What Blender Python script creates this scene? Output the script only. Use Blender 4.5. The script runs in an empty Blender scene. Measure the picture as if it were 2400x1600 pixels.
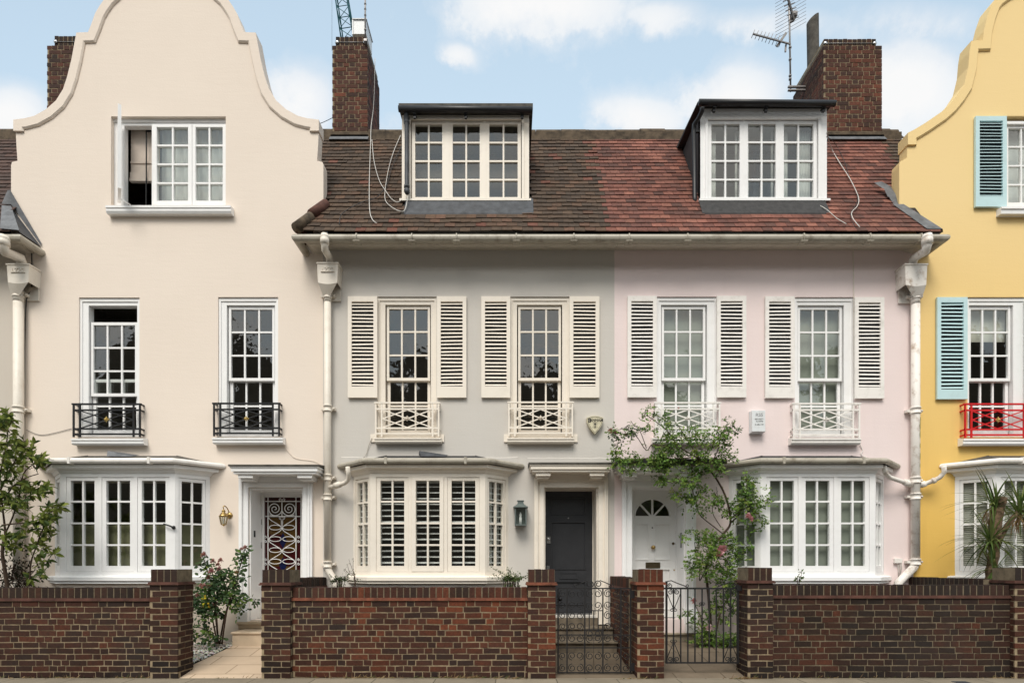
SKY_K = 0.15
import bpy, bmesh, math, random
from mathutils import Vector, Matrix
from mathutils.geometry import tessellate_polygon
R = random.Random(7)
scene = bpy.context.scene
COL = scene.collection
EYE = 1.41
F = 1350.0
def PX(px, d=9.0): return (px - 1200.0) * d / F
def PZ(py, d=9.0): return EYE + (1325.0 - py) * d / F
def P(px, py, d=9.0): return Vector((PX(px, d), d, PZ(py, d)))

# ------------------------------------------------------------------ node helpers
def new_mat(name):
    m = bpy.data.materials.new(name); m.use_nodes = True
    nt = m.node_tree; nt.nodes.clear()
    out = nt.nodes.new('ShaderNodeOutputMaterial')
    return m, nt, out
def N(nt, t, **kw):
    n = nt.nodes.new(t)
    for k, v in kw.items():
        if k.startswith('_'): setattr(n, k[1:], v)
        else:
            key = k.replace('__', ' ')
            if key in n.inputs: n.inputs[key].default_value = v
    return n
def L(nt, a, b): nt.links.new(a, b)
def math_n(nt, op, a, b=None, c=None, clamp=False):
    n = nt.nodes.new('ShaderNodeMath'); n.operation = op; n.use_clamp = clamp
    for i, v in enumerate((a, b, c)):
        if v is None: continue
        if isinstance(v, (int, float)): n.inputs[i].default_value = v
        else: nt.links.new(v, n.inputs[i])
    return n.outputs[0]
def mixc(nt, fac, a, b, mode='MIX'):
    n = nt.nodes.new('ShaderNodeMix'); n.data_type = 'RGBA'; n.blend_type = mode
    for sock, v in ((n.inputs[0], fac), (n.inputs[6], a), (n.inputs[7], b)):
        if isinstance(v, (int, float)): sock.default_value = v
        elif isinstance(v, tuple): sock.default_value = (v[0], v[1], v[2], 1)
        else: nt.links.new(v, sock)
    return n.outputs[2]
def ramp(nt, fac, stops):
    n = nt.nodes.new('ShaderNodeValToRGB')
    els = n.color_ramp.elements
    while len(els) < len(stops): els.new(0.5)
    for e, (p, c) in zip(els, stops):
        e.position = p; e.color = (c[0], c[1], c[2], 1) if isinstance(c, tuple) else (c, c, c, 1)
    nt.links.new(fac, n.inputs[0]); return n.outputs[0]
def coords(nt, scale=(1, 1, 1)):
    t = nt.nodes.new('ShaderNodeNewGeometry')
    mp = nt.nodes.new('ShaderNodeMapping'); mp.inputs['Scale'].default_value = scale
    nt.links.new(t.outputs['Position'], mp.inputs['Vector'])
    return mp.outputs[0]
def noise(nt, vec, scale, detail=4, rough=0.55):
    n = nt.nodes.new('ShaderNodeTexNoise'); n.inputs['Scale'].default_value = scale
    n.inputs['Detail'].default_value = detail; n.inputs['Roughness'].default_value = rough
    nt.links.new(vec, n.inputs['Vector']); return n.outputs[0]
def bump(nt, h, strength, dist=0.01, normal=None):
    b = nt.nodes.new('ShaderNodeBump'); b.inputs['Strength'].default_value = strength
    b.inputs['Distance'].default_value = dist
    nt.links.new(h, b.inputs['Height'])
    if normal is not None: nt.links.new(normal, b.inputs['Normal'])
    return b.outputs[0]
def princ(nt, out, color, rough=0.6, normal=None, metallic=0.0, spec=0.4):
    p = nt.nodes.new('ShaderNodeBsdfPrincipled')
    if isinstance(color, tuple): p.inputs['Base Color'].default_value = (*color, 1)
    else: nt.links.new(color, p.inputs['Base Color'])
    if isinstance(rough, (int, float)): p.inputs['Roughness'].default_value = rough
    else: nt.links.new(rough, p.inputs['Roughness'])
    p.inputs['Metallic'].default_value = metallic
    p.inputs['Specular IOR Level'].default_value = spec
    if normal is not None: nt.links.new(normal, p.inputs['Normal'])
    nt.links.new(p.outputs[0], out.inputs[0]); return p

def stucco(name, col, dark, bumpy=0.5, streak=0.35, top=None):
    m, nt, out = new_mat(name)
    v = coords(nt)
    big = noise(nt, v, 0.55, 5, 0.6)
    vs = coords(nt, (5.0, 5.0, 0.35))
    st = noise(nt, vs, 1.0, 5, 0.65)
    fine = noise(nt, v, 38, 4, 0.6)
    trow = noise(nt, coords(nt, (1.3, 1.3, 9.0)), 2.2, 6, 0.62)
    c1 = mixc(nt, ramp(nt, big, [(0.38, 0.0), (0.68, 0.55)]), col, dark)
    c2 = mixc(nt, math_n(nt, 'MULTIPLY', ramp(nt, st, [(0.52, 0.0), (0.75, 1.0)]), streak), c1,
              tuple(x * 0.72 for x in dark))
    # splash dirt close to the ground
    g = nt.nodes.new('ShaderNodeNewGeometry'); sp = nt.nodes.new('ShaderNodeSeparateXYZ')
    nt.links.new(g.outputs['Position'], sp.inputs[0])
    if top: c2 = mixc(nt, ramp(nt, math_n(nt, 'MULTIPLY', sp.outputs[2], 0.1), [(0.20, 0.0), (0.72, 0.95)]), c2, top)   # paler higher up: stronger light and haze put into the colour
    low = math_n(nt, 'MULTIPLY', ramp(nt, sp.outputs[2], [(0.0, 1.0), (0.9, 0.0)]), math_n(nt, 'MULTIPLY', st, 0.7))
    c3 = mixc(nt, low, c2, (0.20, 0.18, 0.14))
    h = math_n(nt, 'ADD', math_n(nt, 'MULTIPLY', fine, 0.22), math_n(nt, 'MULTIPLY', trow, 0.24))
    princ(nt, out, c3, 0.85, bump(nt, h, bumpy, 0.02), spec=0.2)
    return m
def paint(name, col, rough=0.45, dirt=0.25, dirtcol=(0.25, 0.22, 0.17), scale=6.0, spec=0.4):
    m, nt, out = new_mat(name)
    v = coords(nt)
    n1 = noise(nt, v, scale, 6, 0.7); n2 = noise(nt, v, 60, 3, 0.6)
    f = math_n(nt, 'MULTIPLY', ramp(nt, n1, [(0.50, 0.0), (0.72, 1.0)]), dirt)
    c = mixc(nt, f, col, dirtcol)
    princ(nt, out, c, rough, bump(nt, n2, 0.15, 0.004), spec=spec)
    return m
def attr_mat(name, rough=0.8, noise_scale=25, dark=0.5, bumpd=0.006, soot=None, trans=0.0, spec=0.3):
    m, nt, out = new_mat(name)
    a = nt.nodes.new('ShaderNodeAttribute'); a.attribute_name = 'Col'
    v = coords(nt)
    n1 = noise(nt, v, noise_scale, 5, 0.65)
    c = mixc(nt, 1.0, a.outputs[0], ramp(nt, n1, [(0.3, (dark,) * 3), (0.7, (1.15,) * 3)]), 'MULTIPLY')
    if soot:
        n2 = noise(nt, v, soot[0], 4, 0.6)
        c = mixc(nt, ramp(nt, n2, [(0.42, 0.0), (0.66, soot[1])]), c, soot[2])
    p = princ(nt, out, c, rough, bump(nt, n1, 0.5, bumpd) if bumpd else None, spec=spec)
    if trans:
        tr = nt.nodes.new('ShaderNodeBsdfTranslucent'); L(nt, c, tr.inputs[0])
        mx = nt.nodes.new('ShaderNodeMixShader'); mx.inputs[0].default_value = trans
        L(nt, p.outputs[0], mx.inputs[1]); L(nt, tr.outputs[0], mx.inputs[2]); L(nt, mx.outputs[0], out.inputs[0])
    return m
def glass_mat(name, tint=(0.93, 0.96, 0.94), base=0.08, wob=0.05):
    m, nt, out = new_mat(name)
    v = coords(nt)
    n = noise(nt, v, 5.0, 2, 0.5)
    nb = bump(nt, n, wob, 0.02)
    gl = nt.nodes.new('ShaderNodeBsdfGlossy'); gl.inputs['Roughness'].default_value = 0.015
    L(nt, nb, gl.inputs['Normal'])
    tr = nt.nodes.new('ShaderNodeBsdfTransparent'); tr.inputs[0].default_value = (*tint, 1)
    lw = nt.nodes.new('ShaderNodeLayerWeight'); lw.inputs['Blend'].default_value = 0.5
    fac = math_n(nt, 'ADD', math_n(nt, 'MULTIPLY', math_n(nt, 'POWER', lw.outputs['Facing'], 4.0), 0.75), base + 0.04, clamp=True)
    mx = nt.nodes.new('ShaderNodeMixShader')
    L(nt, fac, mx.inputs[0]); L(nt, tr.outputs[0], mx.inputs[1]); L(nt, gl.outputs[0], mx.inputs[2])
    L(nt, mx.outputs[0], out.inputs[0])
    return m
def simple(name, col, rough=0.5, metallic=0.0, nscale=20, var=0.25, bumps=0.1, spec=0.4):
    m, nt, out = new_mat(name)
    v = coords(nt); n = noise(nt, v, nscale, 4, 0.6)
    c = mixc(nt, ramp(nt, n, [(0.35, 0.0), (0.7, 1.0)]), col, tuple(x * (1 - var) for x in col))
    princ(nt, out, c, rough, bump(nt, n, bumps, 0.005), metallic, spec)
    return m

M = {}
M['stucco_cream'] = stucco('cream stucco', (0.82, 0.715, 0.618), (0.77, 0.668, 0.575), 0.35, 0.03)
M['stucco_grey'] = stucco('grey stucco', (0.605, 0.57, 0.525), (0.56, 0.525, 0.48), 0.35, 0.08)
M['stucco_pink'] = stucco('pink stucco', (0.825, 0.70, 0.68), (0.77, 0.645, 0.625), 0.35, 0.10)
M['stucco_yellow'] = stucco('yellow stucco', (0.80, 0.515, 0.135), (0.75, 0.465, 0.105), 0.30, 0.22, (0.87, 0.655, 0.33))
M['stucco_pale'] = stucco('pale stucco', (0.60, 0.54, 0.47), (0.55, 0.49, 0.42), 0.25, 0.2)
M['white'] = paint('white gloss paint', (0.87, 0.86, 0.85), 0.4, 0.08)
M['white_old'] = paint('weathered white paint', (0.84, 0.80, 0.755), 0.5, 0.28)
M['cream'] = paint('cream gloss paint', (0.84, 0.765, 0.665), 0.4, 0.10)
M['pipe'] = paint('painted pipe', (0.76, 0.695, 0.605), 0.45, 0.22, (0.32, 0.22, 0.12))
M['pipe_rust'] = paint('flaking white pipe paint', (0.80, 0.755, 0.70), 0.5, 0.85, (0.28, 0.17, 0.09), 7.0)
M['gutter'] = paint('grimy gutter paint', (0.41, 0.375, 0.31), 0.5, 0.8, (0.16, 0.13, 0.09), 5.0)
M['eaves'] = paint('eaves paint', (0.56, 0.51, 0.435), 0.5, 0.35)
M['black'] = simple('black gloss paint', (0.018, 0.018, 0.02), 0.4)
M['bitumen'] = simple('bitumen felt', (0.045, 0.043, 0.043), 0.75, 0, 14, 0.5, 0.5)
M['felt'] = simple('weathered roof felt', (0.11, 0.10, 0.085), 0.9, 0, 9, 0.6, 0.6)
M['lead'] = simple('weathered lead', (0.17, 0.175, 0.185), 0.6, 0.25, 8, 0.5, 0.4)
M['lead_dark'] = simple('dark lead', (0.075, 0.08, 0.09), 0.6, 0.2, 8, 0.5, 0.4)
M['iron_black'] = simple('black iron', (0.012, 0.012, 0.013), 0.4, 0.0, 40)
M['iron_red'] = simple('red painted iron', (0.62, 0.012, 0.015), 0.35, 0.0, 40, 0.15)
M['gate_iron'] = simple('wrought iron', (0.012, 0.011, 0.012), 0.6, 0.0, 40)
M['blue'] = paint('pale blue paint', (0.53, 0.71, 0.73), 0.45, 0.12)
M['door_black'] = simple('charcoal door paint', (0.034, 0.035, 0.039), 0.38, 0, 6, 0.2)
M['door_white'] = paint('white door paint', (0.84, 0.83, 0.815), 0.35, 0.06)
M['glass'] = glass_mat('window glass')
M['glass_sky'] = glass_mat('old window glass', base=0.10, wob=0.09)
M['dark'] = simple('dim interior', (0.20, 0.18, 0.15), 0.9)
M['floorboards'] = simple('dim interior boards', (0.10, 0.065, 0.04), 0.7)
M['blind'] = simple('grey green blind', (0.29, 0.31, 0.265), 0.9, 0, 3, 0.12, 0.1)
M['blind_pale'] = simple('pale blind', (0.62, 0.60, 0.53), 0.9, 0, 3, 0.12, 0.1)
M['screen_green'] = simple('green screen', (0.17, 0.165, 0.09), 0.9, 0, 2, 0.3, 0.1)
M['net'] = simple('net curtain', (0.62, 0.63, 0.60), 0.95, 0, 4, 0.12, 0.2)
M['linen'] = simple('linen blind', (0.70, 0.60, 0.52), 0.95, 0, 4, 0.15, 0.2)
M['brass'] = simple('brass', (0.50, 0.34, 0.13), 0.3, 0.9, 20, 0.4)
M['gold'] = simple('gold paint', (0.75, 0.56, 0.20), 0.35, 0.4, 20, 0.2)
M['chrome'] = simple('chrome', (0.6, 0.6, 0.6), 0.2, 0.95)
M['bronze'] = simple('aged bronze', (0.13, 0.10, 0.06), 0.4, 0.7)
M['verdigris'] = simple('grey green metal', (0.16, 0.19, 0.18), 0.5, 0.4)
M['steel'] = simple('grey steel', (0.36, 0.36, 0.36), 0.4, 0.6)
M['alum'] = simple('dull aluminium', (0.30, 0.28, 0.27), 0.45, 0.6)
M['white_box'] = paint('white plastic', (0.72, 0.74, 0.75), 0.4, 0.25)
M['ink'] = simple('black ink', (0.01, 0.01, 0.01), 0.6)
M['ink_grey'] = simple('grey ink', (0.26, 0.26, 0.27), 0.6)
M['badge'] = simple('ivory enamel', (0.68, 0.62, 0.44), 0.4)
M['rubber'] = simple('dark cable', (0.03, 0.03, 0.03), 0.6)
M['cable_white'] = simple('white cable', (0.68, 0.65, 0.60), 0.5)
M['crane'] = simple('teal crane paint', (0.02, 0.16, 0.18), 0.5)
M['brick'] = attr_mat('brick', 0.85, 30, 0.55, 0.006, (1.3, 0.60, (0.022, 0.018, 0.016)))
M['mortar'] = simple('mortar', (0.31, 0.238, 0.15), 0.95, 0, 12, 0.5, 0.6)
M['mortar_dark'] = simple('dirty mortar', (0.19, 0.15, 0.098), 0.95, 0, 12, 0.5, 0.6)
M['terracotta'] = simple('terracotta tile', (0.235, 0.078, 0.042), 0.8, 0, 7, 0.7, 0.4)
M['tile_edge'] = simple('sooty tile', (0.12, 0.05, 0.035), 0.85, 0, 7, 0.65, 0.4)
M['tile'] = attr_mat('clay tile', 0.85, 22, 0.6, 0.006, (1.6, 0.22, (0.05, 0.042, 0.032)))
M['ridge'] = simple('mossy ridge tile', (0.13, 0.095, 0.062), 0.9, 0, 9, 0.7, 0.8)
M['leaf'] = attr_mat('leaf', 0.6, 30, 0.8, 0, None, 0.38, 0.18)
M['petal'] = attr_mat('petal', 0.7, 30, 0.8, 0, None, 0.25)
M['bark'] = simple('bark', (0.085, 0.055, 0.035), 0.9, 0, 30, 0.5, 0.8)
M['bark_palm'] = simple('palm bark', (0.20, 0.13, 0.075), 0.9, 0, 24, 0.7, 0.9)
M['stem'] = simple('rose stem', (0.07, 0.04, 0.025), 0.7, 0, 30, 0.4)
M['soil'] = simple('soil', (0.045, 0.035, 0.026), 0.95, 0, 10, 0.5, 0.8)
M['stone_step'] = simple('worn stone step', (0.34, 0.285, 0.21), 0.85, 0, 5, 0.35, 0.4)
M['stone_dark'] = simple('dark stone step', (0.17, 0.135, 0.095), 0.9, 0, 7, 0.55, 0.5)
M['sandstone'] = simple('cut sandstone', (0.62, 0.49, 0.35), 0.8, 0, 3, 0.22, 0.2)
M['pebble'] = attr_mat('pebbles', 0.8, 30, 0.8, 0)
M['pot'] = simple('dark pot', (0.02, 0.018, 0.016), 0.6)
M['straw'] = attr_mat('dry weeds', 0.9, 30, 0.8, 0)

def slab_mat(name, col, joint, sx, sy, off=(0, 0), squash=0.5, stain=0.5):
    m, nt, out = new_mat(name)
    g = nt.nodes.new('ShaderNodeNewGeometry'); mp = nt.nodes.new('ShaderNodeMapping')
    mp.inputs['Location'].default_value = (off[0], off[1], 0)
    L(nt, g.outputs['Position'], mp.inputs[0])
    b = nt.nodes.new('ShaderNodeTexBrick')
    b.inputs['Color1'].default_value = (*col, 1); b.inputs['Color2'].default_value = (*[c * 0.8 for c in col], 1)
    b.inputs['Mortar'].default_value = (*joint, 1); b.inputs['Scale'].default_value = 1.0
    b.inputs['Mortar Size'].default_value = 0.008; b.inputs['Brick Width'].default_value = sx
    b.inputs['Row Height'].default_value = sy; b.inputs['Mortar Smooth'].default_value = 0.3
    L(nt, mp.outputs[0], b.inputs['Vector'])
    v = coords(nt); n1 = noise(nt, v, 2.3, 6, 0.65); n2 = noise(nt, v, 45, 3, 0.6)
    c = mixc(nt, ramp(nt, n1, [(0.42, 0.0), (0.72, stain)]), b.outputs[0], tuple(x * 0.45 for x in col))
    h = math_n(nt, 'SUBTRACT', math_n(nt, 'MULTIPLY', n2, 0.4), b.outputs[1])
    princ(nt, out, c, 0.85, bump(nt, h, 0.5, 0.008), spec=0.25)
    return m
M['pavement'] = slab_mat('paving slabs', (0.27, 0.225, 0.165), (0.10, 0.085, 0.06), 0.75, 0.6, (0.2, 0.02))
M['path_sand'] = slab_mat('sandstone paving', (0.60, 0.46, 0.33), (0.26, 0.19, 0.12), 0.75, 0.34, (0.3, 0.1), 0.5, 0.25)
M['path_grey'] = slab_mat('worn concrete path', (0.17, 0.13, 0.09), (0.10, 0.08, 0.055), 1.5, 0.9, (0.5, 0.3), 0.5, 0.6)
M['path_flag'] = slab_mat('flagstone path', (0.20, 0.155, 0.11), (0.08, 0.06, 0.04), 0.62, 0.45, (0.1, 0.2), 0.5, 0.6)
M['asphalt'] = simple('asphalt', (0.05, 0.05, 0.05), 0.9, 0, 40, 0.3, 0.5)

# ------------------------------------------------------------------ mesh builder
class MB:
    def __init__(s): s.v = []; s.f = []; s.c = []; s.smooth = []
    def add(s, vs, fs, col=None, smooth=False):
        b = len(s.v); s.v.extend([tuple(x) for x in vs])
        for f in fs:
            s.f.append([b + i for i in f]); s.c.append(col); s.smooth.append(smooth)
    def box(s, x0, x1, y0, y1, z0, z1, col=None):
        s.add([(x0, y0, z0), (x1, y0, z0), (x1, y1, z0), (x0, y1, z0), (x0, y0, z1), (x1, y0, z1), (x1, y1, z1), (x0, y1, z1)],
              [(0, 3, 2, 1), (4, 5, 6, 7), (0, 1, 5, 4), (1, 2, 6, 5), (2, 3, 7, 6), (3, 0, 4, 7)], col)
    def fbox(s, fr, u0, u1, n0, n1, z0, z1, col=None):
        """box in a wall frame: u along the wall, n outwards, z up"""
        O, U, Nn = fr
        vs = []
        for z in (z0, z1):
            for (u, n) in ((u0, n1), (u1, n1), (u1, n0), (u0, n0)):
                p = O + U * u + Nn * n; vs.append((p.x, p.y, z))
        s.add(vs, [(0, 3, 2, 1), (4, 5, 6, 7), (0, 1, 5, 4), (1, 2, 6, 5), (2, 3, 7, 6), (3, 0, 4, 7)], col)
    def fpt(s, fr, u, n, z):
        O, U, Nn = fr; p = O + U * u + Nn * n; return Vector((p.x, p.y, z))
    def prism(s, poly, y0, y1, col=None):
        """poly in XZ (counter-clockwise seen from the street), front at y0"""
        n = len(poly)
        tris = tessellate_polygon([[Vector((a, b, 0)) for a, b in poly]])
        vs = [(a, y0, b) for a, b in poly] + [(a, y1, b) for a, b in poly]
        fs = [list(t) for t in tris] + [[n + i for i in reversed(t)] for t in tris]
        fs += [[i, (i + 1) % n, n + (i + 1) % n, n + i] for i in range(n)]
        s.add(vs, fs, col)
    def xprism(s, poly, x0, x1, col=None):
        """poly in YZ, extruded along X"""
        n = len(poly)
        tris = tessellate_polygon([[Vector((a, b, 0)) for a, b in poly]])
        vs = [(x0, a, b) for a, b in poly] + [(x1, a, b) for a, b in poly]
        fs = [list(t) for t in tris] + [[n + i for i in reversed(t)] for t in tris]
        fs += [[i, (i + 1) % n, n + (i + 1) % n, n + i] for i in range(n)]
        s.add(vs, fs, col)
    def tube(s, pts, r, seg=8, col=None, caps=True, r2=None):
        pts = [Vector(p) for p in pts]; n = len(pts)
        rings = []; prev = None
        for i, p in enumerate(pts):
            d = (pts[min(i + 1, n - 1)] - pts[max(i - 1, 0)])
            if d.length < 1e-9: d = Vector((0, 0, 1))
            d.normalize()
            if prev is None:
                a = Vector((0, 0, 1)) if abs(d.z) < 0.9 else Vector((1, 0, 0))
                e1 = d.cross(a).normalized()
            else:
                e1 = (prev - d * prev.dot(d))
                if e1.length < 1e-6: e1 = d.cross(Vector((0, 0, 1)))
                e1.normalize()
            prev = e1; e2 = d.cross(e1)
            rr = r if r2 is None else r + (r2 - r) * i / max(1, n - 1)
            if isinstance(r, (list, tuple)): rr = r[i]
            rings.append([p + e1 * (rr * math.cos(2 * math.pi * k / seg)) + e2 * (rr * math.sin(2 * math.pi * k / seg)) for k in range(seg)])
        vs = [q for ring in rings for q in ring]
        fs = []
        for i in range(n - 1):
            for k in range(seg):
                a = i * seg + k; b = i * seg + (k + 1) % seg
                fs.append((a, b, b + seg, a + seg))
        if caps:
            fs.append(tuple(reversed(range(seg)))); fs.append(tuple((n - 1) * seg + k for k in range(seg)))
        s.add(vs, fs, col, True)
    def bar(s, a, b, w, h=None, col=None):
        """square bar from a to b; w across (horizontal), h the other way"""
        a = Vector(a); b = Vector(b); h = h or w
        d = (b - a).normalized()
        up = Vector((0, 1, 0)) if abs(d.y) < 0.9 else Vector((1, 0, 0))
        e1 = d.cross(up).normalized(); e2 = d.cross(e1)
        vs = []
        for p in (a, b):
            for (i, j) in ((-1, -1), (1, -1), (1, 1), (-1, 1)):
                vs.append(p + e1 * (w / 2 * i) + e2 * (h / 2 * j))
        s.add(vs, [(3, 2, 1, 0), (4, 5, 6, 7), (0, 1, 5, 4), (1, 2, 6, 5), (2, 3, 7, 6), (3, 0, 4, 7)], col)
    def lathe(s, c, prof, seg=16, col=None, axis='Z'):
        c = Vector(c); vs = []; fs = []
        for (r, h) in prof:
            for k in range(seg):
                a = 2 * math.pi * k / seg
                if axis == 'Z': vs.append(c + Vector((r * math.cos(a), r * math.sin(a), h)))
                else: vs.append(c + Vector((r * math.cos(a), -h, r * math.sin(a))))
        for i in range(len(prof) - 1):
            for k in range(seg):
                a = i * seg + k; b = i * seg + (k + 1) % seg
                fs.append((a, b, b + seg, a + seg))
        fs.append(tuple(reversed(range(seg)))); fs.append(tuple((len(prof) - 1) * seg + k for k in range(seg)))
        s.add(vs, fs, col, True)
    def sweep(s, plan, prof, yend=None, col=None, closed=True):
        """profile [(offset outward, z)] mitred along a plan polyline [(x,y)]; outward is to the right of the direction"""
        n = len(plan); pl = [Vector((a, b)) for a, b in plan]
        dirs = [(pl[i + 1] - pl[i]).normalized() for i in range(n - 1)]
        nor = [Vector((d.y, -d.x)) for d in dirs]
        rings = []
        for i in range(n):
            ring = []
            for (o, z) in prof:
                if i == 0 or i == n - 1:
                    k = 0 if i == 0 else n - 2
                    q = pl[i] + nor[k] * o
                    if yend is not None and abs(dirs[k].y) > 1e-6:
                        q = q + dirs[k] * ((yend - q.y) / dirs[k].y)
                else:
                    mt = (nor[i - 1] + nor[i]); mt = mt / mt.dot(nor[i])
                    q = pl[i] + mt * o
                ring.append((q.x, q.y, z))
            rings.append(ring)
        m = len(prof); vs = [p for r in rings for p in r]; fs = []
        for i in range(n - 1):
            for k in range(m if closed else m - 1):
                a = i * m + k; b = i * m + (k + 1) % m
                fs.append((a, b, b + m, a + m))
        if closed:
            for base in (0, (n - 1) * m):
                t = tessellate_polygon([[Vector((o, z, 0)) for o, z in prof]])
                fs += [[base + i for i in q] for q in t]
        s.add(vs, fs, col)
    def build(s, name, mat, parent=None, loc=None, recalc=True, bevel=0, **props):
        me = bpy.data.meshes.new(name)
        o = bpy.data.objects.new(name, me)
        off = Vector((0, 0, 0))
        if parent is not None: off = Vector(parent['_base'])
        elif loc is not None: off = Vector(loc); o.location = off
        me.from_pydata([(x - off.x, y - off.y, z - off.z) for x, y, z in s.v], [], s.f)
        if any(c is not None for c in s.c):
            ca = me.color_attributes.new('Col', 'FLOAT_COLOR', 'CORNER')
            data = []
            for f, c in zip(s.f, s.c):
                cc = c if c is not None else (0.5, 0.5, 0.5)
                data.extend([cc[0], cc[1], cc[2], 1.0] * len(f))
            ca.data.foreach_set('color', data)
        me.polygons.foreach_set('use_smooth', s.smooth)
        if recalc and len(s.f) < 60000:
            bm = bmesh.new(); bm.from_mesh(me); bmesh.ops.recalc_face_normals(bm, faces=bm.faces); bm.to_mesh(me); bm.free()
        me.materials.append(mat)
        COL.objects.link(o)
        o['_base'] = tuple(off)
        if parent is not None: o.parent = parent
        for k, v in props.items(): o[k] = v
        if bevel:
            md = o.modifiers.new('bevel', 'BEVEL'); md.width = bevel; md.segments = 2; md.limit_method = 'ANGLE'
            md.angle_limit = 0.6
        return o
def thing(name, loc, label, cat, group=None):
    o = bpy.data.objects.new(name, None); COL.objects.link(o); o.location = loc
    o.empty_display_size = 0.2
    o['_base'] = tuple(loc); o['label'] = label; o['category'] = cat
    if group: o['group'] = group
    return o
def tag(o, label=None, cat=None, group=None, kind=None):
    if label: o['label'] = label
    if cat: o['category'] = cat
    if group: o['group'] = group
    if kind: o['kind'] = kind
    return o
FAC = (Vector((0, 9.0, 0)), Vector((1, 0, 0)), Vector((0, -1, 0)))   # the common front plane of the terrace

def text_mesh(name, body, size, loc, mat, parent, align='CENTER', extrude=0.001, sx=1.0, bold=0.0):
    cu = bpy.data.curves.new(name, 'FONT'); cu.body = body; cu.size = size; cu.align_x = align; cu.align_y = 'CENTER'
    cu.extrude = extrude; cu.offset = bold
    tmp = bpy.data.objects.new(name, cu); COL.objects.link(tmp)
    dg = bpy.context.evaluated_depsgraph_get(); dg.update()
    me = bpy.data.meshes.new_from_object(tmp.evaluated_get(dg))
    bpy.data.objects.remove(tmp); bpy.data.curves.remove(cu)
    base = Vector(parent['_base'])
    me.transform(Matrix.Translation(Vector(loc) - base) @ Matrix.Rotation(math.pi / 2, 4, 'X') @ Matrix.Diagonal((sx, 1, 1, 1)))
    me.materials.clear(); me.materials.append(mat)
    o = bpy.data.objects.new(name, me); COL.objects.link(o); o.parent = parent; o['_base'] = tuple(base)
    return o
# ------------------------------------------------------------------ brickwork and tiles
BR_DARK = [(0.0682, 0.0216, 0.0110), (0.0534, 0.0182, 0.0100), (0.0415, 0.0165, 0.0096), (0.0801, 0.0243, 0.0116), (0.0344, 0.0147, 0.0090), (0.0623, 0.0216, 0.0116)]
BR_WARM = [(0.0889, 0.0260, 0.0123), (0.1097, 0.0303, 0.0135), (0.0712, 0.0216, 0.0110), (0.0563, 0.0190, 0.0104), (0.1335, 0.0368, 0.0155), (0.0415, 0.0165, 0.0104), (0.0801, 0.0260, 0.0135)]
BR_SOOT = [(0.0332, 0.0156, 0.0090), (0.0427, 0.0173, 0.0096), (0.0267, 0.0134, 0.0084), (0.0522, 0.0190, 0.0096), (0.0214, 0.0116, 0.0074)]
BR_CHIM = [(0.1412, 0.0456, 0.0257), (0.1140, 0.0396, 0.0233), (0.0891, 0.0335, 0.0208), (0.1684, 0.0502, 0.0257), (0.0674, 0.0289, 0.0190)]
def brick_col(pal, k=1.0):
    c = R.choice(pal); f = k * R.uniform(0.8, 1.2)
    return tuple(min(1, x * f) for x in c)
def brick_face(mb, O, U, Nn, w, h, pal, course=0.075, bond='flemish', th=0.02, j=0.0130, soot=None, seed=0, wob=0.002):
    """real bricks over a w x h face; O lower left, U along, Nn out of the core"""
    rows = max(1, int(round(h / course))); ch = h / rows
    for r in range(rows):
        z0 = r * ch + j * 0.5; z1 = (r + 1) * ch - j * 0.5
        if bond == 'flemish':
            seq = [0.218, 0.1065]; start = 0.0 if r % 2 == 0 else -0.163 - 0.0005
        elif bond == 'chimney':
            if r % 2 == 0: seq = [0.218]; start = 0.0
            else: seq = [0.1065]; start = -0.053
        else:
            seq = [0.218]; start = 0.0 if r % 2 == 0 else -0.112
        u = start + seed * 0.03 % 0.07; k = 0
        while u < w - 0.015:
            L_ = (seq[k % len(seq)] if bond != 'flemish' or R.random() < 0.55 else R.choice((0.218, 0.218, 0.1065))) * R.uniform(0.96, 1.04); k += 1
            a = max(u, 0.0); b = min(u + L_ , w)
            u += L_
            if u >= w - 0.03: b = w
            a2 = a + (j * 0.5 if a > 0.001 else 0); b2 = b - (j * 0.5 if b < w - 0.001 else 0)
            if b2 - a2 < 0.02: continue
            d = R.uniform(-wob, wob); zz = R.uniform(-0.003, 0.003)
            kf = 1.0
            if soot is not None: kf = soot((a + b) / 2, (z0 + z1) / 2)
            c = brick_col(pal, kf)
            p = []
            tl = R.uniform(-0.003, 0.003)
            for n in (0.0, th + d):
                for (uu, z) in ((a2, z0 + zz - tl), (b2, z0 + zz + tl), (b2, z1 + zz + tl), (a2, z1 + zz - tl)):
                    q = O + U * uu + Nn * n; p.append((q.x, q.y, q.z + z))
            mb.add(p, [(4, 5, 6, 7), (0, 1, 5, 4), (1, 2, 6, 5), (2, 3, 7, 6), (3, 0, 4, 7)], c)
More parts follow.
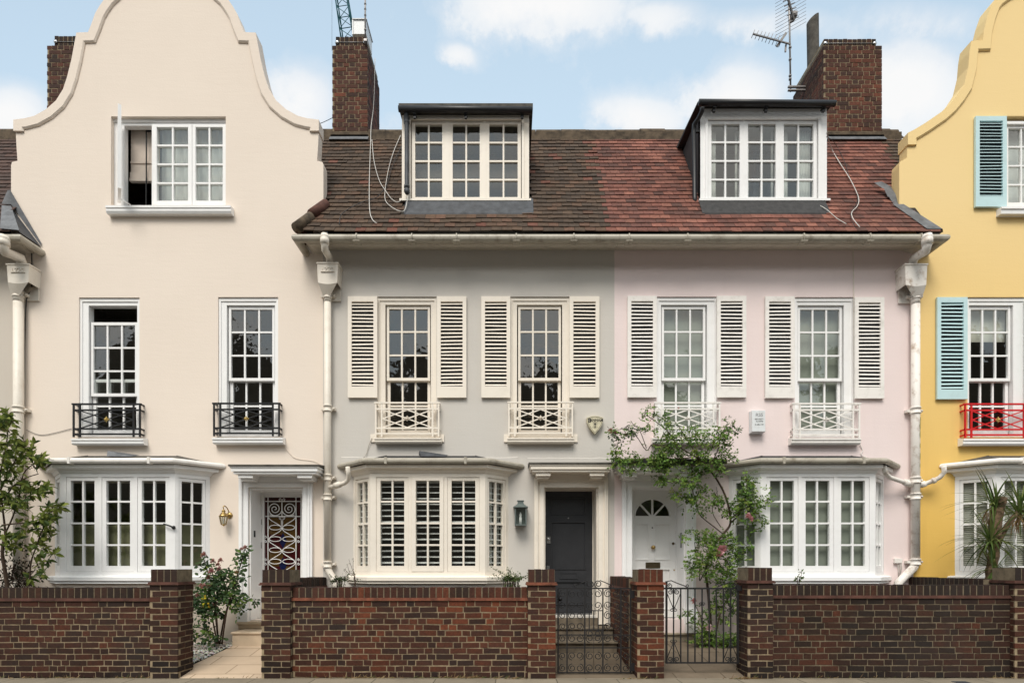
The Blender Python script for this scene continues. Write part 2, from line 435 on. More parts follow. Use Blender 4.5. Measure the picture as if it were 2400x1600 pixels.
def brick_block(mb, mm, x0, x1, y0, y1, z0, z1, pal, faces='FLRB', bond='flemish', soot=None, course=0.075, th=0.02):
    """a core of mortar (mm) clad on its sides with bricks (mb)"""
    mm.box(x0 + th * 0.22, x1 - th * 0.22, y0 + th * 0.22, y1 - th * 0.22, z0, z1)
    h = z1 - z0
    X = Vector((1, 0, 0)); Y = Vector((0, 1, 0))
    if 'F' in faces: brick_face(mb, Vector((x0, y0 + th, z0)), X, -Y, x1 - x0, h, pal, course, bond, th, soot=soot, seed=1)
    if 'B' in faces: brick_face(mb, Vector((x1, y1 - th, z0)), -X, Y, x1 - x0, h, pal, course, bond, th, soot=soot, seed=2)
    if 'L' in faces: brick_face(mb, Vector((x0 + th, y1 - th, z0)), -Y, -X, y1 - y0 - 2 * th, h, pal, course, bond, th, soot=soot, seed=3)
    if 'R' in faces: brick_face(mb, Vector((x1 - th, y0 + th, z0)), Y, X, y1 - y0 - 2 * th, h, pal, course, bond, th, soot=soot, seed=4)
def soldier_row(mb, mm, x0, x1, y0, y1, z0, z1, pal, along='X', pitch=0.083):
    """bricks on edge along the top of a wall"""
    j = 0.014
    if along == 'X':
        mm.box(x0 + 0.004, x1 - 0.004, y0 + 0.004, y1 - 0.004, z0, z1 - 0.004); n = max(1, int(round((x1 - x0) / pitch))); p = (x1 - x0) / n
        for i in range(n):
            dz = R.uniform(-0.004, 0.004); dy = R.uniform(-0.003, 0.003); t = R.uniform(-0.002, 0.002)
            mb.box(x0 + i * p + j / 2 + t, x0 + (i + 1) * p - j / 2 + t, y0 + dy, y1 + dy, z0, z1 + dz, brick_col(pal))
    else:
        mm.box(x0 + 0.004, x1 - 0.004, y0 + 0.004, y1 - 0.004, z0, z1 - 0.006); n = max(1, int(round((y1 - y0) / pitch))); p = (y1 - y0) / n
        for i in range(n):
            dz = R.uniform(-0.004, 0.004)
            mb.box(x0, x1, y0 + i * p + j / 2, y0 + (i + 1) * p - j / 2, z0, z1 + dz, brick_col(pal))

# main roof plane of the low houses
EAVE_Y, EAVE_Z, SLOPE, RIDGE_Y = 8.60, 1.41 + 4.98, 1.55, 10.44
def roof_z(y): return EAVE_Z + SLOPE * (y - EAVE_Y)
RIDGE_Z = roof_z(RIDGE_Y)
SL = math.sqrt(1 + SLOPE * SLOPE)
RN = Vector((0, -SLOPE, 1)).normalized()
TB = [(0.0840, 0.0549, 0.0361), (0.0941, 0.0608, 0.0396), (0.0739, 0.0490, 0.0335), (0.1030, 0.0637, 0.0404), (0.0806, 0.0549, 0.0387), (0.0672, 0.0451, 0.0310), (0.1120, 0.0647, 0.0404)]
TR = [(0.2173, 0.0836, 0.0597), (0.1811, 0.0708, 0.0526), (0.2484, 0.0983, 0.0702), (0.1500, 0.0629, 0.0482), (0.2795, 0.1131, 0.0789), (0.2018, 0.0766, 0.0544), (0.1242, 0.0570, 0.0439)]
TC = [(0.085, 0.05, 0.04), (0.10, 0.058, 0.045), (0.07, 0.044, 0.036)]
def tiles(mb, keep, colf, x0, x1, y0=EAVE_Y, y1=RIDGE_Y, gauge=0.122, w=0.156, rough=1.0):
    n = int((y1 - y0) * SL / gauge)
    up = Vector((0, 1, SLOPE)).normalized()
    ph = [R.uniform(0, 6.28) for _ in range(4)]
    for r in range(n):
        s0 = r * gauge
        k0 = int(x0 / w) - 2; k1 = int(x1 / w) + 2
        for k in range(k0, k1):
            xa = (k + (0.5 if r % 2 else 0.0)) * w
            xc = xa + w / 2; yc = y0 + (s0 + gauge / 2) / SL
            if not keep(xc, yc): continue
            sag = 0.010 * math.sin(xc * 1.7 + ph[0] + r * 0.15) + 0.006 * math.sin(xc * 4.1 + ph[1] + r * 0.4)
            s = s0 + (sag + R.uniform(-0.007, 0.007)) * rough
            lift = 0.009 + R.uniform(0, 0.008) * rough; th = 0.013
            tw = R.uniform(-0.006, 0.006) * rough
            base = Vector((0, y0, EAVE_Z if y0 == EAVE_Y else roof_z(y0)))
            lo_l = base + up * (s - 0.004 + tw) + RN * (lift + 0.009); lo_r = base + up * (s - 0.004 - tw) + RN * (lift + 0.009 + R.uniform(-0.003, 0.003))
            hi = base + up * (s + gauge + 0.02) + RN * 0.006
            a, b = xa + 0.002, xa + w - 0.002
            vs = [(a, lo_l.y, lo_l.z), (b, lo_r.y, lo_r.z), (b, hi.y, hi.z), (a, hi.y, hi.z)]
            vs += [(x, y - RN.y * th, z - RN.z * th) for x, y, z in vs[:2]]
            c = colf(xc, yc); f = R.uniform(0.86, 1.14)
            mb.add(vs, [(0, 1, 2, 3), (4, 5, 1, 0), (0, 3, 4), (1, 5, 2)], tuple(q * f for q in c))

# ------------------------------------------------------------------ wall with openings
def wall_face(mb, outline, holes, y=9.0, th=0.30, reveal=0.30):
    """front skin in XZ at depth y, holes with reveals, and the outer rim"""
    loops = [[Vector((a, b, 0)) for a, b in outline]] + [[Vector((a, b, 0)) for a, b in h] for h in holes]
    flat = [p for l in loops for p in l]
    tri = tessellate_polygon(loops)
    mb.add([(p.x, y, p.y) for p in flat], [list(t) for t in tri])
    n = len(outline)
    vs = [(a, y, b) for a, b in outline] + [(a, y + th, b) for a, b in outline]
    mb.add(vs, [[i, (i + 1) % n, n + (i + 1) % n, n + i] for i in range(n)])
    mb.add([(p.x, y + th, p.y) for p in flat], [list(reversed(t)) for t in tri])
    for h in holes:
        m = len(h)
        vs = [(a, y, b) for a, b in h] + [(a, y + reveal, b) for a, b in h]
        mb.add(vs, [[i, m + i, m + (i + 1) % m, (i + 1) % m] for i in range(m)])
def rect(x0, x1, z0, z1): return [(x0, z0), (x1, z0), (x1, z1), (x0, z1)]
def prect(px0, px1, py0, py1, d=9.0): return rect(PX(px0, d), PX(px1, d), PZ(py1, d), PZ(py0, d))

# ------------------------------------------------------------------ joinery
def grid_bars(mf, mg, fr, u0, u1, z0, z1, cols, rows, st=0.05, top=0.05, bot=0.06, bar=0.022, n0=-0.04, n1=0.0, tilt=0.004):
    """one sash or casement: stiles, rails and glazing bars into mf, one pane per light into mg"""
    mf.fbox(fr, u0, u0 + st, n0, n1, z0, z1); mf.fbox(fr, u1 - st, u1, n0, n1, z0, z1)
    mf.fbox(fr, u0 + st, u1 - st, n0, n1 - 0.002, z0, z0 + bot); mf.fbox(fr, u0 + st, u1 - st, n0, n1 - 0.002, z1 - top, z1)
    a0, a1, b0, b1 = u0 + st, u1 - st, z0 + bot, z1 - top
    pw = (a1 - a0 - bar * (cols - 1)) / cols; ph = (b1 - b0 - bar * (rows - 1)) / rows
    for i in range(1, cols):
        u = a0 + i * pw + (i - 1) * bar; mf.fbox(fr, u, u + bar, n0 + 0.006, n1 - 0.008, b0, b1)
    for j in range(1, rows):
        z = b0 + j * ph + (j - 1) * bar; mf.fbox(fr, a0, a1, n0 + 0.008, n1 - 0.010, z, z + bar)
    nm = (n0 + n1) / 2 - 0.006
    for i in range(cols):
        for j in range(rows):
            u = a0 + i * (pw + bar); z = b0 + j * (ph + bar)
            t1 = R.uniform(-tilt, tilt) * pw; t2 = R.uniform(-tilt, tilt) * ph
            e = 0.004
            mg.add([mg.fpt(fr, u - e, nm - t1 - t2, z - e), mg.fpt(fr, u + pw + e, nm + t1 - t2, z - e),
                    mg.fpt(fr, u + pw + e, nm + t1 + t2, z + ph + e), mg.fpt(fr, u - e, nm - t1 + t2, z + ph + e)], [(0, 1, 2, 3)])
def panes(parts, glass, parent):
    for g in parts: g.build('pane', glass, parent, recalc=False)
def border(mb, fr, u0, u1, z0, z1, wl, wt, wb, n0, n1, wr=None):
    wr = wl if wr is None else wr
    mb.fbox(fr, u0, u0 + wl, n0, n1, z0, z1); mb.fbox(fr, u1 - wr, u1, n0, n1, z0, z1)
    if wt: mb.fbox(fr, u0 + wl, u1 - wr, n0, n1 - 0.001, z1 - wt, z1)
    if wb: mb.fbox(fr, u0 + wl, u1 - wr, n0, n1 - 0.001, z0, z0 + wb)

def sash_window(house, px, py, sash_px, mat, glass, sill_px, sill_py, blind=None, lowered=0.0, back_plate=None, label=None, sill_mat=None, blind_to=None):
    """box sash window in the facade: px=(left,right) py=(top,bottom) of the opening in picture px at the wall plane"""
    u0, u1 = PX(px[0]), PX(px[1]); z1, z0 = PZ(py[0]), PZ(py[1])
    s0, s1 = PX(sash_px[0]), PX(sash_px[1])
    mb = MB()
    wl, wr = s0 - u0, u1 - s1
    border(mb, FAC, u0 + 0.004, u1 - 0.004, z0, z1 - 0.035, wl - 0.012, 0.075, 0.05, -0.15, -0.035, wr - 0.012)
    border(mb, FAC, u0 + 0.001, u1 - 0.001, z0 + 0.001, z1 - 0.004, 0.035, 0.05, 0.0, -0.14, -0.02)
    win = mb.build('window', mat, house)
    if label: win['label'] = label
    top = z1 - 0.035 - 0.085; bot = z0 + 0.05
    mid = bot + (top - bot) * 2.0 / 5.0 + 0.06
    mg = MB(); mg_l = MB(); mu = MB()
    uz0, uz1 = mid - 0.02 - lowered, top - lowered
    grid_bars(mu, mg, FAC, s0 + 0.01, s1 - 0.01, uz0, uz1, 3, 3, 0.036, 0.045, 0.045, 0.026, -0.105, -0.065)
    mu.build('sash', mat, win)
    ml = MB()
    grid_bars(ml, mg_l, FAC, s0 + 0.01, s1 - 0.01, bot, mid + 0.02, 3, 3 if False else 2, 0.045, 0.045, 0.08, 0.026, -0.150, -0.110)
    ml.build('sash', mat, win)
    panes([mg, mg_l], glass, win)
    if blind:
        bz = bot if blind_to is None else PZ(blind_to)
        b = MB(); b.box(s0 - 0.02, s1 + 0.02, 9.20, 9.21, bz, top + 0.05)
        b.build('blind', blind, win)
    # projecting sill
    su0, su1 = PX(sill_px[0], 8.875), PX(sill_px[1], 8.875); sz1, sz0 = PZ(sill_py[0], 8.875), PZ(sill_py[1], 8.875)
    ms = MB()
    d = 0.125; h = sz1 - sz0
    prof = [(9.0 - d, sz1 - 0.012), (9.0 - d, sz1 - h * 0.34), (9.0 - d + 0.014, sz1 - h * 0.40), (9.0 - d + 0.014, sz1 - h * 0.78), (9.0 - d + 0.03, sz0), (8.998, sz0), (8.998, sz1 + 0.02)]
    ms.xprism(prof, su0, su1)
    ms.build('window_sill', sill_mat or mat, house)
    if back_plate:
        mp = MB(); mp.box(PX(back_plate[0]), PX(back_plate[1]), 8.975, 8.999, PZ(back_plate[3]), PZ(back_plate[2]))
        mp.build('sill_backing', mat, house)
    return win

def shutter(house, px, py, mat, slat_py, label=None):
    u0, u1 = PX(px[0], 8.95), PX(px[1], 8.95); z1, z0 = PZ(py[0], 8.95), PZ(py[1], 8.95)
    st = 0.145 * (u1 - u0) / 0.42 * 0.37
    mb = MB()
    a1, a0 = PZ(slat_py[0], 8.95), PZ(slat_py[1], 8.95)
    n0, n1 = 0.012, 0.05
    mb.fbox(FAC, u0, u0 + st, n0, n1, z0, z1); mb.fbox(FAC, u1 - st, u1, n0, n1, z0, z1)
    mb.fbox(FAC, u0 + st, u1 - st, n0, n1 - 0.001, a1, z1); mb.fbox(FAC, u0 + st, u1 - st, n0, n1 - 0.001, z0, a0)
    k = 23; p = (a1 - a0) / k
    for i in range(k):
        zc = a0 + (i + 0.5) * p; w = R.uniform(-0.0055, 0.0055); w2 = R.uniform(-0.005, 0.005)
        # slat: the lower edge stands forward, the upper edge leans back
        zt, zb = zc + p * 0.20, zc - p * 0.30
        vs = []
        for (u, ww) in ((u0 + st, w), (u1 - st, w2)):
            vs += [mb.fpt(FAC, u, n1 - 0.004, zb + ww), mb.fpt(FAC, u, n1 - 0.004, zb + 0.008 + ww), mb.fpt(FAC, u, n0 + 0.004, zt + 0.008 + ww), mb.fpt(FAC, u, n0 + 0.004, zt + ww)]
        mb.add(vs, [(0, 1, 5, 4), (1, 2, 6, 5), (2, 3, 7, 6), (3, 0, 4, 7)])
    # thin dark sheet added as the shade in the louvre gaps
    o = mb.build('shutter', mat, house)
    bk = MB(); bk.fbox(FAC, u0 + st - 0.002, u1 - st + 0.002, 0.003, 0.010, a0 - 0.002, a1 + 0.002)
    bk.build('gap_shade', M['lead_dark'], o)
    if label: o['label'] = label
    return o

def rosette(c, r, mat, parent):
    mb = MB(); c = Vector(c)
    for k in range(8):
        a = math.pi / 4 * k; rr = r if k % 2 == 0 else r * 0.78
        d = Vector((math.cos(a), 0, math.sin(a))); s = Vector((-d.z, 0, d.x))
        p0 = c + d * rr * 0.15; p1 = c + d * rr * 0.6 + s * rr * 0.22; p2 = c + d * rr; p3 = c + d * rr * 0.6 - s * rr * 0.22
        up = Vector((0, -0.018, 0))
        mb.add([p0, p1, p2, p3, c + d * rr * 0.55 + up], [(0, 1, 4), (1, 2, 4), (2, 3, 4), (3, 0, 4), (3, 2, 1, 0)])
    mb.lathe(c + Vector((0, 0, 0)), [(r * 0.3, 0.0), (r * 0.28, 0.015), (r * 0.1, 0.028)], 10, axis='Y')
    return mb.build('rosette', mat, parent)

def balconette(house, px, py, mat, gold, dep=0.095, label=None, bw=0.024):
    """iron window guard standing on the sill"""
    y = 9.0 - dep
    u0, u1 = PX(px[0], y), PX(px[1], y); z1, z0 = PZ(py[0], y), PZ(py[1], y)
    h = z1 - z0; mb = MB()
    rails = [z1 - bw / 2, z1 - h * 0.20, z0 + h * 0.245, z0 + h * 0.09]
    i0, i1 = u0 + (u1 - u0) * 0.105, u1 - (u1 - u0) * 0.105
    for k, z in enumerate(rails):
        ext = 0.012 if k == 0 else 0.0
        mb.box(u0 - ext, u1 + ext, y - (0.016 if k == 0 else 0.010), y + (0.016 if k == 0 else 0.010), z - bw / 2, z + bw / 2)
        for uu in (u0 + bw / 2, u1 - bw / 2):
            mb.box(uu - bw / 2, uu + bw / 2, y + 0.011, 9.0, z - bw / 2 + 0.001, z + bw / 2 - 0.001)
    for uu in (u0 + bw / 2, u1 - bw / 2, i0, i1):
        mb.box(uu - bw / 2, uu + bw / 2, y - 0.011, y + 0.009, z0, z1 - bw)
    a, b = i0 + bw / 2, i1 - bw / 2; t, bt = rails[1] - bw / 2, rails[2] + bw / 2
    c = (a + b) / 2; m = (t + bt) / 2; w = bw * 0.72
    def ln(p, q, dy): mb.bar((p[0], y + dy, p[1]), (q[0], y + dy, q[1]), w, 0.010)
    ln((a, t), (b, bt), -0.003); ln((a, bt), (b, t), 0.003)
    ln((c, t), (a, m), 0.0015); ln((a, m), (c, bt), -0.0015); ln((c, bt), (b, m), 0.0025); ln((b, m), (c, t), -0.0025)
    o = mb.build('balconette', mat, house)
    rosette((c, y - 0.012, m), 0.048, gold, o)
    if label: o['label'] = label
    return o

def bay_window(house, cx, mat, stucco_mat, roofmat, layout, inside=None, gutter=True, label=None, gm=None, lead_flap=None):
    fh, dx, b = 0.8625, 0.35, 0.34
    plan = [(cx - fh - dx, 9.0), (cx - fh, 9.0 - b), (cx + fh, 9.0 - b), (cx + fh + dx, 9.0)]
    zs0 = 1.41 + (1325 - 1367) * 8.62 / F; zs1 = 1.41 + (1325 - 1350) * 8.62 / F
    zt = 1.41 + (1325 - 1108) * 8.66 / F
    mb = MB(); mb.sweep(plan, [(0.0, 0.05), (0.0, zs0), (-0.12, zs0), (-0.12, 0.05)], yend=8.999)
    bay = mb.build('bay_window', stucco_mat, house)
    if label: bay['label'] = label
    ms = MB()
    ms.sweep(plan, [(0.075, zs0 + 0.035), (0.085, zs0 + 0.045), (0.085, zs1 - 0.012), (0.05, zs1 + 0.004), (-0.12, zs1 + 0.01), (-0.12, zs0 + 0.002), (0.06, zs0 + 0.002), (0.06, zs0 + 0.034)], yend=8.998)
    ms.build('sill', mat, bay)
    mf = MB(); gs = [MB() for _ in range(5)]
    # head board and cornice
    mf.sweep(plan, [(0.0, zt - 0.06), (0.0, zt), (-0.10, zt), (-0.10, zt - 0.06)], yend=8.997)
    mf.sweep(plan, [(0.0, zs1 + 0.006), (0.0, zs1 + 0.07), (-0.10, zs1 + 0.07), (-0.10, zs1 + 0.008)], yend=8.997)
    segs = []
    for i in range(3):
        a = Vector((*plan[i], 0)); c = Vector((*plan[i + 1], 0)); U = (c - a).normalized(); Nn = Vector((U.y, -U.x, 0))
        segs.append(((a, U, Nn), (c - a).length))
    z0, z1 = zs1 + 0.07, zt - 0.06
    # front: three casements
    fr, w = segs[1]
    post = 0.085; gap = 0.05
    cw = (w - 2 * post - 2 * gap) / 3
    mf.fbox(fr, 0.0, post, -0.09, -0.001, z0, z1); mf.fbox(fr, w - post, w, -0.09, -0.001, z0, z1)
    for i in (1, 2):
        u = post + i * cw + (i - 1) * gap; mf.fbox(fr, u, u + gap, -0.09, -0.003, z0, z1)
    for i in range(3):
        u = post + i * (cw + gap)
        grid_bars(mf, gs[i], fr, u + 0.003, u + cw - 0.003, z0 + 0.003, z1 - 0.003, 2, 4, 0.06, 0.05, 0.085, 0.026, -0.065, -0.012 if layout != 'mid' or i != 1 else 0.008)
    for k in (0, 2):
        fr, w = segs[k]
        pl, pr = (0.06, 0.05) if k == 0 else (0.05, 0.06)
        mf.fbox(fr, 0.0, pl, -0.09, -0.0015, z0, z1); mf.fbox(fr, w - pr, w, -0.09, -0.0015, z0, z1)
        grid_bars(mf, gs[3 + k // 2], fr, pl + 0.003, w - pr - 0.003, z0 + 0.003, z1 - 0.003, 2, 4, 0.04, 0.05, 0.085, 0.026, -0.065, -0.012)
    mf.build('frame', mat, bay)
    panes(gs, M['glass'], bay)
    mc = MB()
    mc.sweep(plan, [(0.012, zt - 0.002), (0.03, zt + 0.03), (0.05, zt + 0.05), (0.085, zt + 0.055), (0.10, zt + 0.065), (0.10, zt + 0.115), (-0.10, zt + 0.115), (-0.10, zt - 0.002)], yend=8.996)
    mc.build('cornice', mat, bay)
    if gutter:
        mg2 = MB(); r = 0.042
        pr = [(0.145 + r * math.sin(t), zt + 0.158 - r * math.cos(t)) for t in [math.pi * 2 * q / 10 for q in range(10)]]
        mg2.sweep(plan, pr, yend=8.985)
        # joint clips
        fr, w = segs[1]
        for u in (0.25, w - 0.3):
            mg2.fbox(fr, u, u + 0.035, 0.098, 0.192, zt + 0.110, zt + 0.205)
        mg2.build('gutter', gm or M['gutter'], bay)
    mr = MB()
    zr = zt + 0.175
    n = len(plan); rise = 0.155
    mr.sweep(plan, [(0.135, zr - 0.02), (0.135, zr), (-0.36, zr + rise), (-0.36, zr - 0.02)], yend=8.994)
    rf = mr.build('roof', roofmat, bay)
    if lead_flap is not None:
        ml = MB(); x = cx + lead_flap
        ml.add([(x - 0.16, 8.93, zr + 0.145), (x + 0.30, 8.95, zr + 0.15), (x + 0.26, 8.80, zr + 0.10), (x - 0.10, 8.78, zr + 0.10), (x - 0.14, 8.86, zr + 0.20)],
               [(0, 4, 1), (4, 3, 2), (4, 2, 1), (0, 3, 4)])
        ml.build('lead_flap', M['lead'] if roofmat is M['felt'] else M['lead_dark'], bay, recalc=False)
    # what hangs inside the glass
    inn = [(cx - fh - dx + 0.12, 9.02), (cx - fh + 0.05, 9.0 - b + 0.13), (cx + fh - 0.05, 9.0 - b + 0.13), (cx + fh + dx - 0.12, 9.02)]
    if inside == 'blind':
        mi = MB(); mi.sweep(inn, [(0, z0 - 0.02), (0, z1 + 0.02), (-0.004, z1 + 0.02), (-0.004, z0 - 0.02)]); mi.build('blind', M['blind'], bay)
    elif inside == 'half_screen':
        mi = MB(); zz = z0 + (z1 - z0) * 0.50
        mi.sweep(inn[1:3], [(0, z0 - 0.02), (0, zz), (-0.004, zz), (-0.004, z0 - 0.02)]); mi.sweep(inn[2:], [(0, z0 - 0.02), (0, zz), (-0.004, zz), (-0.004, z0 - 0.02)])
        mi.build('screen', M['screen_green'], bay)
    elif inside in ('louvres', 'venetian'):
        mi = MB(); k = 16 if inside == 'louvres' else 44
        for i in range(k):
            z = z0 + (z1 - z0) * (i + 0.5) / k; p = (z1 - z0) / k
            if inside == 'louvres': pr = [(0.03, z - 0.008), (0.03, z + 0.002), (-0.04, z + 0.018), (-0.04, z + 0.008)]
            else: pr = [(0.012, z - p * 0.46), (0.012, z - p * 0.42), (-0.006, z + p * 0.46), (-0.006, z + p * 0.42)]
            mi.sweep(inn, pr)
        if inside == 'louvres':
            for i in range(3):
                fr, w = segs[i]
                for u in ((0.06, w / 2 - 0.02, w - 0.11) if i != 1 else (0.08, 0.62, 1.09, w - 0.13)):
                    mi.fbox(fr, u, u + 0.05, -0.20, -0.15, z0, z1)
            mi.sweep(inn, [(0.012, z1 - 0.03), (0.012, z1 + 0.05), (-0.03, z1 + 0.05), (-0.03, z1 - 0.03)]); mi.sweep(inn, [(0.012, z0 - 0.05), (0.012, z0 + 0.05), (-0.03, z0 + 0.05), (-0.03, z0 - 0.05)])
        mi.build('louvre_blind', M['white'] if inside == 'louvres' else M['blind_pale'], bay)
    return bay

def moulding_frame(mb, fr, u0, u1, z0, z1, steps):
    """door surround: nested borders (width, projection), open at the bottom"""
    a0, a1, t = u0, u1, z1
    for (w, n) in steps:
        mb.fbox(fr, a0, a0 + w, -0.001, n, z0, t); mb.fbox(fr, a1 - w, a1, -0.001, n, z0, t)
        mb.fbox(fr, a0 + w, a1 - w, -0.001, n - 0.0006, t - w, t)
        a0 += w; a1 -= w; t -= w
    return a0, a1, t
def hood(house, px, py, mat, top, dep=0.36, brackets=True):
    y = 9.0 - dep
    u0, u1 = PX(px[0], y), PX(px[1], y); z1, z0 = PZ(py[0], y), PZ(py[1], y)
    h = z1 - z0; mb = MB()
    mb.box(u0 + 0.02, u1 - 0.02, y + 0.015, 9.0, z0 + h * 0.30, z1 - h * 0.30)
    mb.box(u0 + 0.045, u1 - 0.045, y + 0.04, 9.0, z0, z0 + h * 0.30)
    mb.box(u0 + 0.005, u1 - 0.005, y + 0.004, 9.0, z1 - h * 0.30, z1 - 0.012)
    if brackets:
        for a in (u0 + 0.10, u1 - 0.34):
            mb.box(a, a + 0.22, y + 0.07, 9.0, z0 - 0.055, z0 - 0.001)
            mb.box(a + 0.02, a + 0.20, y + 0.12, 9.0, z0 - 0.085, z0 - 0.055)
    o = mb.build('door_hood', mat, house)
    mt = MB()
    mt.xprism([(y - 0.012, z1 - 0.014), (9.0 - 0.002, z1 + 0.012), (9.0 - 0.002, z1 + 0.05), (y - 0.012, z1 + 0.012)], u0 - 0.012, u1 + 0.012)
    mt.build('hood_roof', top, o)
    return o

def downpipe(house, px, py_top, py_bot, hop, mat, bend_from, shoe_to, collars=(), side=1, plate_text=True, rust=False, py_out=None):
    """cast iron pipe with hopper head. px = (left, right) of the pipe"""
    yc = 8.91; r = (px[1] - px[0]) / 2 * yc / F
    xc = PX((px[0] + px[1]) / 2, yc)
    zt, zb = PZ(py_top, yc), PZ(py_bot, yc)
    mb = MB(); mb.tube([(xc, yc, zt), (xc, yc, zb)], r, 14)
    for cy in collars:
        z = PZ(cy, yc); mb.lathe((xc, yc, z), [(r, -0.05), (r + 0.014, -0.05), (r + 0.014, -0.03), (r + 0.006, -0.028), (r + 0.006, 0.028), (r + 0.014, 0.03), (r + 0.014, 0.05), (r, 0.05)], 14)
        mb.box(xc - r - 0.055, xc + r + 0.055, yc + 0.01, 8.998, z - 0.02, z + 0.02)
        mb.lathe((xc + r + 0.04, yc + 0.01, z), [(0.018, 0.0), (0.012, 0.02)], 8, axis='Y')
    # shoe at the foot
    sx, sz = PX(shoe_to[0], 8.86), PZ(shoe_to[1], 8.86)
    mb.tube([(xc, yc, zb + 0.02), (xc + (sx - xc) * 0.1, yc, zb - 0.05), (xc + (sx - xc) * 0.75, yc - 0.03, sz + 0.10), (sx, 8.86, sz + 0.04), (sx + (sx - xc) * 0.02, 8.86, sz - 0.09)], r * 0.98, 14)
    o = mb.build('downpipe', mat, house)
    # hopper head
    x0, x1, y0, y1 = hop
    yf = 8.76
    a0, a1 = PX(x0, yf), PX(x1, yf); zt2, zb2 = PZ(y0, yf), PZ(y1, yf)
    mh = MB(); hh = zt2 - zb2
    cxm = (a0 + a1) / 2
    i = 0.022
    secs = [(a0, a1, yf, zt2), (a0, a1, yf, zt2 - 0.02), (a0 + 0.010, a1 - 0.010, yf + 0.01, zt2 - 0.022), (a0 + i, a1 - i, yf + 0.015, zb2)]
    vs = [];
    for (q0, q1, yy, z) in secs: vs += [(q0, yy, z), (q1, yy, z), (q1, 8.997, z), (q0, 8.997, z)]
    fs = [(3, 2, 1, 0)]
    for k in range(len(secs) - 1):
        for t in range(4): fs.append((k * 4 + t, k * 4 + (t + 1) % 4, k * 4 + 4 + (t + 1) % 4, k * 4 + 4 + t))
    mh.add(vs, fs)
    # curved belly closing to the pipe
    K = 8; prev = None; vs = []; fs = []
    for k in range(K + 1):
        t = k / K; u = a0 + i + (a1 - a0 - 2 * i) * t
        dz = -0.022 * math.sin(math.pi * t)
        tu = xc + (t - 0.5) * 2 * r
        vs += [(u, yf + 0.015, zb2), (u, yf + 0.015, zb2 + dz), (tu, yc - r * 0.9, zb2 - 0.16), (u * 0.85 + tu * 0.15, 8.99, zb2 - 0.10)]
    for k in range(K):
        b = k * 4
        fs += [(b, b + 4, b + 5, b + 1), (b + 1, b + 5, b + 6, b + 2)]
    mh.add(vs, fs)
    mh.tube([(xc, yc, zb2 - 0.10), (xc, yc, zb2 - 0.24)], r * 1.02, 14)
    # fixing ears
    mh.box(a0 + 0.05, a1 - 0.03, 8.972, 8.998, zb2 - 0.19, zb2 + 0.02)
    h = mh.build('hopper_head', mat, o)
    if plate_text:
        mp = MB(); pw = (a1 - a0) * 0.60; pc = (a0 + a1) / 2
        mp.box(pc - pw / 2, pc + pw / 2, yf - 0.004, yf + 0.02, zt2 - hh * 0.48, zt2 - hh * 0.46 + 0.004)
        mp.build('plate_ledge', mat, o)
        text_mesh('lettering', '1772', 0.085, (pc, yf + 0.008, zt2 - hh * 0.36), mat, o, extrude=0.006, sx=1.3)
    # swan neck down from the gutter outlet
    bx, by = bend_from
    yb = 8.50
    p0 = P(bx, by, yb)
    tx = cxm + 0.01 * side
    mn = MB(); mn.tube([p0 + Vector((0, 0, 0.02)), p0 + Vector((0, 0, -0.13)), p0 + Vector(((tx - p0.x) * 0.12, 0.03, -0.20)), Vector((tx + (p0.x - tx) * 0.2, 8.80, zt2 + 0.10)), Vector((tx, 8.86, zt2 - 0.03))], r * 1.0, 14)
    mn.lathe(p0 + Vector((0, 0, -0.10)), [(r, -0.03), (r + 0.012, -0.03), (r + 0.012, 0.05), (r + 0.005, 0.055), (r + 0.012, 0.075), (r + 0.012, 0.09), (r, 0.09)], 14)
    mn.build('swan_neck', mat, o)
    return o, xc, yc, r
# ------------------------------------------------------------------ camera, sun, sky
cam = bpy.data.cameras.new('camera'); cam_o = bpy.data.objects.new('camera', cam); COL.objects.link(cam_o)
cam_o.location = (0, 0, EYE); cam_o.rotation_euler = (math.pi / 2, 0, 0)
cam.sensor_width = 36; cam.lens = F / 2400 * 36; cam.shift_y = (1325 - 800) / 2400; cam.clip_end = 2000; cam.clip_start = 0.05
scene.camera = cam_o
scene.view_settings.view_transform = 'Standard'; scene.view_settings.look = 'None'
scene.view_settings.exposure = 0; scene.view_settings.gamma = 1
SUN_EL, SUN_AZ = math.radians(52), math.radians(-14)     # high, behind the street side, a little to the left
sun = bpy.data.lights.new('sun', 'SUN'); sun.energy = 2.7; sun.angle = math.radians(26); sun.color = (1.0, 0.95, 0.87)
so = bpy.data.objects.new('sun', sun); COL.objects.link(so)
sd = Vector((math.sin(SUN_AZ) * math.cos(SUN_EL), -math.cos(SUN_AZ) * math.cos(SUN_EL), math.sin(SUN_EL)))
so.rotation_euler = (-sd).to_track_quat('-Z', 'Y').to_euler(); so.location = sd * 30

world = bpy.data.worlds.new('World'); scene.world = world; world.use_nodes = True
nt = world.node_tree; nt.nodes.clear()
wout = nt.nodes.new('ShaderNodeOutputWorld'); bg = nt.nodes.new('ShaderNodeBackground'); L(nt, bg.outputs[0], wout.inputs[0])
sky = nt.nodes.new('ShaderNodeTexSky'); sky.sky_type = 'NISHITA'; sky.sun_disc = False
sky.sun_elevation = SUN_EL; sky.sun_rotation = math.pi - SUN_AZ
sky.air_density = 1.0; sky.dust_density = 1.2; sky.ozone_density = 1.0
tc = nt.nodes.new('ShaderNodeTexCoord'); D = tc.outputs['Generated']
sx = nt.nodes.new('ShaderNodeSeparateXYZ'); L(nt, D, sx.inputs[0])
dx_, dy_, dz_ = sx.outputs
ay = math_n(nt, 'MAXIMUM', math_n(nt, 'ABSOLUTE', dy_), 0.02)
u_ = math_n(nt, 'DIVIDE', dx_, ay); v_ = math_n(nt, 'DIVIDE', dz_, ay)
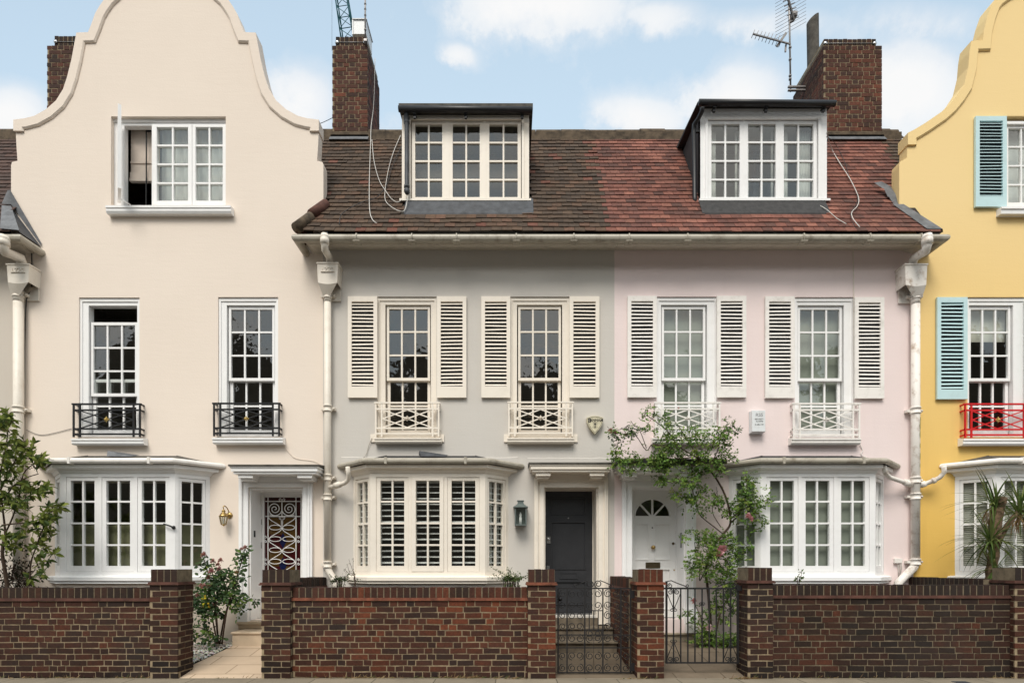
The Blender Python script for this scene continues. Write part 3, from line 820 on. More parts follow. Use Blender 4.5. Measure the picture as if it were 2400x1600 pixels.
n_big = noise(nt, D, 3.2, 7, 0.62); n_fine = noise(nt, D, 11.0, 9, 0.62)
nz = math_n(nt, 'SUBTRACT', math_n(nt, 'ADD', math_n(nt, 'MULTIPLY', n_big, 0.85), math_n(nt, 'MULTIPLY', n_fine, 0.8)), 0.825)
du = math_n(nt, 'ADD', u_, math_n(nt, 'MULTIPLY', math_n(nt, 'SUBTRACT', n_fine, 0.5), 0.10))
dv = math_n(nt, 'ADD', v_, math_n(nt, 'MULTIPLY', math_n(nt, 'SUBTRACT', n_fine, 0.5), 0.08))
# heaps of cumulus as they stand over the roofs (direction space: tangent of azimuth, tangent of elevation)
def px2(px, py): return (px - 1200) / F, (1325 - py) / F
heaps = [(700, 255, 85, 110, 1.1), (25, 265, 95, 70, 1.05), (1290, 5, 190, 70, 0.95), (1075, 130, 48, 32, 0.75),
         (1500, 275, 120, 55, 0.9), (1730, 235, 120, 95, 1.05), (2130, 200, 150, 130, 1.1), (1800, 60, 260, 45, 0.6),
         (2150, 60, 200, 70, 0.7), (1550, 40, 120, 45, 0.65), (930, 300, 90, 40, 0.5), (400, 330, 100, 50, 0.8)]
acc = None
for (hx, hy, rx, ry, k) in heaps:
    cu, cv = px2(hx, hy)
    a = math_n(nt, 'DIVIDE', math_n(nt, 'SUBTRACT', du, cu), rx / F); b = math_n(nt, 'DIVIDE', math_n(nt, 'SUBTRACT', dv, cv), ry / F)
    r2 = math_n(nt, 'ADD', math_n(nt, 'MULTIPLY', a, a), math_n(nt, 'MULTIPLY', b, b))
    g = math_n(nt, 'MULTIPLY', math_n(nt, 'EXPONENT', math_n(nt, 'MULTIPLY', r2, -0.8)), k)
    acc = g if acc is None else math_n(nt, 'MAXIMUM', acc, g)
front = math_n(nt, 'GREATER_THAN', dy_, 0.0)
acc = math_n(nt, 'MULTIPLY', acc, front)
back_cover = math_n(nt, 'MULTIPLY', math_n(nt, 'SUBTRACT', 1.0, front), 0.50)
cl = math_n(nt, 'ADD', math_n(nt, 'ADD', acc, back_cover), math_n(nt, 'MULTIPLY', nz, 1.45))
mask = ramp(nt, cl, [(0.20, 0.0), (0.42, 0.30), (0.60, 0.70), (1.0, 0.96)])
shade = ramp(nt, math_n(nt, 'ADD', math_n(nt, 'MULTIPLY', n_fine, 0.7), math_n(nt, 'MULTIPLY', cl, 0.5)), [(0.35, (0.84, 0.865, 0.91)), (0.75, (0.97, 0.965, 0.96))])
skyc = mixc(nt, 1.0, sky.outputs[0], (SKY_K, SKY_K * 0.97, SKY_K * 0.93), 'MULTIPLY')
haze = ramp(nt, v_, [(0.70, 0.95), (1.0, 0.82)])
skyc = mixc(nt, haze, skyc, (0.62, 0.79, 0.94))
c_all = mixc(nt, mask, skyc, shade)
# the sky behind the photographer, around the veiled sun, is brighter
c_all = mixc(nt, math_n(nt, 'SUBTRACT', 1.0, front), c_all, mixc(nt, 1.0, c_all, (1.62, 1.53, 1.40), 'MULTIPLY'))
# the far side of the street, behind the photographer, as a dark irregular skyline of roofs and trees
nl = noise(nt, D, 7.0, 5, 0.6)
line = math_n(nt, 'ADD', 0.10, math_n(nt, 'MULTIPLY', nl, 0.50))
below = math_n(nt, 'MULTIPLY', math_n(nt, 'LESS_THAN', v_, line), math_n(nt, 'SUBTRACT', 1.0, front))
opp = mixc(nt, noise(nt, D, 20, 4), (0.035, 0.036, 0.026), (0.16, 0.145, 0.115))
c_all = mixc(nt, below, c_all, opp)
L(nt, c_all, bg.inputs['Color']); bg.inputs['Strength'].default_value = 1.0

# ------------------------------------------------------------------ ground
g = MB(); g.box(-400, 400, -400, 400, -0.5, -0.13); g.build('ground', M['asphalt'], None, (0, 0, 0), kind='structure')
g = MB(); g.box(-60, 60, 4.4, 7.235, -0.14, 0.0); g.build('pavement', M['pavement'], None, (0, 0, 0), kind='structure')
g = MB(); g.box(-60, 60, 4.25, 4.40, -0.14, 0.004); g.build('kerb', M['stone_step'], None, (0, 0, 0), kind='structure')
def gz(y): return 0.0 if y < 7.24 else min(0.22, (y - 7.24) * 0.17)
def strip(name, mat, x0a, x1a, x0b, x1b, y0, y1, z0, z1, kind='structure'):
    m = MB(); m.add([(x0a, y0, z0), (x1a, y0, z0), (x1b, y1, z1), (x0b, y1, z1)], [(0, 1, 2, 3)])
    m.add([(x0a, y0, z0 - 0.14), (x1a, y0, z0 - 0.14), (x1a, y0, z0), (x0a, y0, z0)], [(0, 1, 2, 3)])
    return m.build(name, mat, None, (0, 0, 0), kind=kind)
strip('garden_soil', M['soil'], -14, 14, -14, 14, 7.236, 9.05, -0.012, 0.205)
strip('path', M['path_sand'], -4.36, -2.9, -4.13, -2.9, 7.236, 8.53, 0.0, 0.228)
strip('path', M['path_grey'], 0.30, 1.75, 0.35, 1.60, 7.236, 8.6, 0.0, 0.185)
strip('path', M['path_flag'], 1.76, 3.10, 1.70, 3.45, 7.236, 9.03, 0.0, 0.247)

# ------------------------------------------------------------------ houses
GZ = 0.05
GC = -5.387            # axis of the cream gable
GC2 = 8.57             # axis of the yellow gable
def gable_profile(cx, pts, foot_y, wall_half=2.45):
    """half profile (dx px at the wall plane, picture y) from the crown down -> full outline XZ left to right"""
    half = [(d / 150.0, PZ(y)) for d, y in pts]
    return [(cx - d, z) for d, z in reversed(half)], [(cx + d, z) for d, z in half]
P_CREAM = [(0, -66), (45, -62), (85, -46), (115, -22), (140, 0), (154, 20), (164, 37), (174, 65), (181, 82), (208, 83), (212, 105), (219, 143), (229, 184), (239, 214), (256, 241), (280, 262), (307, 277), (330, 283), (355, 286), (355, 310), (353, 350), (351, 377), (364, 380), (366, 388), (366, 450)]
P_YELL = [(0, -52), (50, -48), (95, -34), (130, -16), (152, 0), (163, 14), (174, 45), (182, 78), (184, 101), (211, 102), (215, 126), (218, 162), (228, 203), (244, 228), (262, 250), (282, 268), (320, 294), (345, 309), (359, 316), (359, 342), (360, 370), (377, 380), (378, 390), (378, 440)]
def smooth_pts(pts, hard):
    return pts

def gable_house(cx, wall_x0, wall_x1, prof, smat, trim, holes, label, loc, coping_top):
    h = thing('terraced_house', loc, label, 'house', 'houses of the terrace')
    lft, rgt = gable_profile(cx, prof, 0)
    outline = [(wall_x0, GZ), (wall_x1, GZ), (wall_x1, 6.33), (rgt[-1][0], 6.34)] + list(reversed(rgt)) + lft[1:] + [(lft[0][0], lft[0][1]), (lft[0][0], 6.34), (wall_x0, 6.33)]
    # outline goes counter-clockwise: bottom left, bottom right, up the right side, over the crown, down the left
    seen = []; out = []
    right_up = list(reversed(rgt)); left_down = [(2 * cx - x, z) for x, z in rgt]
    out = [(wall_x0, GZ), (wall_x1, GZ), (wall_x1, 6.33), (rgt[-1][0], 6.335)] + right_up + left_down[1:] + [(left_down[-1][0], 6.335), (wall_x0, 6.33)]
    mb = MB(); wall_face(mb, out, holes, th=0.18, reveal=0.18)
    wall = mb.build('wall', smat, h)
    # coping band along the curved edge
    crown = [p for p in prof if p[1] < (312 if prof is P_CREAM else 343)]
    cr = [(d / 150.0, PZ(y)) for d, y in crown]
    full = [(cx - d, z) for d, z in reversed(cr)] + [(cx + d, z) for d, z in cr[1:]]
    # offset inwards (down / towards the axis)
    m = MB(); n = len(full)
    def offs(t):
        res = []
        for i in range(n):
            a = Vector(full[max(0, i - 1)]); b = Vector(full[i]); c = Vector(full[min(n - 1, i + 1)])
            d1 = (b - a); d2 = (c - b)
            if d1.length < 1e-6: d1 = d2
            if d2.length < 1e-6: d2 = d1
            n1 = Vector((d1.y, -d1.x)).normalized(); n2 = Vector((d2.y, -d2.x)).normalized()
            k = n1 + n2
            k = k / max(0.35, k.dot(n2))
            res.append(b + k * t)
        return res
    o0 = offs(-0.012); o1 = offs(0.115); o2 = offs(0.135)
    def rib(A, ya, B, yb):
        vs = [(p.x, ya, p.y) for p in A] + [(p.x, yb, p.y) for p in B]
        m.add(vs, [[i, i + 1, n + i + 1, n + i] for i in range(n - 1)])
    rib(o0, 8.968, o1, 8.968); rib(o1, 8.968, o2, 8.985); rib(o2, 8.985, o2, 9.01); rib(o0, 9.20, o0, 8.968); rib(o1, 9.20, o0, 9.20)
    for i in (0, n - 1):
        m.add([(o0[i].x, 8.968, o0[i].y), (o1[i].x, 8.968, o1[i].y), (o1[i].x, 9.20, o1[i].y), (o0[i].x, 9.20, o0[i].y)], [(0, 1, 2, 3)])
    m.build('gable_coping', smat if trim is None else trim, h)
    # body and pitched roof behind the gable
    b = MB()
    for x in (wall_x0 + 0.01, wall_x1 - 0.01):
        b.add([(x, 9.17, GZ), (x, 12.3, GZ), (x, 12.3, 6.6), (x, 9.17, 6.6)], [(0, 1, 2, 3)])
    b.add([(wall_x0, 12.3, GZ), (wall_x1, 12.3, GZ), (wall_x1, 12.3, 6.6), (wall_x0, 12.3, 6.6)], [(0, 1, 2, 3)])
    b.box(wall_x0, wall_x1, 9.19, 12.3, 3.22, 3.34); b.box(wall_x0, wall_x1, 9.19, 12.3, 6.1, 6.24)
    b.box(wall_x0, wall_x1, 9.18, 12.3, GZ + 0.3, GZ + 0.4)
    b.box(cx - 1.5, cx + 1.5, 12.0, 12.28, 6.25, 8.0); b.box(cx - 1.52, cx - 1.5, 9.19, 12.0, 6.25, 8.2); b.box(cx + 1.5, cx + 1.52, 9.19, 12.0, 6.25, 8.2)
    b.box(cx - 1.5, cx + 1.5, 9.19, 12.0, 8.56, 8.6)
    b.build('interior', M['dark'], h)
    r = MB(); hw = 1.75; ze = 7.6; za = PZ(10)
    r.add([(cx - hw, 9.15, ze), (cx, 9.15, za), (cx, 12.5, za), (cx - hw, 12.5, ze), (cx + hw, 9.15, ze), (cx + hw, 12.5, ze), (cx - hw, 9.15, 6.3), (cx - hw, 12.5, 6.3), (cx + hw, 9.15, 6.3), (cx + hw, 12.5, 6.3)],
          [(0, 1, 2, 3), (1, 4, 5, 2), (0, 3, 7, 6), (4, 8, 9, 5), (3, 2, 5, 9, 7)])
    r.build('roof', M['ridge'], h)
    return h

def low_house(x0, x1, smat, holes, label, loc):
    h = thing('terraced_house', loc, label, 'house', 'houses of the terrace')
    mb = MB(); wall_face(mb, rect(x0, x1, GZ, 6.36), holes, th=0.18, reveal=0.18)
    mb.build('wall', smat, h)
    b = MB()
    zb = RIDGE_Z - SLOPE * (12.3 - RIDGE_Y)
    for x in (x0 + 0.01, x1 - 0.01):
        b.add([(x, 9.17, GZ), (x, 12.3, GZ), (x, 12.3, zb - 0.05), (x, RIDGE_Y, RIDGE_Z - 0.06), (x, 9.17, roof_z(9.17) - 0.05)], [(0, 1, 2, 3, 4)])
    b.add([(x0, 12.3, GZ), (x1, 12.3, GZ), (x1, 12.3, zb), (x0, 12.3, zb)], [(0, 1, 2, 3)])
    b.box(x0, x1, 9.19, 12.3, 3.22, 3.34); b.box(x0, x1, 9.19, 12.3, 6.1, 6.24)
    b.box(x0, x1, 9.18, 12.3, GZ + 0.3, GZ + 0.4)
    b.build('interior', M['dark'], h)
    return h

def roof_part(house, x0, x1, keep, colf, rough, base_strips, back_x):
    mb = MB(); tiles(mb, keep, colf, x0, x1, rough=rough)
    dk = (0.03, 0.025, 0.02)
    for (a, b, ya, yb) in base_strips:
        mb.add([(a, ya, roof_z(ya) - 0.012), (b, ya, roof_z(ya) - 0.012), (b, yb, roof_z(yb) - 0.012), (a, yb, roof_z(yb) - 0.012)], [(0, 1, 2, 3)], dk)
    a, b = back_x
    zb = RIDGE_Z - SLOPE * (12.5 - RIDGE_Y)
    mb.add([(a, RIDGE_Y, RIDGE_Z), (b, RIDGE_Y, RIDGE_Z), (b, 12.5, zb), (a, 12.5, zb)], [(3, 2, 1, 0)], (0.07, 0.05, 0.04))
    return mb.build('roof', M['tile'], house, recalc=False)
def ridge(house, x0, x1):
    mb = MB(); x = x0; i = 0
    while x < x1 - 0.01:
        e = min(x + 0.45, x1); r = 0.095 + R.uniform(-0.006, 0.006); dz = R.uniform(-0.008, 0.008)
        pts = []
        for q in (x + 0.004, e - 0.004):
            for t in range(9):
                a = math.pi * t / 8
                pts.append((q, RIDGE_Y - r * 1.15 * math.cos(a), RIDGE_Z - 0.06 + dz + r * 1.1 * math.sin(a)))
        fs = [(k, k + 1, 9 + k + 1, 9 + k) for k in range(8)] + [tuple(range(8, -1, -1)), tuple(range(9, 18))]
        mb.add(pts, fs); x = e; i += 1
    # bedding mortar below the ridge tiles
    mb.box(x0, x1, RIDGE_Y - 0.17, RIDGE_Y + 0.05, RIDGE_Z - 0.24, RIDGE_Z - 0.10)
    return mb.build('ridge', M['ridge'], house)
def eaves(house, xl, xr, end_l=True, end_r=True, clips=()):
    plan = [(xl, 9.0), (xl, 8.68), (xr, 8.68), (xr, 9.0)]
    if not end_l: plan = plan[1:]
    if not end_r: plan = plan[:-1]
    ye = 8.997
    mb = MB()
    mb.sweep(plan, [(0.0, 6.40), (0.0, 6.305), (-0.015, 6.295), (-0.03, 6.295), (-0.05, 6.275), (-0.10, 6.275), (-0.15, 6.285), (-0.22, 6.31), (-0.30, 6.33), (-0.315, 6.33), (-0.315, 6.40)], yend=ye if end_l and end_r else None)
    mb.build('eaves_cornice', M['eaves'], house)
    mg = MB(); rr = 0.058
    pr = [(0.085 + rr * math.sin(t), 6.285 - rr * math.cos(t)) for t in [math.pi * 2 * q / 12 for q in range(12)]]
    mg.sweep(plan, pr, yend=8.99 if end_l and end_r else None)
    for x in clips:
        mg.tube([(x, 8.60, 6.225), (x, 8.56, 6.228), (x, 8.533, 6.25), (x, 8.530, 6.29), (x, 8.545, 6.33), (x, 8.59, 6.345)], 0.011, 6)
        mg.box(x - 0.05, x + 0.05, 8.535, 8.66, 6.223, 6.232)
    mg.build('gutter', M['gutter'], house)
def hip_face(house, A, B, C, mat, name='hip'):
    m = MB(); m.add([A, B, C], [(0, 1, 2)]); m.build(name, mat, house, recalc=False)

def chimney(house, x0, x1, y0, y1, z0, z1, cap_x0, cap_x1, cap_z, label=None):
    mb = MB(); mm = MB()
    def soot(u, z): return 1.0 if z < (z1 - z0) * 0.55 else 1.0 - 0.40 * (z - (z1 - z0) * 0.55) / ((z1 - z0) * 0.45)
    brick_block(mb, mm, x0, x1, y0, y1, z0, z1, BR_CHIM, 'FLRB', 'chimney', soot, 0.0765)
    mm.box(x0 + 0.01, x1 - 0.01, y0 + 0.01, y1 - 0.01, z1 - 0.01, z1 + 0.002)
    soldier_row(mb, mm, cap_x0, cap_x1, y0 + 0.05, y1 - 0.05, z1, cap_z, BR_SOOT, 'X', 0.085)
    mm.box(cap_x0 + 0.12, cap_x1 - 0.12, y0 + 0.15, y1 - 0.15, cap_z - 0.01, cap_z + 0.035)
    ch = mb.build('chimney', M['brick'], house)
    if label: ch['label'] = label
    mm.build('mortar', M['mortar'], ch)
    s = MB(); zc = (z1 + cap_z) / 2
    for yy in (y0 + 0.045, y1 - 0.045): s.tube([(cap_x0 - 0.004, yy, zc), (cap_x1 + 0.004, yy, zc)], 0.006, 5)
    for xx in (cap_x0 - 0.005, cap_x1 + 0.005):
        s.tube([(xx, y0 + 0.045, zc), (xx, y1 - 0.045, zc)], 0.006, 5)
    s.build('strap', M['steel'], ch)
    s = MB()
    for xx in (cap_x0 + 0.03, cap_x1 - 0.03): s.lathe((xx, y0 + 0.045, zc), [(0.035, 0.0), (0.03, 0.012), (0.008, 0.02)], 10, axis='Y')
    s.build('strap_boss', M['chrome'], ch)
    f = MB(); f.box(x0 - 0.02, x1 + 0.02, y0 - 0.03, y0 + 0.3, z0 + 0.0, z0 + 0.07)
    f.xprism([(y0 - 0.10, z0 - 0.06), (y0 - 0.02, z0 + 0.05), (y0 - 0.02, z0 - 0.06)], x0 - 0.03, x1 + 0.03)
    f.build('flashing', M['lead'], ch)
    return ch

def dormer(house, px0, px1, top_py, case_px, case_py, roof_px, mat, cheek, roofmat, apron_px, soffit=None, label=None, glass='glass', net=False):
    y = 9.07
    x0, x1 = PX(px0, y), PX(px1, y); zt = PZ(top_py, y); zb = roof_z(y) - 0.005
    yi = EAVE_Y + (zt - EAVE_Z) / SLOPE
    m = MB()
    for x, s in ((x0, 1), (x1, -1)):
        a, b = (x, x + 0.04 * s) if s > 0 else (x - 0.04, x)
        m.xprism([(y + 0.01, zb - 0.05), (yi + 0.03, zt), (y + 0.01, zt)], a, b)
    d = m.build('dormer', cheek, house)
    if label: d['label'] = label
    fr = (Vector((0, y, 0)), Vector((1, 0, 0)), Vector((0, -1, 0)))
    mf = MB(); gs = [MB() for _ in case_px]
    c0, c1 = PX(case_px[0][0], y), PX(case_px[-1][1], y); cz1, cz0 = PZ(case_py[0], y), PZ(case_py[1], y)
    border(mf, fr, x0, x1, zb + 0.012, zt, c0 - x0 - 0.012, zt - cz1 - 0.012, cz0 - zb - 0.024, -0.10, 0.0, x1 - c1 - 0.012)
    border(mf, fr, c0 - 0.05, c1 + 0.05, cz0 - 0.03, cz1 + 0.035, 0.038, 0.022, 0.0, 0.0, 0.022)
    for i, (a, b) in enumerate(case_px):
        grid_bars(mf, gs[i], fr, PX(a, y), PX(b, y), cz0, cz1, 2, 4, 0.052, 0.045, 0.06, 0.026, -0.06, -0.008)
        if i < len(case_px) - 1:
            mf.fbox(fr, PX(b, y), PX(case_px[i + 1][0], y), -0.10, -0.004, cz0 - 0.01, cz1 + 0.01)
    mf.box(x0 - 0.03, x1 + 0.03, y - 0.05, y + 0.05, zb + 0.012, zb + 0.045)
    mf.build('frame', mat, d)
    panes(gs, M[glass], d)
    mr = MB()
    r0, r1 = PX(roof_px[0], 8.93), PX(roof_px[1], 8.93)
    zr1 = PZ(roof_px[2], 8.93)
    mr.xprism([(8.94, zt + 0.004), (yi + 0.12, zt + 0.10), (yi + 0.12, zt + 0.16), (8.94, zr1)], r0, r1)
    mr.build('roof', roofmat, d)
    mg2 = MB(); rr = 0.045
    zc = zt - 0.045
    mg2.tube([(r0 + 0.005, 8.905, zc + 0.012), (r1 - 0.01, 8.905, zc - 0.006)], rr, 12)
    for t in (0.12, 0.5, 0.92):
        x = r0 + (r1 - r0) * t
        mg2.box(x - 0.025, x + 0.025, 8.91, 9.0, zc - 0.055, zc - 0.040); mg2.box(x - 0.02, x + 0.02, 8.935, 8.97, zc - 0.10, zc - 0.04)
    mg2.build('gutter', M['black'], d)
    ma = MB()
    a0, a1 = PX(apron_px[0], 8.93), PX(apron_px[1], 8.93)
    yb = 8.865
    ma.add([(a0, yb, roof_z(yb) + 0.035), (a1, yb, roof_z(yb) + 0.035), (a1, y + 0.005, roof_z(y) + 0.012), (a0, y + 0.005, roof_z(y) + 0.012),
            (a0, yb, roof_z(yb) - 0.01), (a1, yb, roof_z(yb) - 0.01), (a0, y - 0.01, roof_z(y) + 0.06), (a1, y - 0.01, roof_z(y) + 0.06)],
           [(0, 1, 7, 6), (4, 5, 1, 0)])
    ma.build('apron_flashing', M['lead_dark'] if not net else M['bitumen'], d, recalc=False)
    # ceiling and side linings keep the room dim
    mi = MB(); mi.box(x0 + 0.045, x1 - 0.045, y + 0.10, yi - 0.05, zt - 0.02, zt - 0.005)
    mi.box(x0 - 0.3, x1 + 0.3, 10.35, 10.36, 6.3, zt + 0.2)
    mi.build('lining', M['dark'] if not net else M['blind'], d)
    if net:
        mc = MB()
        for k, (a, b) in enumerate(case_px):
            xa, xb = PX(a, y) + 0.03, PX(b, y) - 0.03
            w = 0.15 if k != 1 else 0.10
            for (q0, q1) in ((xa, xa + w), (xb - w * (1.2 if k == 2 else 0.25), xb)):
                nn = 14; vs = []
                for t in range(nn + 1):
                    x = q0 + (q1 - q0) * t / nn; yy = y + 0.16 + 0.018 * math.sin(t * 1.9 + k)
                    vs += [(x, yy, cz0 + 0.02), (x, yy, cz1 - 0.06)]
                mc.add(vs, [(2 * t, 2 * t + 2, 2 * t + 3, 2 * t + 1) for t in range(nn)], None, True)
        mc.build('curtain', M['net'], d, recalc=False)
        # the far window of the room, seen as a grid of bars against daylight grey
        mw = MB(); xw0, xw1 = x0 + 0.15, x1 - 0.1
        for t in range(8): mw.box(xw0 + (xw1 - xw0) * t / 7 - 0.03, xw0 + (xw1 - xw0) * t / 7 + 0.03, 9.75, 9.77, zb + 0.1, zt - 0.2)
        for t in range(4): mw.box(xw0, xw1, 9.77, 9.79, zb + 0.35 + 0.38 * t, zb + 0.40 + 0.38 * t)
        mw.build('inner_bars', M['lead'], d)
    return d, x0, x1, zb, zt
# ======================================================== CREAM GABLED HOUSE
def bay_hole(cx): return rect(cx - 1.10, cx + 1.10, 1.30, 2.72)
CB, GB, PB, YB = -5.93, -1.267, 4.60, 8.13
cream_holes = [prect(185, 327, 697, 1023), prect(511, 652, 696, 1023), prect(260, 529, 273, 481), prect(585, 711, 1143, 1452), bay_hole(CB)]
H1 = gable_house(GC, -7.60, -2.952, P_CREAM, M['stucco_cream'], None, cream_holes,
                 'cream stucco house with a tall curved gable, black window guards and a stained glass door', (GC, 9.0, 0), None)
sash_window(H1, (185, 327), (697, 1023), (205, 317), M['white'], M['glass_sky'], (166, 335), (1026, 1041), lowered=0.24, label='sash window with its upper sash pulled down')
sash_window(H1, (511, 652), (696, 1023), (530, 641), M['white'], M['glass_sky'], (497, 662), (1024, 1039))
balconette(H1, (171, 330), (945, 1024), M['iron_black'], M['gold'])
balconette(H1, (500, 656), (943.5, 1022), M['iron_black'], M['gold'])
# attic casements, the left one standing open
u0, u1, z1, z0 = PX(260), PX(529), PZ(273), PZ(481)
mb = MB(); mg = MB()
border(mb, FAC, u0 + 0.002, u1 - 0.002, z0 + 0.002, z1 - 0.04, 0.16, 0.05, 0.03, -0.16, -0.07, 0.03)
mb.fbox(FAC, u0 + 0.002, u1 - 0.002, -0.17, -0.05, z1 - 0.045, z1 - 0.002)
cz0, cz1 = z0 + 0.03, z1 - 0.085
grid_bars(mb, mg, FAC, PX(354), PX(446), cz0, cz1, 2, 4, 0.06, 0.045, 0.07, 0.026, -0.11, -0.045)
mg_r = MB()
grid_bars(mb, mg_r, FAC, PX(447), PX(526), cz0, cz1, 2, 4, 0.05, 0.045, 0.07, 0.026, -0.11, -0.045)
mb.fbox(FAC, PX(354) - 0.02, PX(354) - 0.002, -0.15, -0.05, cz0, cz1)
win = mb.build('window', M['white'], H1, label='attic window with its left casement open')
panes([mg, mg_r], M['glass_sky'], win)
hx = PX(275); Ud = Vector((0.575, -0.818, 0)).normalized(); Nd = Vector((Ud.y, -Ud.x, 0))
mc = MB(); mgc = MB()
grid_bars(mc, mgc, (Vector((hx, 9.0, 0)), Ud, Nd), 0.0, 0.44, cz0 + 0.01, cz1, 2, 4, 0.05, 0.045, 0.07, 0.026, -0.045, 0.0)
cs = mc.build('casement', M['white'], win); mgc.build('pane', M['glass'], win, recalc=False)
mc = MB(); mc.tube([(PX(280), 8.97, z0 + 0.10), (PX(302), 9.04, z0 + 0.03)], 0.009, 6); mc.build('casement_stay', M['white'], win)
mc = MB()
bz = PZ(404)
mc.box(PX(283), PX(352), 9.24, 9.25, bz + 0.09, z1); mc.box(PX(283), PX(352), 9.20, 9.26, bz, bz + 0.05); mc.box(PX(283), PX(352), 9.215, 9.255, bz + 0.05, bz + 0.15)
mc.box(PX(283), PX(352), 9.225, 9.25, bz + 0.30, bz + 0.33)
mc.build('blind', M['linen'], win)
mc = MB(); grid_bars(mc, MB(), (Vector((0, 9.0, 0)), Vector((1, 0, 0)), Vector((0, -1, 0))), PX(325), PX(352), cz0, cz1, 1, 1, 0.012, 0.02, 0.02, 0.02, -0.19, -0.17)
mc.build('inner_frame', M['black'], win)
mc = MB(); n = 40; vs = []
for t in range(n + 1):
    x = PX(357) + (PX(531) - PX(357)) * t / n; vs += [(x, 9.24 + 0.02 * math.sin(t * 1.3), z0), (x, 9.24 + 0.02 * math.sin(t * 1.3 + 0.4), z1)]
mc.add(vs, [(2 * t, 2 * t + 2, 2 * t + 3, 2 * t + 1) for t in range(n)], None, True)
mc.build('curtain', M['net'], win, recalc=False)
ms = MB(); d = 0.11
sz1, sz0 = PZ(482, 8.9), PZ(499, 8.9); h = sz1 - sz0
ms.xprism([(9 - d, sz1), (9 - d, sz1 - h * .3), (9 - d + .012, sz1 - h * .33), (9 - d + .012, sz1 - h * .7), (9 - d + .03, sz0), (8.999, sz0), (8.999, sz1 + 0.01)], PX(248, 8.9), PX(541, 8.9))
ms.build('window_sill', M['white'], H1)
bay_window(H1, CB, M['white'], M['stucco_cream'], M['felt'], 'plain', inside='half_screen', gm=M['white_old'], lead_flap=-0.15, label='bay window with four white casements')
# casement stay left standing out on the bay
mc = MB(); yb = 8.6
mc.tube([(PX(381, yb), 8.63, PZ(1227, yb)), (PX(396, yb), yb, PZ(1231, yb)), (PX(402, yb), 8.62, PZ(1234, yb))], 0.012, 6)
mc.lathe((PX(403, yb), 8.645, PZ(1235, yb)), [(0.03, 0), (0.02, 0.03)], 8, axis='Y')
mc.build('window_catch', M['iron_black'], H1)

def door_lining(house, x0, x1, zt, z0, y1, mat, th=0.02):
    m = MB()
    m.box(x0 + 0.001, x0 + th, 8.999, y1, z0, zt - 0.001); m.box(x1 - th, x1 - 0.001, 8.999, y1, z0, zt - 0.001); m.box(x0 + th, x1 - th, 8.999, y1, zt - th, zt - 0.001)
    m.box(x0 - 0.1, x0, 9.19, y1 + 0.05, z0, zt + 0.1); m.box(x1, x1 + 0.1, 9.19, y1 + 0.05, z0, zt + 0.1); m.box(x0 - 0.1, x1 + 0.1, 9.19, y1 + 0.05, zt, zt + 0.1)
    m.build('door_lining', mat, house)

m = MB()
a0, a1, t = moulding_frame(m, FAC, PX(563), PX(734), 0.545, PZ(1121), [(0.035, 0.055), (0.02, 0.07), (0.03, 0.035), (0.055, 0.045)])
m.fbox(FAC, PX(563) + 0.01, PX(734) - 0.01, 0.0, 0.05, PZ(1121), PZ(1105) + 0.02)
m.fbox(FAC, PX(563) - 0.012, PX(563) + 0.15, 0.0, 0.085, 0.545, 0.70); m.fbox(FAC, PX(734) - 0.15, PX(734) + 0.012, 0.0, 0.085, 0.545, 0.70)
m.build('door_surround', M['white'], H1)
hood(H1, (537, 746), (1090, 1109), M['white'], M['felt'])
door_lining(H1, PX(585), PX(711), PZ(1143), 0.55, 9.42, M['white'])
yd = 9.38
m = MB(); fr = (Vector((0, yd, 0)), Vector((1, 0, 0)), Vector((0, -1, 0)))
gx0, gx1, gz0, gz1 = -4.03, -3.44, 0.98, 2.524
dx0, dx1, dz0, dz1 = PX(585) + 0.022, PX(711) - 0.022, 0.56, PZ(1143) - 0.022
m.fbox(fr, dx0, gx0, -0.05, 0.0, dz0, dz1); m.fbox(fr, gx1, dx1, -0.05, 0.0, dz0, dz1); m.fbox(fr, gx0, gx1, -0.05, -0.001, dz0, gz0); m.fbox(fr, gx0, gx1, -0.05, -0.001, gz1, dz1)
border(m, fr, gx0 - 0.02, gx1 + 0.02, gz0 - 0.02, gz1 + 0.02, 0.02, 0.02, 0.02, 0.0, 0.012)
m.fbox(fr, dx0 + 0.12, dx1 - 0.12, 0.0, 0.008, 0.66, 0.90)
door = m.build('door', M['door_white'], H1)
sg, snt, sout = new_mat('stained glass')
a = snt.nodes.new('ShaderNodeAttribute'); a.attribute_name = 'Col'
princ(snt, sout, a.outputs[0], 0.12, None, 0, 0.5)
m = MB(); RED, AMB, BLU, BRN = (0.045, 0.004, 0.006), (0.085, 0.045, 0.010), (0.006, 0.010, 0.05), (0.04, 0.022, 0.010)
w = gx1 - gx0; hgt = gz1 - gz0
def q(x0, x1, z0, z1, c, dy=0.0): m.add([(x0, yd + 0.02 - dy, z0), (x1, yd + 0.02 - dy, z0), (x1, yd + 0.02 - dy, z1), (x0, yd + 0.02 - dy, z1)], [(0, 1, 2, 3)], c)
q(gx0, gx1, gz0, gz1, RED)
ix0, ix1 = gx0 + w * 0.105, gx1 - w * 0.105
q(ix0, ix1, gz0, gz1 - 0.07, BRN, 0.003)
rows = [(1.92, 2.20), (1.66, 1.92), (1.40, 1.66), (1.15, 1.40), (0.98, 1.15)]
mx = (ix0 + ix1) / 2
for i, (b, tt) in enumerate(rows):
    q(ix0, mx, b, tt, AMB if i % 2 == 0 else RED, 0.005); q(mx, ix1, b, tt, RED if (i % 2 == 0 and i > 0) else AMB, 0.005)
for zc in (1.82, 1.42, 1.05):
    m.add([(mx - 0.065, yd + 0.012, zc), (mx, yd + 0.012, zc - 0.13), (mx + 0.065, yd + 0.012, zc), (mx, yd + 0.012, zc + 0.13)], [(0, 1, 2, 3)], BLU)
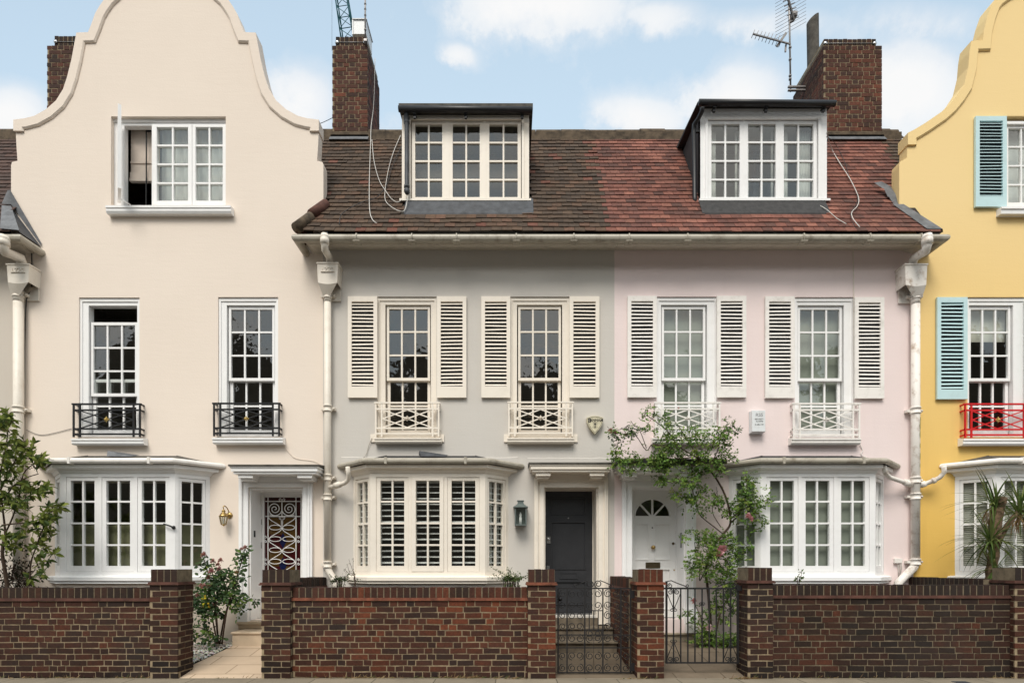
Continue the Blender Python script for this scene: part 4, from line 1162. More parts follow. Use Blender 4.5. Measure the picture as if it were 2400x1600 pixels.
m.build('stained_glass', sg, door, recalc=False)
m = MB(); yg = yd - 0.012; rg = 0.0085
def GX(zx): return gx0 + (zx - 505) / 512.0
def GZ_(zy): return gz1 - (zy - 380) / 512.0
def gl(pts, r=rg): m.tube([(GX(x), yg, GZ_(y)) for x, y in pts], r, 6)
for x in (537, 770): gl([(x, 378), (x, 1170)])
for y in (415, 540): gl([(505, y), (805, y)])
gl([(653, 400), (653, 545)])
for s in (-1, 1):
    cxx = 653 + s * 60; pts = []
    for k in range(60):
        tt = k / 59 * 4.6 * math.pi; r = 56 * (1 - k / 59) + 5
        pts.append((cxx - s * r * math.cos(tt), 478 + r * math.sin(tt)))
    gl(pts, 0.007)
    gl([(653 + s * 105, 525), (653 + s * 85, 533), (653 + s * 60, 537), (653 + s * 20, 540)], 0.006)
    for yy in (400, 552):
        gl([(653 + s * 4, yy + 12), (653 + s * 12, yy + 14), (653 + s * 22, yy + 6), (653 + s * 24, yy - 4), (653 + s * 14, yy - 11), (653 + s * 7, yy - 3), (653 + s * 13, yy + 3)], 0.005)
    gl([(653 + s * 5, 570), (653 + s * 5, 640)], 0.005)
    for yy in (632, 728, 820, 915, 1010, 1105):
        gl([(653 + s * 56 + 50 * math.cos(2 * math.pi * k / 20), yy + 20 * math.sin(2 * math.pi * k / 20)) for k in range(21)], 0.006)
    gl([(653 + s * (57 + 54 * math.cos(math.pi * (y - 545) / 95)), y) for y in range(548, 1170, 8)], 0.0065)
    for yy in (727, 915, 1100):
        for dd in (-1, 1):
            gl([(653 + s * 137 + 10 * math.cos(k * 0.6) * (1 - k / 16), yy + dd * 18 + 14 * math.sin(k * 0.6) * (1 - k / 16)) for k in range(13)], 0.005)
m.build('grille', M['white'], door)
m = MB(); m.lathe((GX(472), yd, GZ_(585)), [(0.02, 0), (0.016, 0.012), (0.006, 0.02)], 10, axis='Y'); m.box(GX(464), GX(481), yd - 0.012, yd, GZ_(608), GZ_(563))
m.build('door_knocker', M['bronze'], door)
m = MB(); m.box(GX(456), GX(482), yd - 0.02, yd, GZ_(805), GZ_(755)); m.lathe((GX(469), yd - 0.02, GZ_(780)), [(0.022, 0), (0.018, 0.015)], 10, axis='Y'); m.build('lock', M['steel'], door)
m = MB(); xx = PX(592, 9.12); m.box(PX(585) + 0.018, PX(585) + 0.03, 9.10, 9.14, PZ(1258, 9.12), PZ(1243, 9.12)); m.build('door_bell', M['iron_black'], H1)
m = MB()
m.box(-4.25, -3.16, 8.93, 9.42, 0.44, 0.543); m.box(-4.265, -3.15, 8.905, 9.0, 0.50, 0.545)
m.box(-4.14, -3.14, 8.52, 8.99, 0.15, 0.405); m.box(-4.155, -3.13, 8.50, 8.995, 0.40, 0.43)
m.box(-4.25, -3.16, 8.95, 9.0, 0.1, 0.45)
m.build('door_step', M['sandstone'], H1, bevel=0.006)

# ======================================================== GREY HOUSE
grey_holes = [prect(884, 1023, 695, 1023), prect(1196, 1335, 695, 1023), prect(1275, 1401, 1140, 1442), bay_hole(GB)]
H2 = low_house(-2.952, 1.60, M['stucco_grey'], grey_holes, 'grey stucco house with brown tiled roof, cream shutters and a charcoal front door', (-0.67, 9.0, 0))
DX0, DX1 = PX(942, 9.07), PX(1240, 9.07)
def keep_grey(x, y):
    if y < 9.0:
        if x < -2.9 - (9.0 - y) * 0.75: return False
    elif y < 9.18:
        if x < -2.93: return False
    elif x < -3.62: return False
    if x > 1.42 + 0.02 * math.sin(y * 25) - (y - 8.6) * 0.05 + (0.08 if int((y - 8.6) * 15) % 2 else -0.02): return False
    if DX0 + 0.02 < x < DX1 - 0.02 and y > 9.03: return y > 10.28
    if PX(948, 8.93) < x < PX(1232, 8.93) and y > 8.86 and y <= 9.03: return False
    return True
def keep_red(x, y):
    if x <= 1.42 + 0.02 * math.sin(y * 25) - (y - 8.6) * 0.05 + (0.08 if int((y - 8.6) * 15) % 2 else -0.02): return False
    if y < 9.0:
        if x > 6.10 + (9.0 - y) * 0.72: return False
    elif y < 9.2:
        if x > 6.16: return False
    elif x > 6.95: return False
    if DP0 + 0.02 < x < DP1 - 0.02 and y > 9.03: return y > 10.3
    if PX(1655, 8.93) < x < PX(1932, 8.93) and 8.86 < y <= 9.03: return False
    return True
DP0, DP1 = PX(1641.6, 9.07), PX(1936, 9.07)
def col_grey(x, y):
    if R.random() < 0.035: return (0.15, 0.06, 0.04)
    if y < 8.95 and R.random() < 0.14: return (0.13, 0.07, 0.045)
    return R.choice(TB)
def col_red(x, y):
    if x > 6.42 + (y - 9.65) * 0.34 and y > 9.62: return R.choice(TB)
    k = math.sin(x * 2.1 + y * 3.0) + math.sin(y * 7.0 + 1.0) * 0.8
    c = R.choice(TR if R.random() < 0.72 else TR[:2] + TR[3:4])
    f = 1.0 if k < 0.5 else 0.82
    return tuple(q * f for q in c)
rf2 = roof_part(H2, -3.7, 1.7, keep_grey, col_grey, 1.0,
          [(-3.62, DX0, 9.18, RIDGE_Y), (-2.95, DX0, 8.62, 9.18), (DX0, DX1, 8.62, 9.06), (DX1, 1.5, 8.62, RIDGE_Y), (DX0, DX1, 10.12, RIDGE_Y)], (-3.62, 1.6))
ridge(rf2, -3.62, 1.40)
eaves(H2, -3.13, 1.598, True, False, clips=[PX(x, 8.55) for x in (1070, 1210, 1345)] + [PX(835, 8.55), PX(965, 8.55)])
A, B, C = Vector((-2.90, 9.0, roof_z(9.0))), Vector((-3.23, 8.60, EAVE_Z)), Vector((-3.23, 9.0, EAVE_Z))
hip_face(rf2, A, C, B, M['tile_edge'], 'hip_side')
m = MB()
for k in range(2):
    p = B + (A - B) * (0.02 + 0.5 * k); e = B + (A - B) * (0.5 + 0.5 * k)
    off = Vector((0, -0.01, 0.035 + 0.012 * k))
    m.tube([p + off, e + off], 0.082, 12, None, True, 0.07)
    if k == 0: m.build('hip_tile', M['ridge'], rf2); m = MB()
m.build('hip_tile', M['tile_edge'], rf2)
d2, *_ = dormer(H2, 942, 1240, 270, [(965, 1044), (1053, 1132), (1139, 1221)], (284, 470), (934, 1249, 241), M['cream'], M['lead_dark'], M['felt'], (948, 1250),
                label='dormer with cream casements under a flat felt roof')
m = MB(); x = PX(953, 8.97)
m.tube([(x, 8.93, PZ(262, 8.93)), (x, 8.97, PZ(276, 8.97)), (x, 8.985, PZ(300, 8.97)), (x, 8.985, PZ(445, 8.97)), (x + 0.01, 8.95, PZ(452, 8.95))], 0.034, 12)
for py in (276, 285, 436, 446): m.lathe((x, 8.985, PZ(py, 8.97)), [(0.036, -0.02), (0.044, -0.018), (0.044, 0.018), (0.036, 0.02)], 12)
m.build('downpipe', M['lead_dark'], d2)
chimney(H2, -3.215, -2.585, 10.3, 11.25, 9.02, PZ(107, 10.3), -3.17, -2.61, PZ(81, 10.3), label='narrow brick stack with a pale metal cowl')
m = MB(); yb = 10.75
m.box(PX(829, yb), PX(858, yb), yb, yb + 0.45, PZ(80, yb), PZ(47, yb)); m.box(PX(826, yb), PX(860, yb), yb - 0.02, yb + 0.47, PZ(47, yb), PZ(45.5, yb)); m.box(PX(825.5, yb), PX(828.5, yb), yb - 0.01, yb + 0.46, PZ(82, yb), PZ(46, yb))
m.build('chimney_cowl', M['white_box'], H2)

for (a, b, sa, sb, gl_) in ((884, 1023, 903, 1008, 0), (1196, 1335, 1213, 1317, 0)):
    sash_window(H2, (a, b), (695, 1023), (sa, sb), M['cream'], M['glass_sky'], (877 + (a - 884), 1034 + (a - 884)), (1024, 1037), back_plate=(869 + (a - 884), 1041 + (a - 884), 1018, 1036))
for (a, b) in ((815, 884), (1024, 1093), (1128, 1196), (1335, 1405)):
    shutter(H2, (a, b), (694, 931), M['cream'], (706, 905))
balconette(H2, (879, 1030), (942, 1023), M['cream'], M['cream'])
balconette(H2, (1191, 1343), (941, 1022), M['cream'], M['cream'])
bay_window(H2, GB, M['cream'], M['stucco_grey'], M['bitumen'], 'mid', inside='louvres', gm=M['gutter'], lead_flap=-0.02, label='bay window with louvred blinds behind the glass')
m = MB()
a0, a1, t = moulding_frame(m, FAC, PX(1252), PX(1424), 0.50, PZ(1120), [(0.035, 0.055), (0.02, 0.07), (0.03, 0.035), (0.065, 0.045)])
m.fbox(FAC, PX(1252) + 0.01, PX(1424) - 0.01, 0.0, 0.05, PZ(1120), PZ(1102) + 0.02)
m.build('door_surround', M['cream'], H2)
hood(H2, (1241, 1437), (1085, 1104), M['cream'], M['felt'])
door_lining(H2, PX(1275), PX(1401), PZ(1140), 0.60, 9.44, M['cream'])
yd = 9.40; fr = (Vector((0, yd, 0)), Vector((1, 0, 0)), Vector((0, -1, 0)))
def DXp(px): return PX(px, yd)
def DZp(py): return PZ(py, yd)
m = MB(); x0, x1, z0, z1 = PX(1275) + 0.022, DXp(1388), 0.635, DZp(1150)
def panel_door(m, fr, x0, x1, z0, z1, panels, rec=0.014, mould=0.012):
    m.fbox(fr, x0, x1, -0.045, -rec, z0, z1)
    xs = sorted(set([x0, x1] + [p[0] for p in panels] + [p[1] for p in panels])); zs = sorted(set([z0, z1] + [p[2] for p in panels] + [p[3] for p in panels]))
    for i in range(len(xs) - 1):
        for j in range(len(zs) - 1):
            cx, cz = (xs[i] + xs[i + 1]) / 2, (zs[j] + zs[j + 1]) / 2
            if any(p[0] < cx < p[1] and p[2] < cz < p[3] for p in panels): continue
            m.fbox(fr, xs[i], xs[i + 1], -rec - 0.001, 0.0, zs[j], zs[j + 1])
    for p in panels:
        border(m, fr, p[0], p[1], p[2], p[3], 0.016, 0.016, 0.016, -rec, mould)
panel_door(m, fr, x0, x1, z0, z1, [(DXp(1292), DXp(1372), DZp(1206), DZp(1165)), (DXp(1292), DXp(1373), DZp(1334), DZp(1222)), (DXp(1292), DXp(1373), DZp(1417), DZp(1361))])
door = m.build('door', M['door_black'], H2)
m = MB(); m.fbox(fr, x1 + 0.001, PX(1401) - 0.021, -0.04, 0.03, 0.60, z1 + 0.02); m.fbox(fr, x0, x1, -0.04, 0.03, z1 + 0.001, PZ(1140) - 0.022); m.build('door_frame', M['cream'], H2)
m = MB(); border(m, fr, DXp(1312), DXp(1355), DZp(1356), DZp(1340), 0.02, 0.022, 0.022, 0.0, 0.012); m.fbox(fr, DXp(1316), DXp(1351), 0, 0.004, DZp(1353), DZp(1343)); m.build('letterbox', M['door_black'], door)
m = MB(); m.fbox(fr, DXp(1281), DXp(1290), 0.0, 0.014, DZp(1273), DZp(1257)); m.lathe((DXp(1285.5), yd - 0.014, DZp(1263)), [(0.024, 0), (0.02, 0.012)], 12, axis='Y'); m.build('lock', M['chrome'], door)
m = MB(); m.fbox(fr, DXp(1281), DXp(1288), 0.0, 0.012, DZp(1335), DZp(1325)); m.build('lock', M['chrome'], door)
m = MB(); m.lathe((DXp(1332), yd, DZp(1213.5)), [(0.014, 0), (0.010, 0.008)], 10, axis='Y'); m.build('peephole', M['steel'], door)
m = MB(); m.fbox(fr, x0, x1, -0.03, 0.012, 0.602, 0.634); m.build('weather_bar', M['steel'], door)
m = MB(); m.box(0.40, 1.50, 8.98, 9.44, 0.45, 0.60); m.box(0.36, 1.52, 8.66, 8.99, 0.30, 0.452); m.box(0.36, 1.52, 8.635, 8.99, 0.452, 0.48)
m.box(0.36, 1.52, 8.33, 8.68, 0.12, 0.285); m.box(0.35, 1.53, 8.30, 8.69, 0.283, 0.313)
m.build('door_step', M['stone_dark'], H2, bevel=0.008)
dp, xc, yc, r = downpipe(H2, (760, 776), 655, 1328, (741, 793, 614, 661), M['pipe'], (761, 552), (786, 1371), collars=(692, 957, 1119, 1165, 1322))
# branch from the bay gutter
m = MB(); pb = lambda x, y, d=8.8: P(x, y, d)
m.tube([pb(815, 1094, 8.60), pb(817, 1112, 8.66), pb(816, 1124, 8.70), pb(809, 1131, 8.74), pb(790, 1137, 8.82), pb(768, 1143, 8.91)], 0.034, 10)
m.tube([pb(797, 1134.5, 8.79), pb(785, 1138, 8.85)], 0.048, 12)
m.build('branch_pipe', M['pipe'], dp)

# ======================================================== PINK HOUSE
pink_holes = [prect(1539.5, 1681, 695, 1023), prect(1863, 2003, 696, 1024), prect(1479, 1606, 1138, 1450), bay_hole(PB)]
H3 = low_house(1.60, 6.27, M['stucco_pink'], pink_holes, 'pink stucco house with red tiled roof, white shutters and a white door with fanlight', (3.93, 9.0, 0))
rf3 = roof_part(H3, 1.2, 7.0, keep_red, col_red, 0.55,
          [(1.3, DP0, 8.62, RIDGE_Y), (DP0, DP1, 8.62, 9.06), (DP0, DP1, 10.14, RIDGE_Y), (DP1, 6.3, 8.62, 9.2), (DP1, 6.95, 9.2, RIDGE_Y)], (1.6, 6.95))
ridge(rf3, 1.40, 6.95)
eaves(H3, 1.602, 6.36, False, True, clips=[PX(x, 8.55) for x in (1475, 1612, 1885, 2040, 2160)])
A, B, C = Vector((6.12, 9.0, roof_z(9.0))), Vector((6.43, 8.60, EAVE_Z)), Vector((6.43, 9.0, EAVE_Z))
hip_face(rf3, A, B, C, M['lead'], 'hip_side')
m = MB(); o = Vector((0, 0, 0.045)); s = Vector((-0.17, 0, -0.0))
m.add([B + o, A + o, A + o + s, B + o + s + Vector((-0.06, 0, 0.0)), B + o + Vector((0.03, 0.03, -0.04)), A + o + Vector((0.03, 0.03, -0.04))], [(0, 1, 2, 3), (0, 4, 5, 1)])
m.build('hip_flashing', M['lead'], rf3, recalc=False)
m = MB()
pts = [(2118, 497, 9.0), (2107, 478, 9.05), (2094, 462, 9.10), (2082, 442, 9.16), (2060, 430, 9.2)]
for i in range(len(pts) - 1):
    a = P(*pts[i]); b = P(*pts[i + 1]); k = R.uniform(-0.01, 0.01)
    m.add([a + Vector((0.03, -0.02, 0.02)), b + Vector((0.03, -0.02, 0.02 + k)), b + Vector((-0.09, -0.02, 0.0)), a + Vector((-0.10, -0.02, -0.01))], [(0, 1, 2, 3)])
m.build('step_flashing', M['lead'], rf3, recalc=False)
d3, *_ = dormer(H3, 1641.6, 1938, 255, [(1660, 1742), (1746, 1826.5), (1830, 1915)], (283, 470), (1636, 1957, 237), M['white'], M['bitumen'], M['bitumen'], (1643, 1942), net=True,
                label='dormer with white casements, net curtains and black cheeks')
m = MB()
m.tube([P(1646, 250, 8.9), P(1645, 262, 8.95), P(1637, 278, 9.02), P(1627, 292, 9.10), P(1626, 310, 9.12), P(1628, 465, 9.12), P(1629, 478, 9.09)], 0.034, 12)
m.box(PX(1622, 9.12), PX(1640, 9.12), 9.10, 9.14, PZ(311, 9.12), PZ(306, 9.12))
m.build('downpipe', M['black'], d3)
ch = chimney(H3, 5.572, 6.615, 10.3, 11.42, 9.02, PZ(107, 10.3), 5.60, 6.545, PZ(86, 10.3), label='broad brick stack with a dark flue')
m = MB(); p0 = P(1908, 150, 11.1)
rr = 0.107; seg = 16; vs = []
zb_, zt_ = 9.3, PZ(38, 11.1)
xf = PX(1907, 11.1)
for k in range(seg):
    a = 2 * math.pi * k / seg; cx_, cy_ = rr * math.cos(a), rr * math.sin(a)
    vs += [(xf + 0.02 + cx_, 11.1 + cy_, zb_), (xf + cx_ - 0.015, 11.1 + cy_, PZ(95, 11.1)), (xf + cx_ - 0.02, 11.1 + cy_, zt_ - 0.06 + 0.075 * math.cos(a))]
fs = []
for k in range(seg):
    b = (k + 1) % seg
    fs += [(3 * k, 3 * b, 3 * b + 1, 3 * k + 1), (3 * k + 1, 3 * b + 1, 3 * b + 2, 3 * k + 2)]
m.add(vs, fs, None, True); m.build('chimney_flue', M['felt'], H3)

sash_window(H3, (1539.5, 1681), (695, 1023), (1552, 1658), M['white'], M['glass'], (1530, 1693), (1024, 1039), blind=M['blind'], sill_mat=M['white_old'])
sash_window(H3, (1863, 2003), (696, 1024), (1873, 1980), M['white'], M['glass'], (1856, 2019), (1025, 1040), blind=M['blind'], sill_mat=M['white_old'])
for (a, b, t, bt) in ((1471, 1539.5, 693, 930.5), (1680.7, 1749.6, 693, 930.5), (1794, 1863, 694, 932), (2004, 2073, 696, 933)):
    shutter(H3, (a, b), (t, bt), M['white_old'], (t + 12, bt - 26))
balconette(H3, (1535, 1688), (942, 1023), M['white_old'], M['white_old'])
balconette(H3, (1858, 2015.5), (944, 1026), M['white_old'], M['white_old'])
bay_window(H3, PB, M['white'], M['stucco_pink'], M['bitumen'], 'plain', inside='blind', gm=M['gutter'], label='bay window with grey green blinds and a rose in front')
m = MB()
a0, a1, t = moulding_frame(m, FAC, PX(1457), PX(1629), 0.37, PZ(1118), [(0.035, 0.055), (0.02, 0.07), (0.03, 0.035), (0.065, 0.045)])
m.fbox(FAC, PX(1457) + 0.01, PX(1629) - 0.01, 0.0, 0.05, PZ(1118), PZ(1102) + 0.02)
m.fbox(FAC, PX(1629) - 0.165, PX(1629) + 0.012, 0.0, 0.085, 0.37, 0.75); m.fbox(FAC, PX(1457) - 0.012, PX(1457) + 0.165, 0.0, 0.085, 0.37, 0.75)
m.build('door_surround', M['white'], H3)
hood(H3, (1446, 1650), (1088, 1106), M['white'], M['bitumen'])
m = MB(); m.xprism([(8.63, PZ(1087, 8.64)), (8.998, PZ(1084, 9)), (8.998, PZ(1074, 9)), (8.63, PZ(1076, 8.64))], 1.602, PX(1700, 8.7)); m.build('hood_roof', M['bitumen'], H3)
door_lining(H3, PX(1479), PX(1606), PZ(1138), 0.5, 9.44, M['white'])
x0, x1, z0, z1 = PX(1479) + 0.022, DXp(1583), 0.57, DZp(1142)
m = MB()
ps = [(DXp(1490), DXp(1521), DZp(1312), DZp(1226)), (DXp(1534), DXp(1571), DZp(1312), DZp(1226)), (DXp(1490), DXp(1521), DZp(1428), DZp(1332)), (DXp(1534), DXp(1571), DZp(1428), DZp(1332))]
zf0, rad, cxx = DZp(1210), 0.281, DXp(1529)
ztop = zf0 - 0.015
panel_door(m, fr, x0, x1, z0, ztop, ps)
# door top with a half round opening
K = 20; arc = [(cxx + rad * math.cos(math.pi * k / K), zf0 + rad * math.sin(math.pi * k / K)) for k in range(K + 1)]
half_r = [(x1, ztop), (x1, z1), (cxx, z1)] + [arc[k] for k in range(K // 2, -1, -1)] + [(cxx + rad, ztop)]
half_l = [(cxx, z1), (x0, z1), (x0, ztop), (cxx - rad, ztop)] + [arc[k] for k in range(K, K // 2 - 1, -1)]
for pl in (half_r, half_l): m.prism(pl, yd, yd + 0.045)
for k in range(1, 4):
    a = math.pi * k / 4
    if k == 2: m.bar((cxx, yd + 0.012, zf0 - 0.01), (cxx, yd + 0.012, zf0 + rad), 0.03, 0.03)
    else: m.bar((cxx + 0.02 * math.cos(a), yd + 0.014, zf0), (cxx + rad * math.cos(a), yd + 0.014, zf0 + rad * math.sin(a)), 0.028, 0.03)
m.fbox(fr, cxx - rad, cxx + rad, -0.03, 0.0, zf0 - 0.016, zf0 + 0.012)
m.tube([(cxx + (rad + 0.006) * math.cos(math.pi * k / 24), yd - 0.002, zf0 + (rad + 0.006) * math.sin(math.pi * k / 24)) for k in range(25)], 0.012, 6)
door = m.build('door', M['door_white'], H3)
m = MB(); m.add([(cxx - rad, yd + 0.022, zf0), (cxx + rad, yd + 0.022, zf0), (cxx + rad, yd + 0.022, zf0 + rad), (cxx - rad, yd + 0.022, zf0 + rad)], [(0, 1, 2, 3)]); m.build('fanlight', M['glass'], door, recalc=False)
m = MB(); m.fbox(fr, x1 + 0.001, PX(1606) - 0.021, -0.04, 0.02, 0.5, z1 + 0.02); m.fbox(fr, x0, x1, -0.04, 0.02, z1 + 0.001, PZ(1138) - 0.021); m.build('door_frame', M['white'], H3)
m = MB(); m.lathe((DXp(1530), yd, DZp(1282)), [(0.03, 0), (0.012, 0.015), (0.014, 0.03), (0.034, 0.045), (0.03, 0.065), (0.01, 0.075)], 14, axis='Y'); m.build('handle', M['brass'], door)
m = MB(); border(m, fr, DXp(1513), DXp(1547), DZp(1331), DZp(1317), 0.018, 0.022, 0.022, 0.0, 0.012); m.fbox(fr, DXp(1515), DXp(1545), 0, 0.005, DZp(1329), DZp(1319)); m.build('letterbox', M['bronze'], door)
m = MB(); m.lathe((DXp(1578), yd, DZp(1273)), [(0.024, 0), (0.02, 0.014), (0.012, 0.02)], 10, axis='Y'); m.build('lock', M['bronze'], door)
m = MB(); m.lathe((DXp(1580), yd, DZp(1335)), [(0.014, 0), (0.01, 0.01)], 10, axis='Y'); m.build('lock', M['brass'], door)
m = MB(); m.lathe((DXp(1529), yd, DZp(1236)), [(0.012, 0), (0.008, 0.006)], 10, axis='Y'); m.build('peephole', M['iron_black'], door)
m = MB(); m.box(PX(1606) - 0.034, PX(1606) - 0.019, 9.10, 9.16, PZ(1283, 9.12), PZ(1248, 9.12)); m.build('door_bell', M['steel'], H3)
m = MB(); m.box(1.87, 2.69, 9.10, 9.44, 0.40, 0.50); m.box(1.86, 2.695, 9.07, 9.44, 0.50, 0.525); m.box(1.72, 2.86, 8.97, 9.12, 0.14, 0.335); m.box(1.71, 2.87, 8.94, 9.12, 0.333, 0.365)
m.build('door_step', M['stone_step'], H3, bevel=0.008)
dp3, xc, yc, r = downpipe(H3, (2136, 2155), 660, 1322, (2121, 2176, 617, 666), M['pipe_rust'], (2173, 553), (2106, 1371), collars=(694, 962, 1125, 1163, 1316), side=-1, plate_text=False)
m = MB()
m.tube([P(2072, 1092, 8.60), P(2075, 1108, 8.68), P(2085, 1118, 8.74), P(2105, 1125, 8.80), P(2142, 1137, 8.91)], 0.034, 10)
m.tube([P(2120, 1129.5, 8.84), P(2136, 1135, 8.89)], 0.047, 12)
m.tube([P(2212, 1092, 8.72), P(2213, 1106, 8.76), P(2203, 1118, 8.80), P(2188, 1126, 8.84), P(2150, 1140, 8.91)], 0.034, 10)
m.tube([P(2192, 1124, 8.83), P(2184, 1127.5, 8.85)], 0.045, 12); m.tube([P(2170, 1132, 8.87), P(2158, 1137, 8.90)], 0.045, 12)
m.build('branch_pipe', M['pipe_rust'], dp3)
# old green coat showing where the paint has peeled off the pipe
m = MB()
for (py, w, hgt) in ((985, 0.012, 0.10), (1000, 0.018, 0.16), (1020, 0.014, 0.14), (1046, 0.010, 0.10), (1070, 0.012, 0.12), (1092, 0.008, 0.08)):
    a = -math.pi / 2 + 0.62 + R.uniform(-0.12, 0.12); da = w / r; z = PZ(py, yc); rr = r + 0.0015
    ring = [(a - da, z), (a - da * 0.3, z + hgt * 0.5), (a + da * 0.8, z + hgt * 0.3), (a + da, z - hgt * 0.1), (a + da * 0.2, z - hgt * 0.5), (a - da * 0.7, z - hgt * 0.25)]
    m.add([(xc + rr * math.cos(q), yc + rr * math.sin(q), zz) for q, zz in ring], [tuple(range(6))])
m.build('peeled_paint', simple('old green paint', (0.16, 0.21, 0.10), 0.8), dp3, recalc=False)

# ======================================================== YELLOW GABLED HOUSE
yel_holes = [prect(2267.7, 2407, 696, 1024), prect(2359, 2603, 272, 484), bay_hole(YB)]
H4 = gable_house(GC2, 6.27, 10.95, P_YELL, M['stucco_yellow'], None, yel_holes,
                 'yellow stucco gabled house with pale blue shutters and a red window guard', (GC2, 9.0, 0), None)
sash_window(H4, (2267.7, 2407), (696, 1024), (2276, 2378), M['white'], M['glass'], (2259, 2420), (1026, 1042), blind=M['blind_pale'], blind_to=790)
shutter(H4, (2197, 2268), (696, 934.7), M['blue'], (708, 912)); shutter(H4, (2407, 2478), (696, 934.7), M['blue'], (708, 912))
shutter(H4, (2287, 2360), (272, 484), M['blue'], (283, 460))
balconette(H4, (2260, 2416), (945, 1026), M['iron_red'], M['gold'])
mb = MB(); mg = MB(); u0, u1, z1, z0 = PX(2359), PX(2603), PZ(272), PZ(484)
border(mb, FAC, u0 + 0.002, u1 - 0.002, z0 + 0.002, z1 - 0.04, 0.03, 0.05, 0.03, -0.16, -0.05)
mb.fbox(FAC, u0 + 0.002, u1 - 0.002, -0.17, -0.03, z1 - 0.10, z1 - 0.06)
w = (u1 - u0 - 0.06) / 3
gs = [MB() for _ in range(3)]
for i in range(3): grid_bars(mb, gs[i], FAC, u0 + 0.03 + i * w, u0 + 0.03 + (i + 1) * w, z0 + 0.03, z1 - 0.10, 2, 4, 0.05, 0.045, 0.07, 0.024, -0.11, -0.06)
win = mb.build('window', M['white'], H4); panes(gs, M['glass_sky'], win)
m = MB(); m.box(u0 + 0.02, u1 - 0.02, 9.22, 9.23, z0, z1); m.build('blind', M['net'], win)
ms = MB(); sz1, sz0 = PZ(485, 8.9), PZ(500, 8.9); ms.xprism([(8.89, sz1), (8.89, sz1 - .03), (8.905, sz1 - .035), (8.91, sz0), (8.999, sz0), (8.999, sz1 + 0.01)], PX(2347, 8.9), PX(2620, 8.9)); ms.build('window_sill', M['white'], H4)
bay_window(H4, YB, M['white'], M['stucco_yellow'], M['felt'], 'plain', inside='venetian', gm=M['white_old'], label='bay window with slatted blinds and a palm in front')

# ======================================================== PALE HOUSE AT THE LEFT EDGE
H5 = low_house(-12.2, -7.60, M['stucco_pale'], [], 'pale stucco house cut off by the left edge of the view', (-9.5, 9.0, 0))
def keep_left(x, y):
    if y < 9.0: return x < -7.80 + (9.0 - y) * 0.7 and x > -12.0
    return -12.0 < x < (-7.85 if y < 9.2 else -7.45)
rf5 = roof_part(H5, -12.1, -7.2, keep_left, lambda x, y: R.choice(TC), 0.6, [(-12, -7.85, 8.62, 9.2), (-12, -7.45, 9.2, RIDGE_Y)], (-12, -7.45))
ridge(rf5, -12.0, -7.45)
eaves(H5, -12.1, -7.43, False, True, clips=[-8.3, -9.2])
A, B, C = Vector((-7.83, 9.0, roof_z(9.0))), Vector((-7.36, 8.60, EAVE_Z)), Vector((-7.36, 9.0, EAVE_Z))
hip_face(rf5, A, B, C, M['lead_dark'], 'hip_side')
m = MB(); D1 = Vector((-7.82, 8.985, roof_z(9.0) + 0.25)); up = Vector((0.02, -0.02, 0.03))
m.add([A + up, C + Vector((0.02, -0.02, 0.05)), C + Vector((0.02, -0.02, 0.0)), D1 + Vector((0, -0.01, 0))], [(0, 1, 3), (0, 2, 1)])
m.add([D1, A + up, A + Vector((-0.12, -0.03, 0.03)), D1 + Vector((-0.05, 0, 0))], [(0, 1, 2, 3)])
o = Vector((0.01, -0.01, 0.02)); o2 = Vector((-0.26, -0.03, 0.035))
m.add([A + o, B + o, B + o2, A + o2 * 0.5], [(0, 1, 2, 3)])
m.build('hip_flashing', M['lead'], rf5, recalc=False)
chimney(H5, -8.315, -7.45, 10.3, 11.2, 9.02, PZ(107, 10.3), -8.225, -7.5, PZ(79, 10.3))
dp5, xc, yc, r = downpipe(H5, (33, 54), 655, 1360, (13, 68, 617, 660), M['pipe'], (8, 556), (44, 1400), collars=(690, 960))

# thin rendered fillets trowelled over the flashings of the grey house
m = MB()
def fillet(x0, x1, zb, zt):
    n = 24; vs = []
    for i in range(n + 1):
        x = x0 + (x1 - x0) * i / n; e = R.uniform(-0.008, 0.008)
        vs += [(x, 8.993, zb), (x, 8.991, zt + e), (x, 8.9999, zt + e + 0.008)]
    m.add(vs, [q for i in range(n) for q in ((3 * i, 3 * i + 3, 3 * i + 4, 3 * i + 1), (3 * i + 1, 3 * i + 4, 3 * i + 5, 3 * i + 2))])
fillet(PX(800), PX(1213), PZ(1100), PZ(1072)); fillet(PX(1236), PX(1438), PZ(1095), PZ(1074))
m.build('render_fillet', M['stucco_grey'], H2)
def smoothp(pts, n=5):
    res = []
    P_ = [pts[0]] + list(pts) + [pts[-1]]
    for i in range(1, len(P_) - 2):
        for k_ in range(n):
            t = k_ / n; a, b, c, d = P_[i - 1], P_[i], P_[i + 1], P_[i + 2]
            res.append(0.5 * ((2 * b) + (c - a) * t + (2 * a - 5 * b + 4 * c - d) * t * t + (3 * b - a - 3 * c + d) * t ** 3))
    res.append(pts[-1]); return res
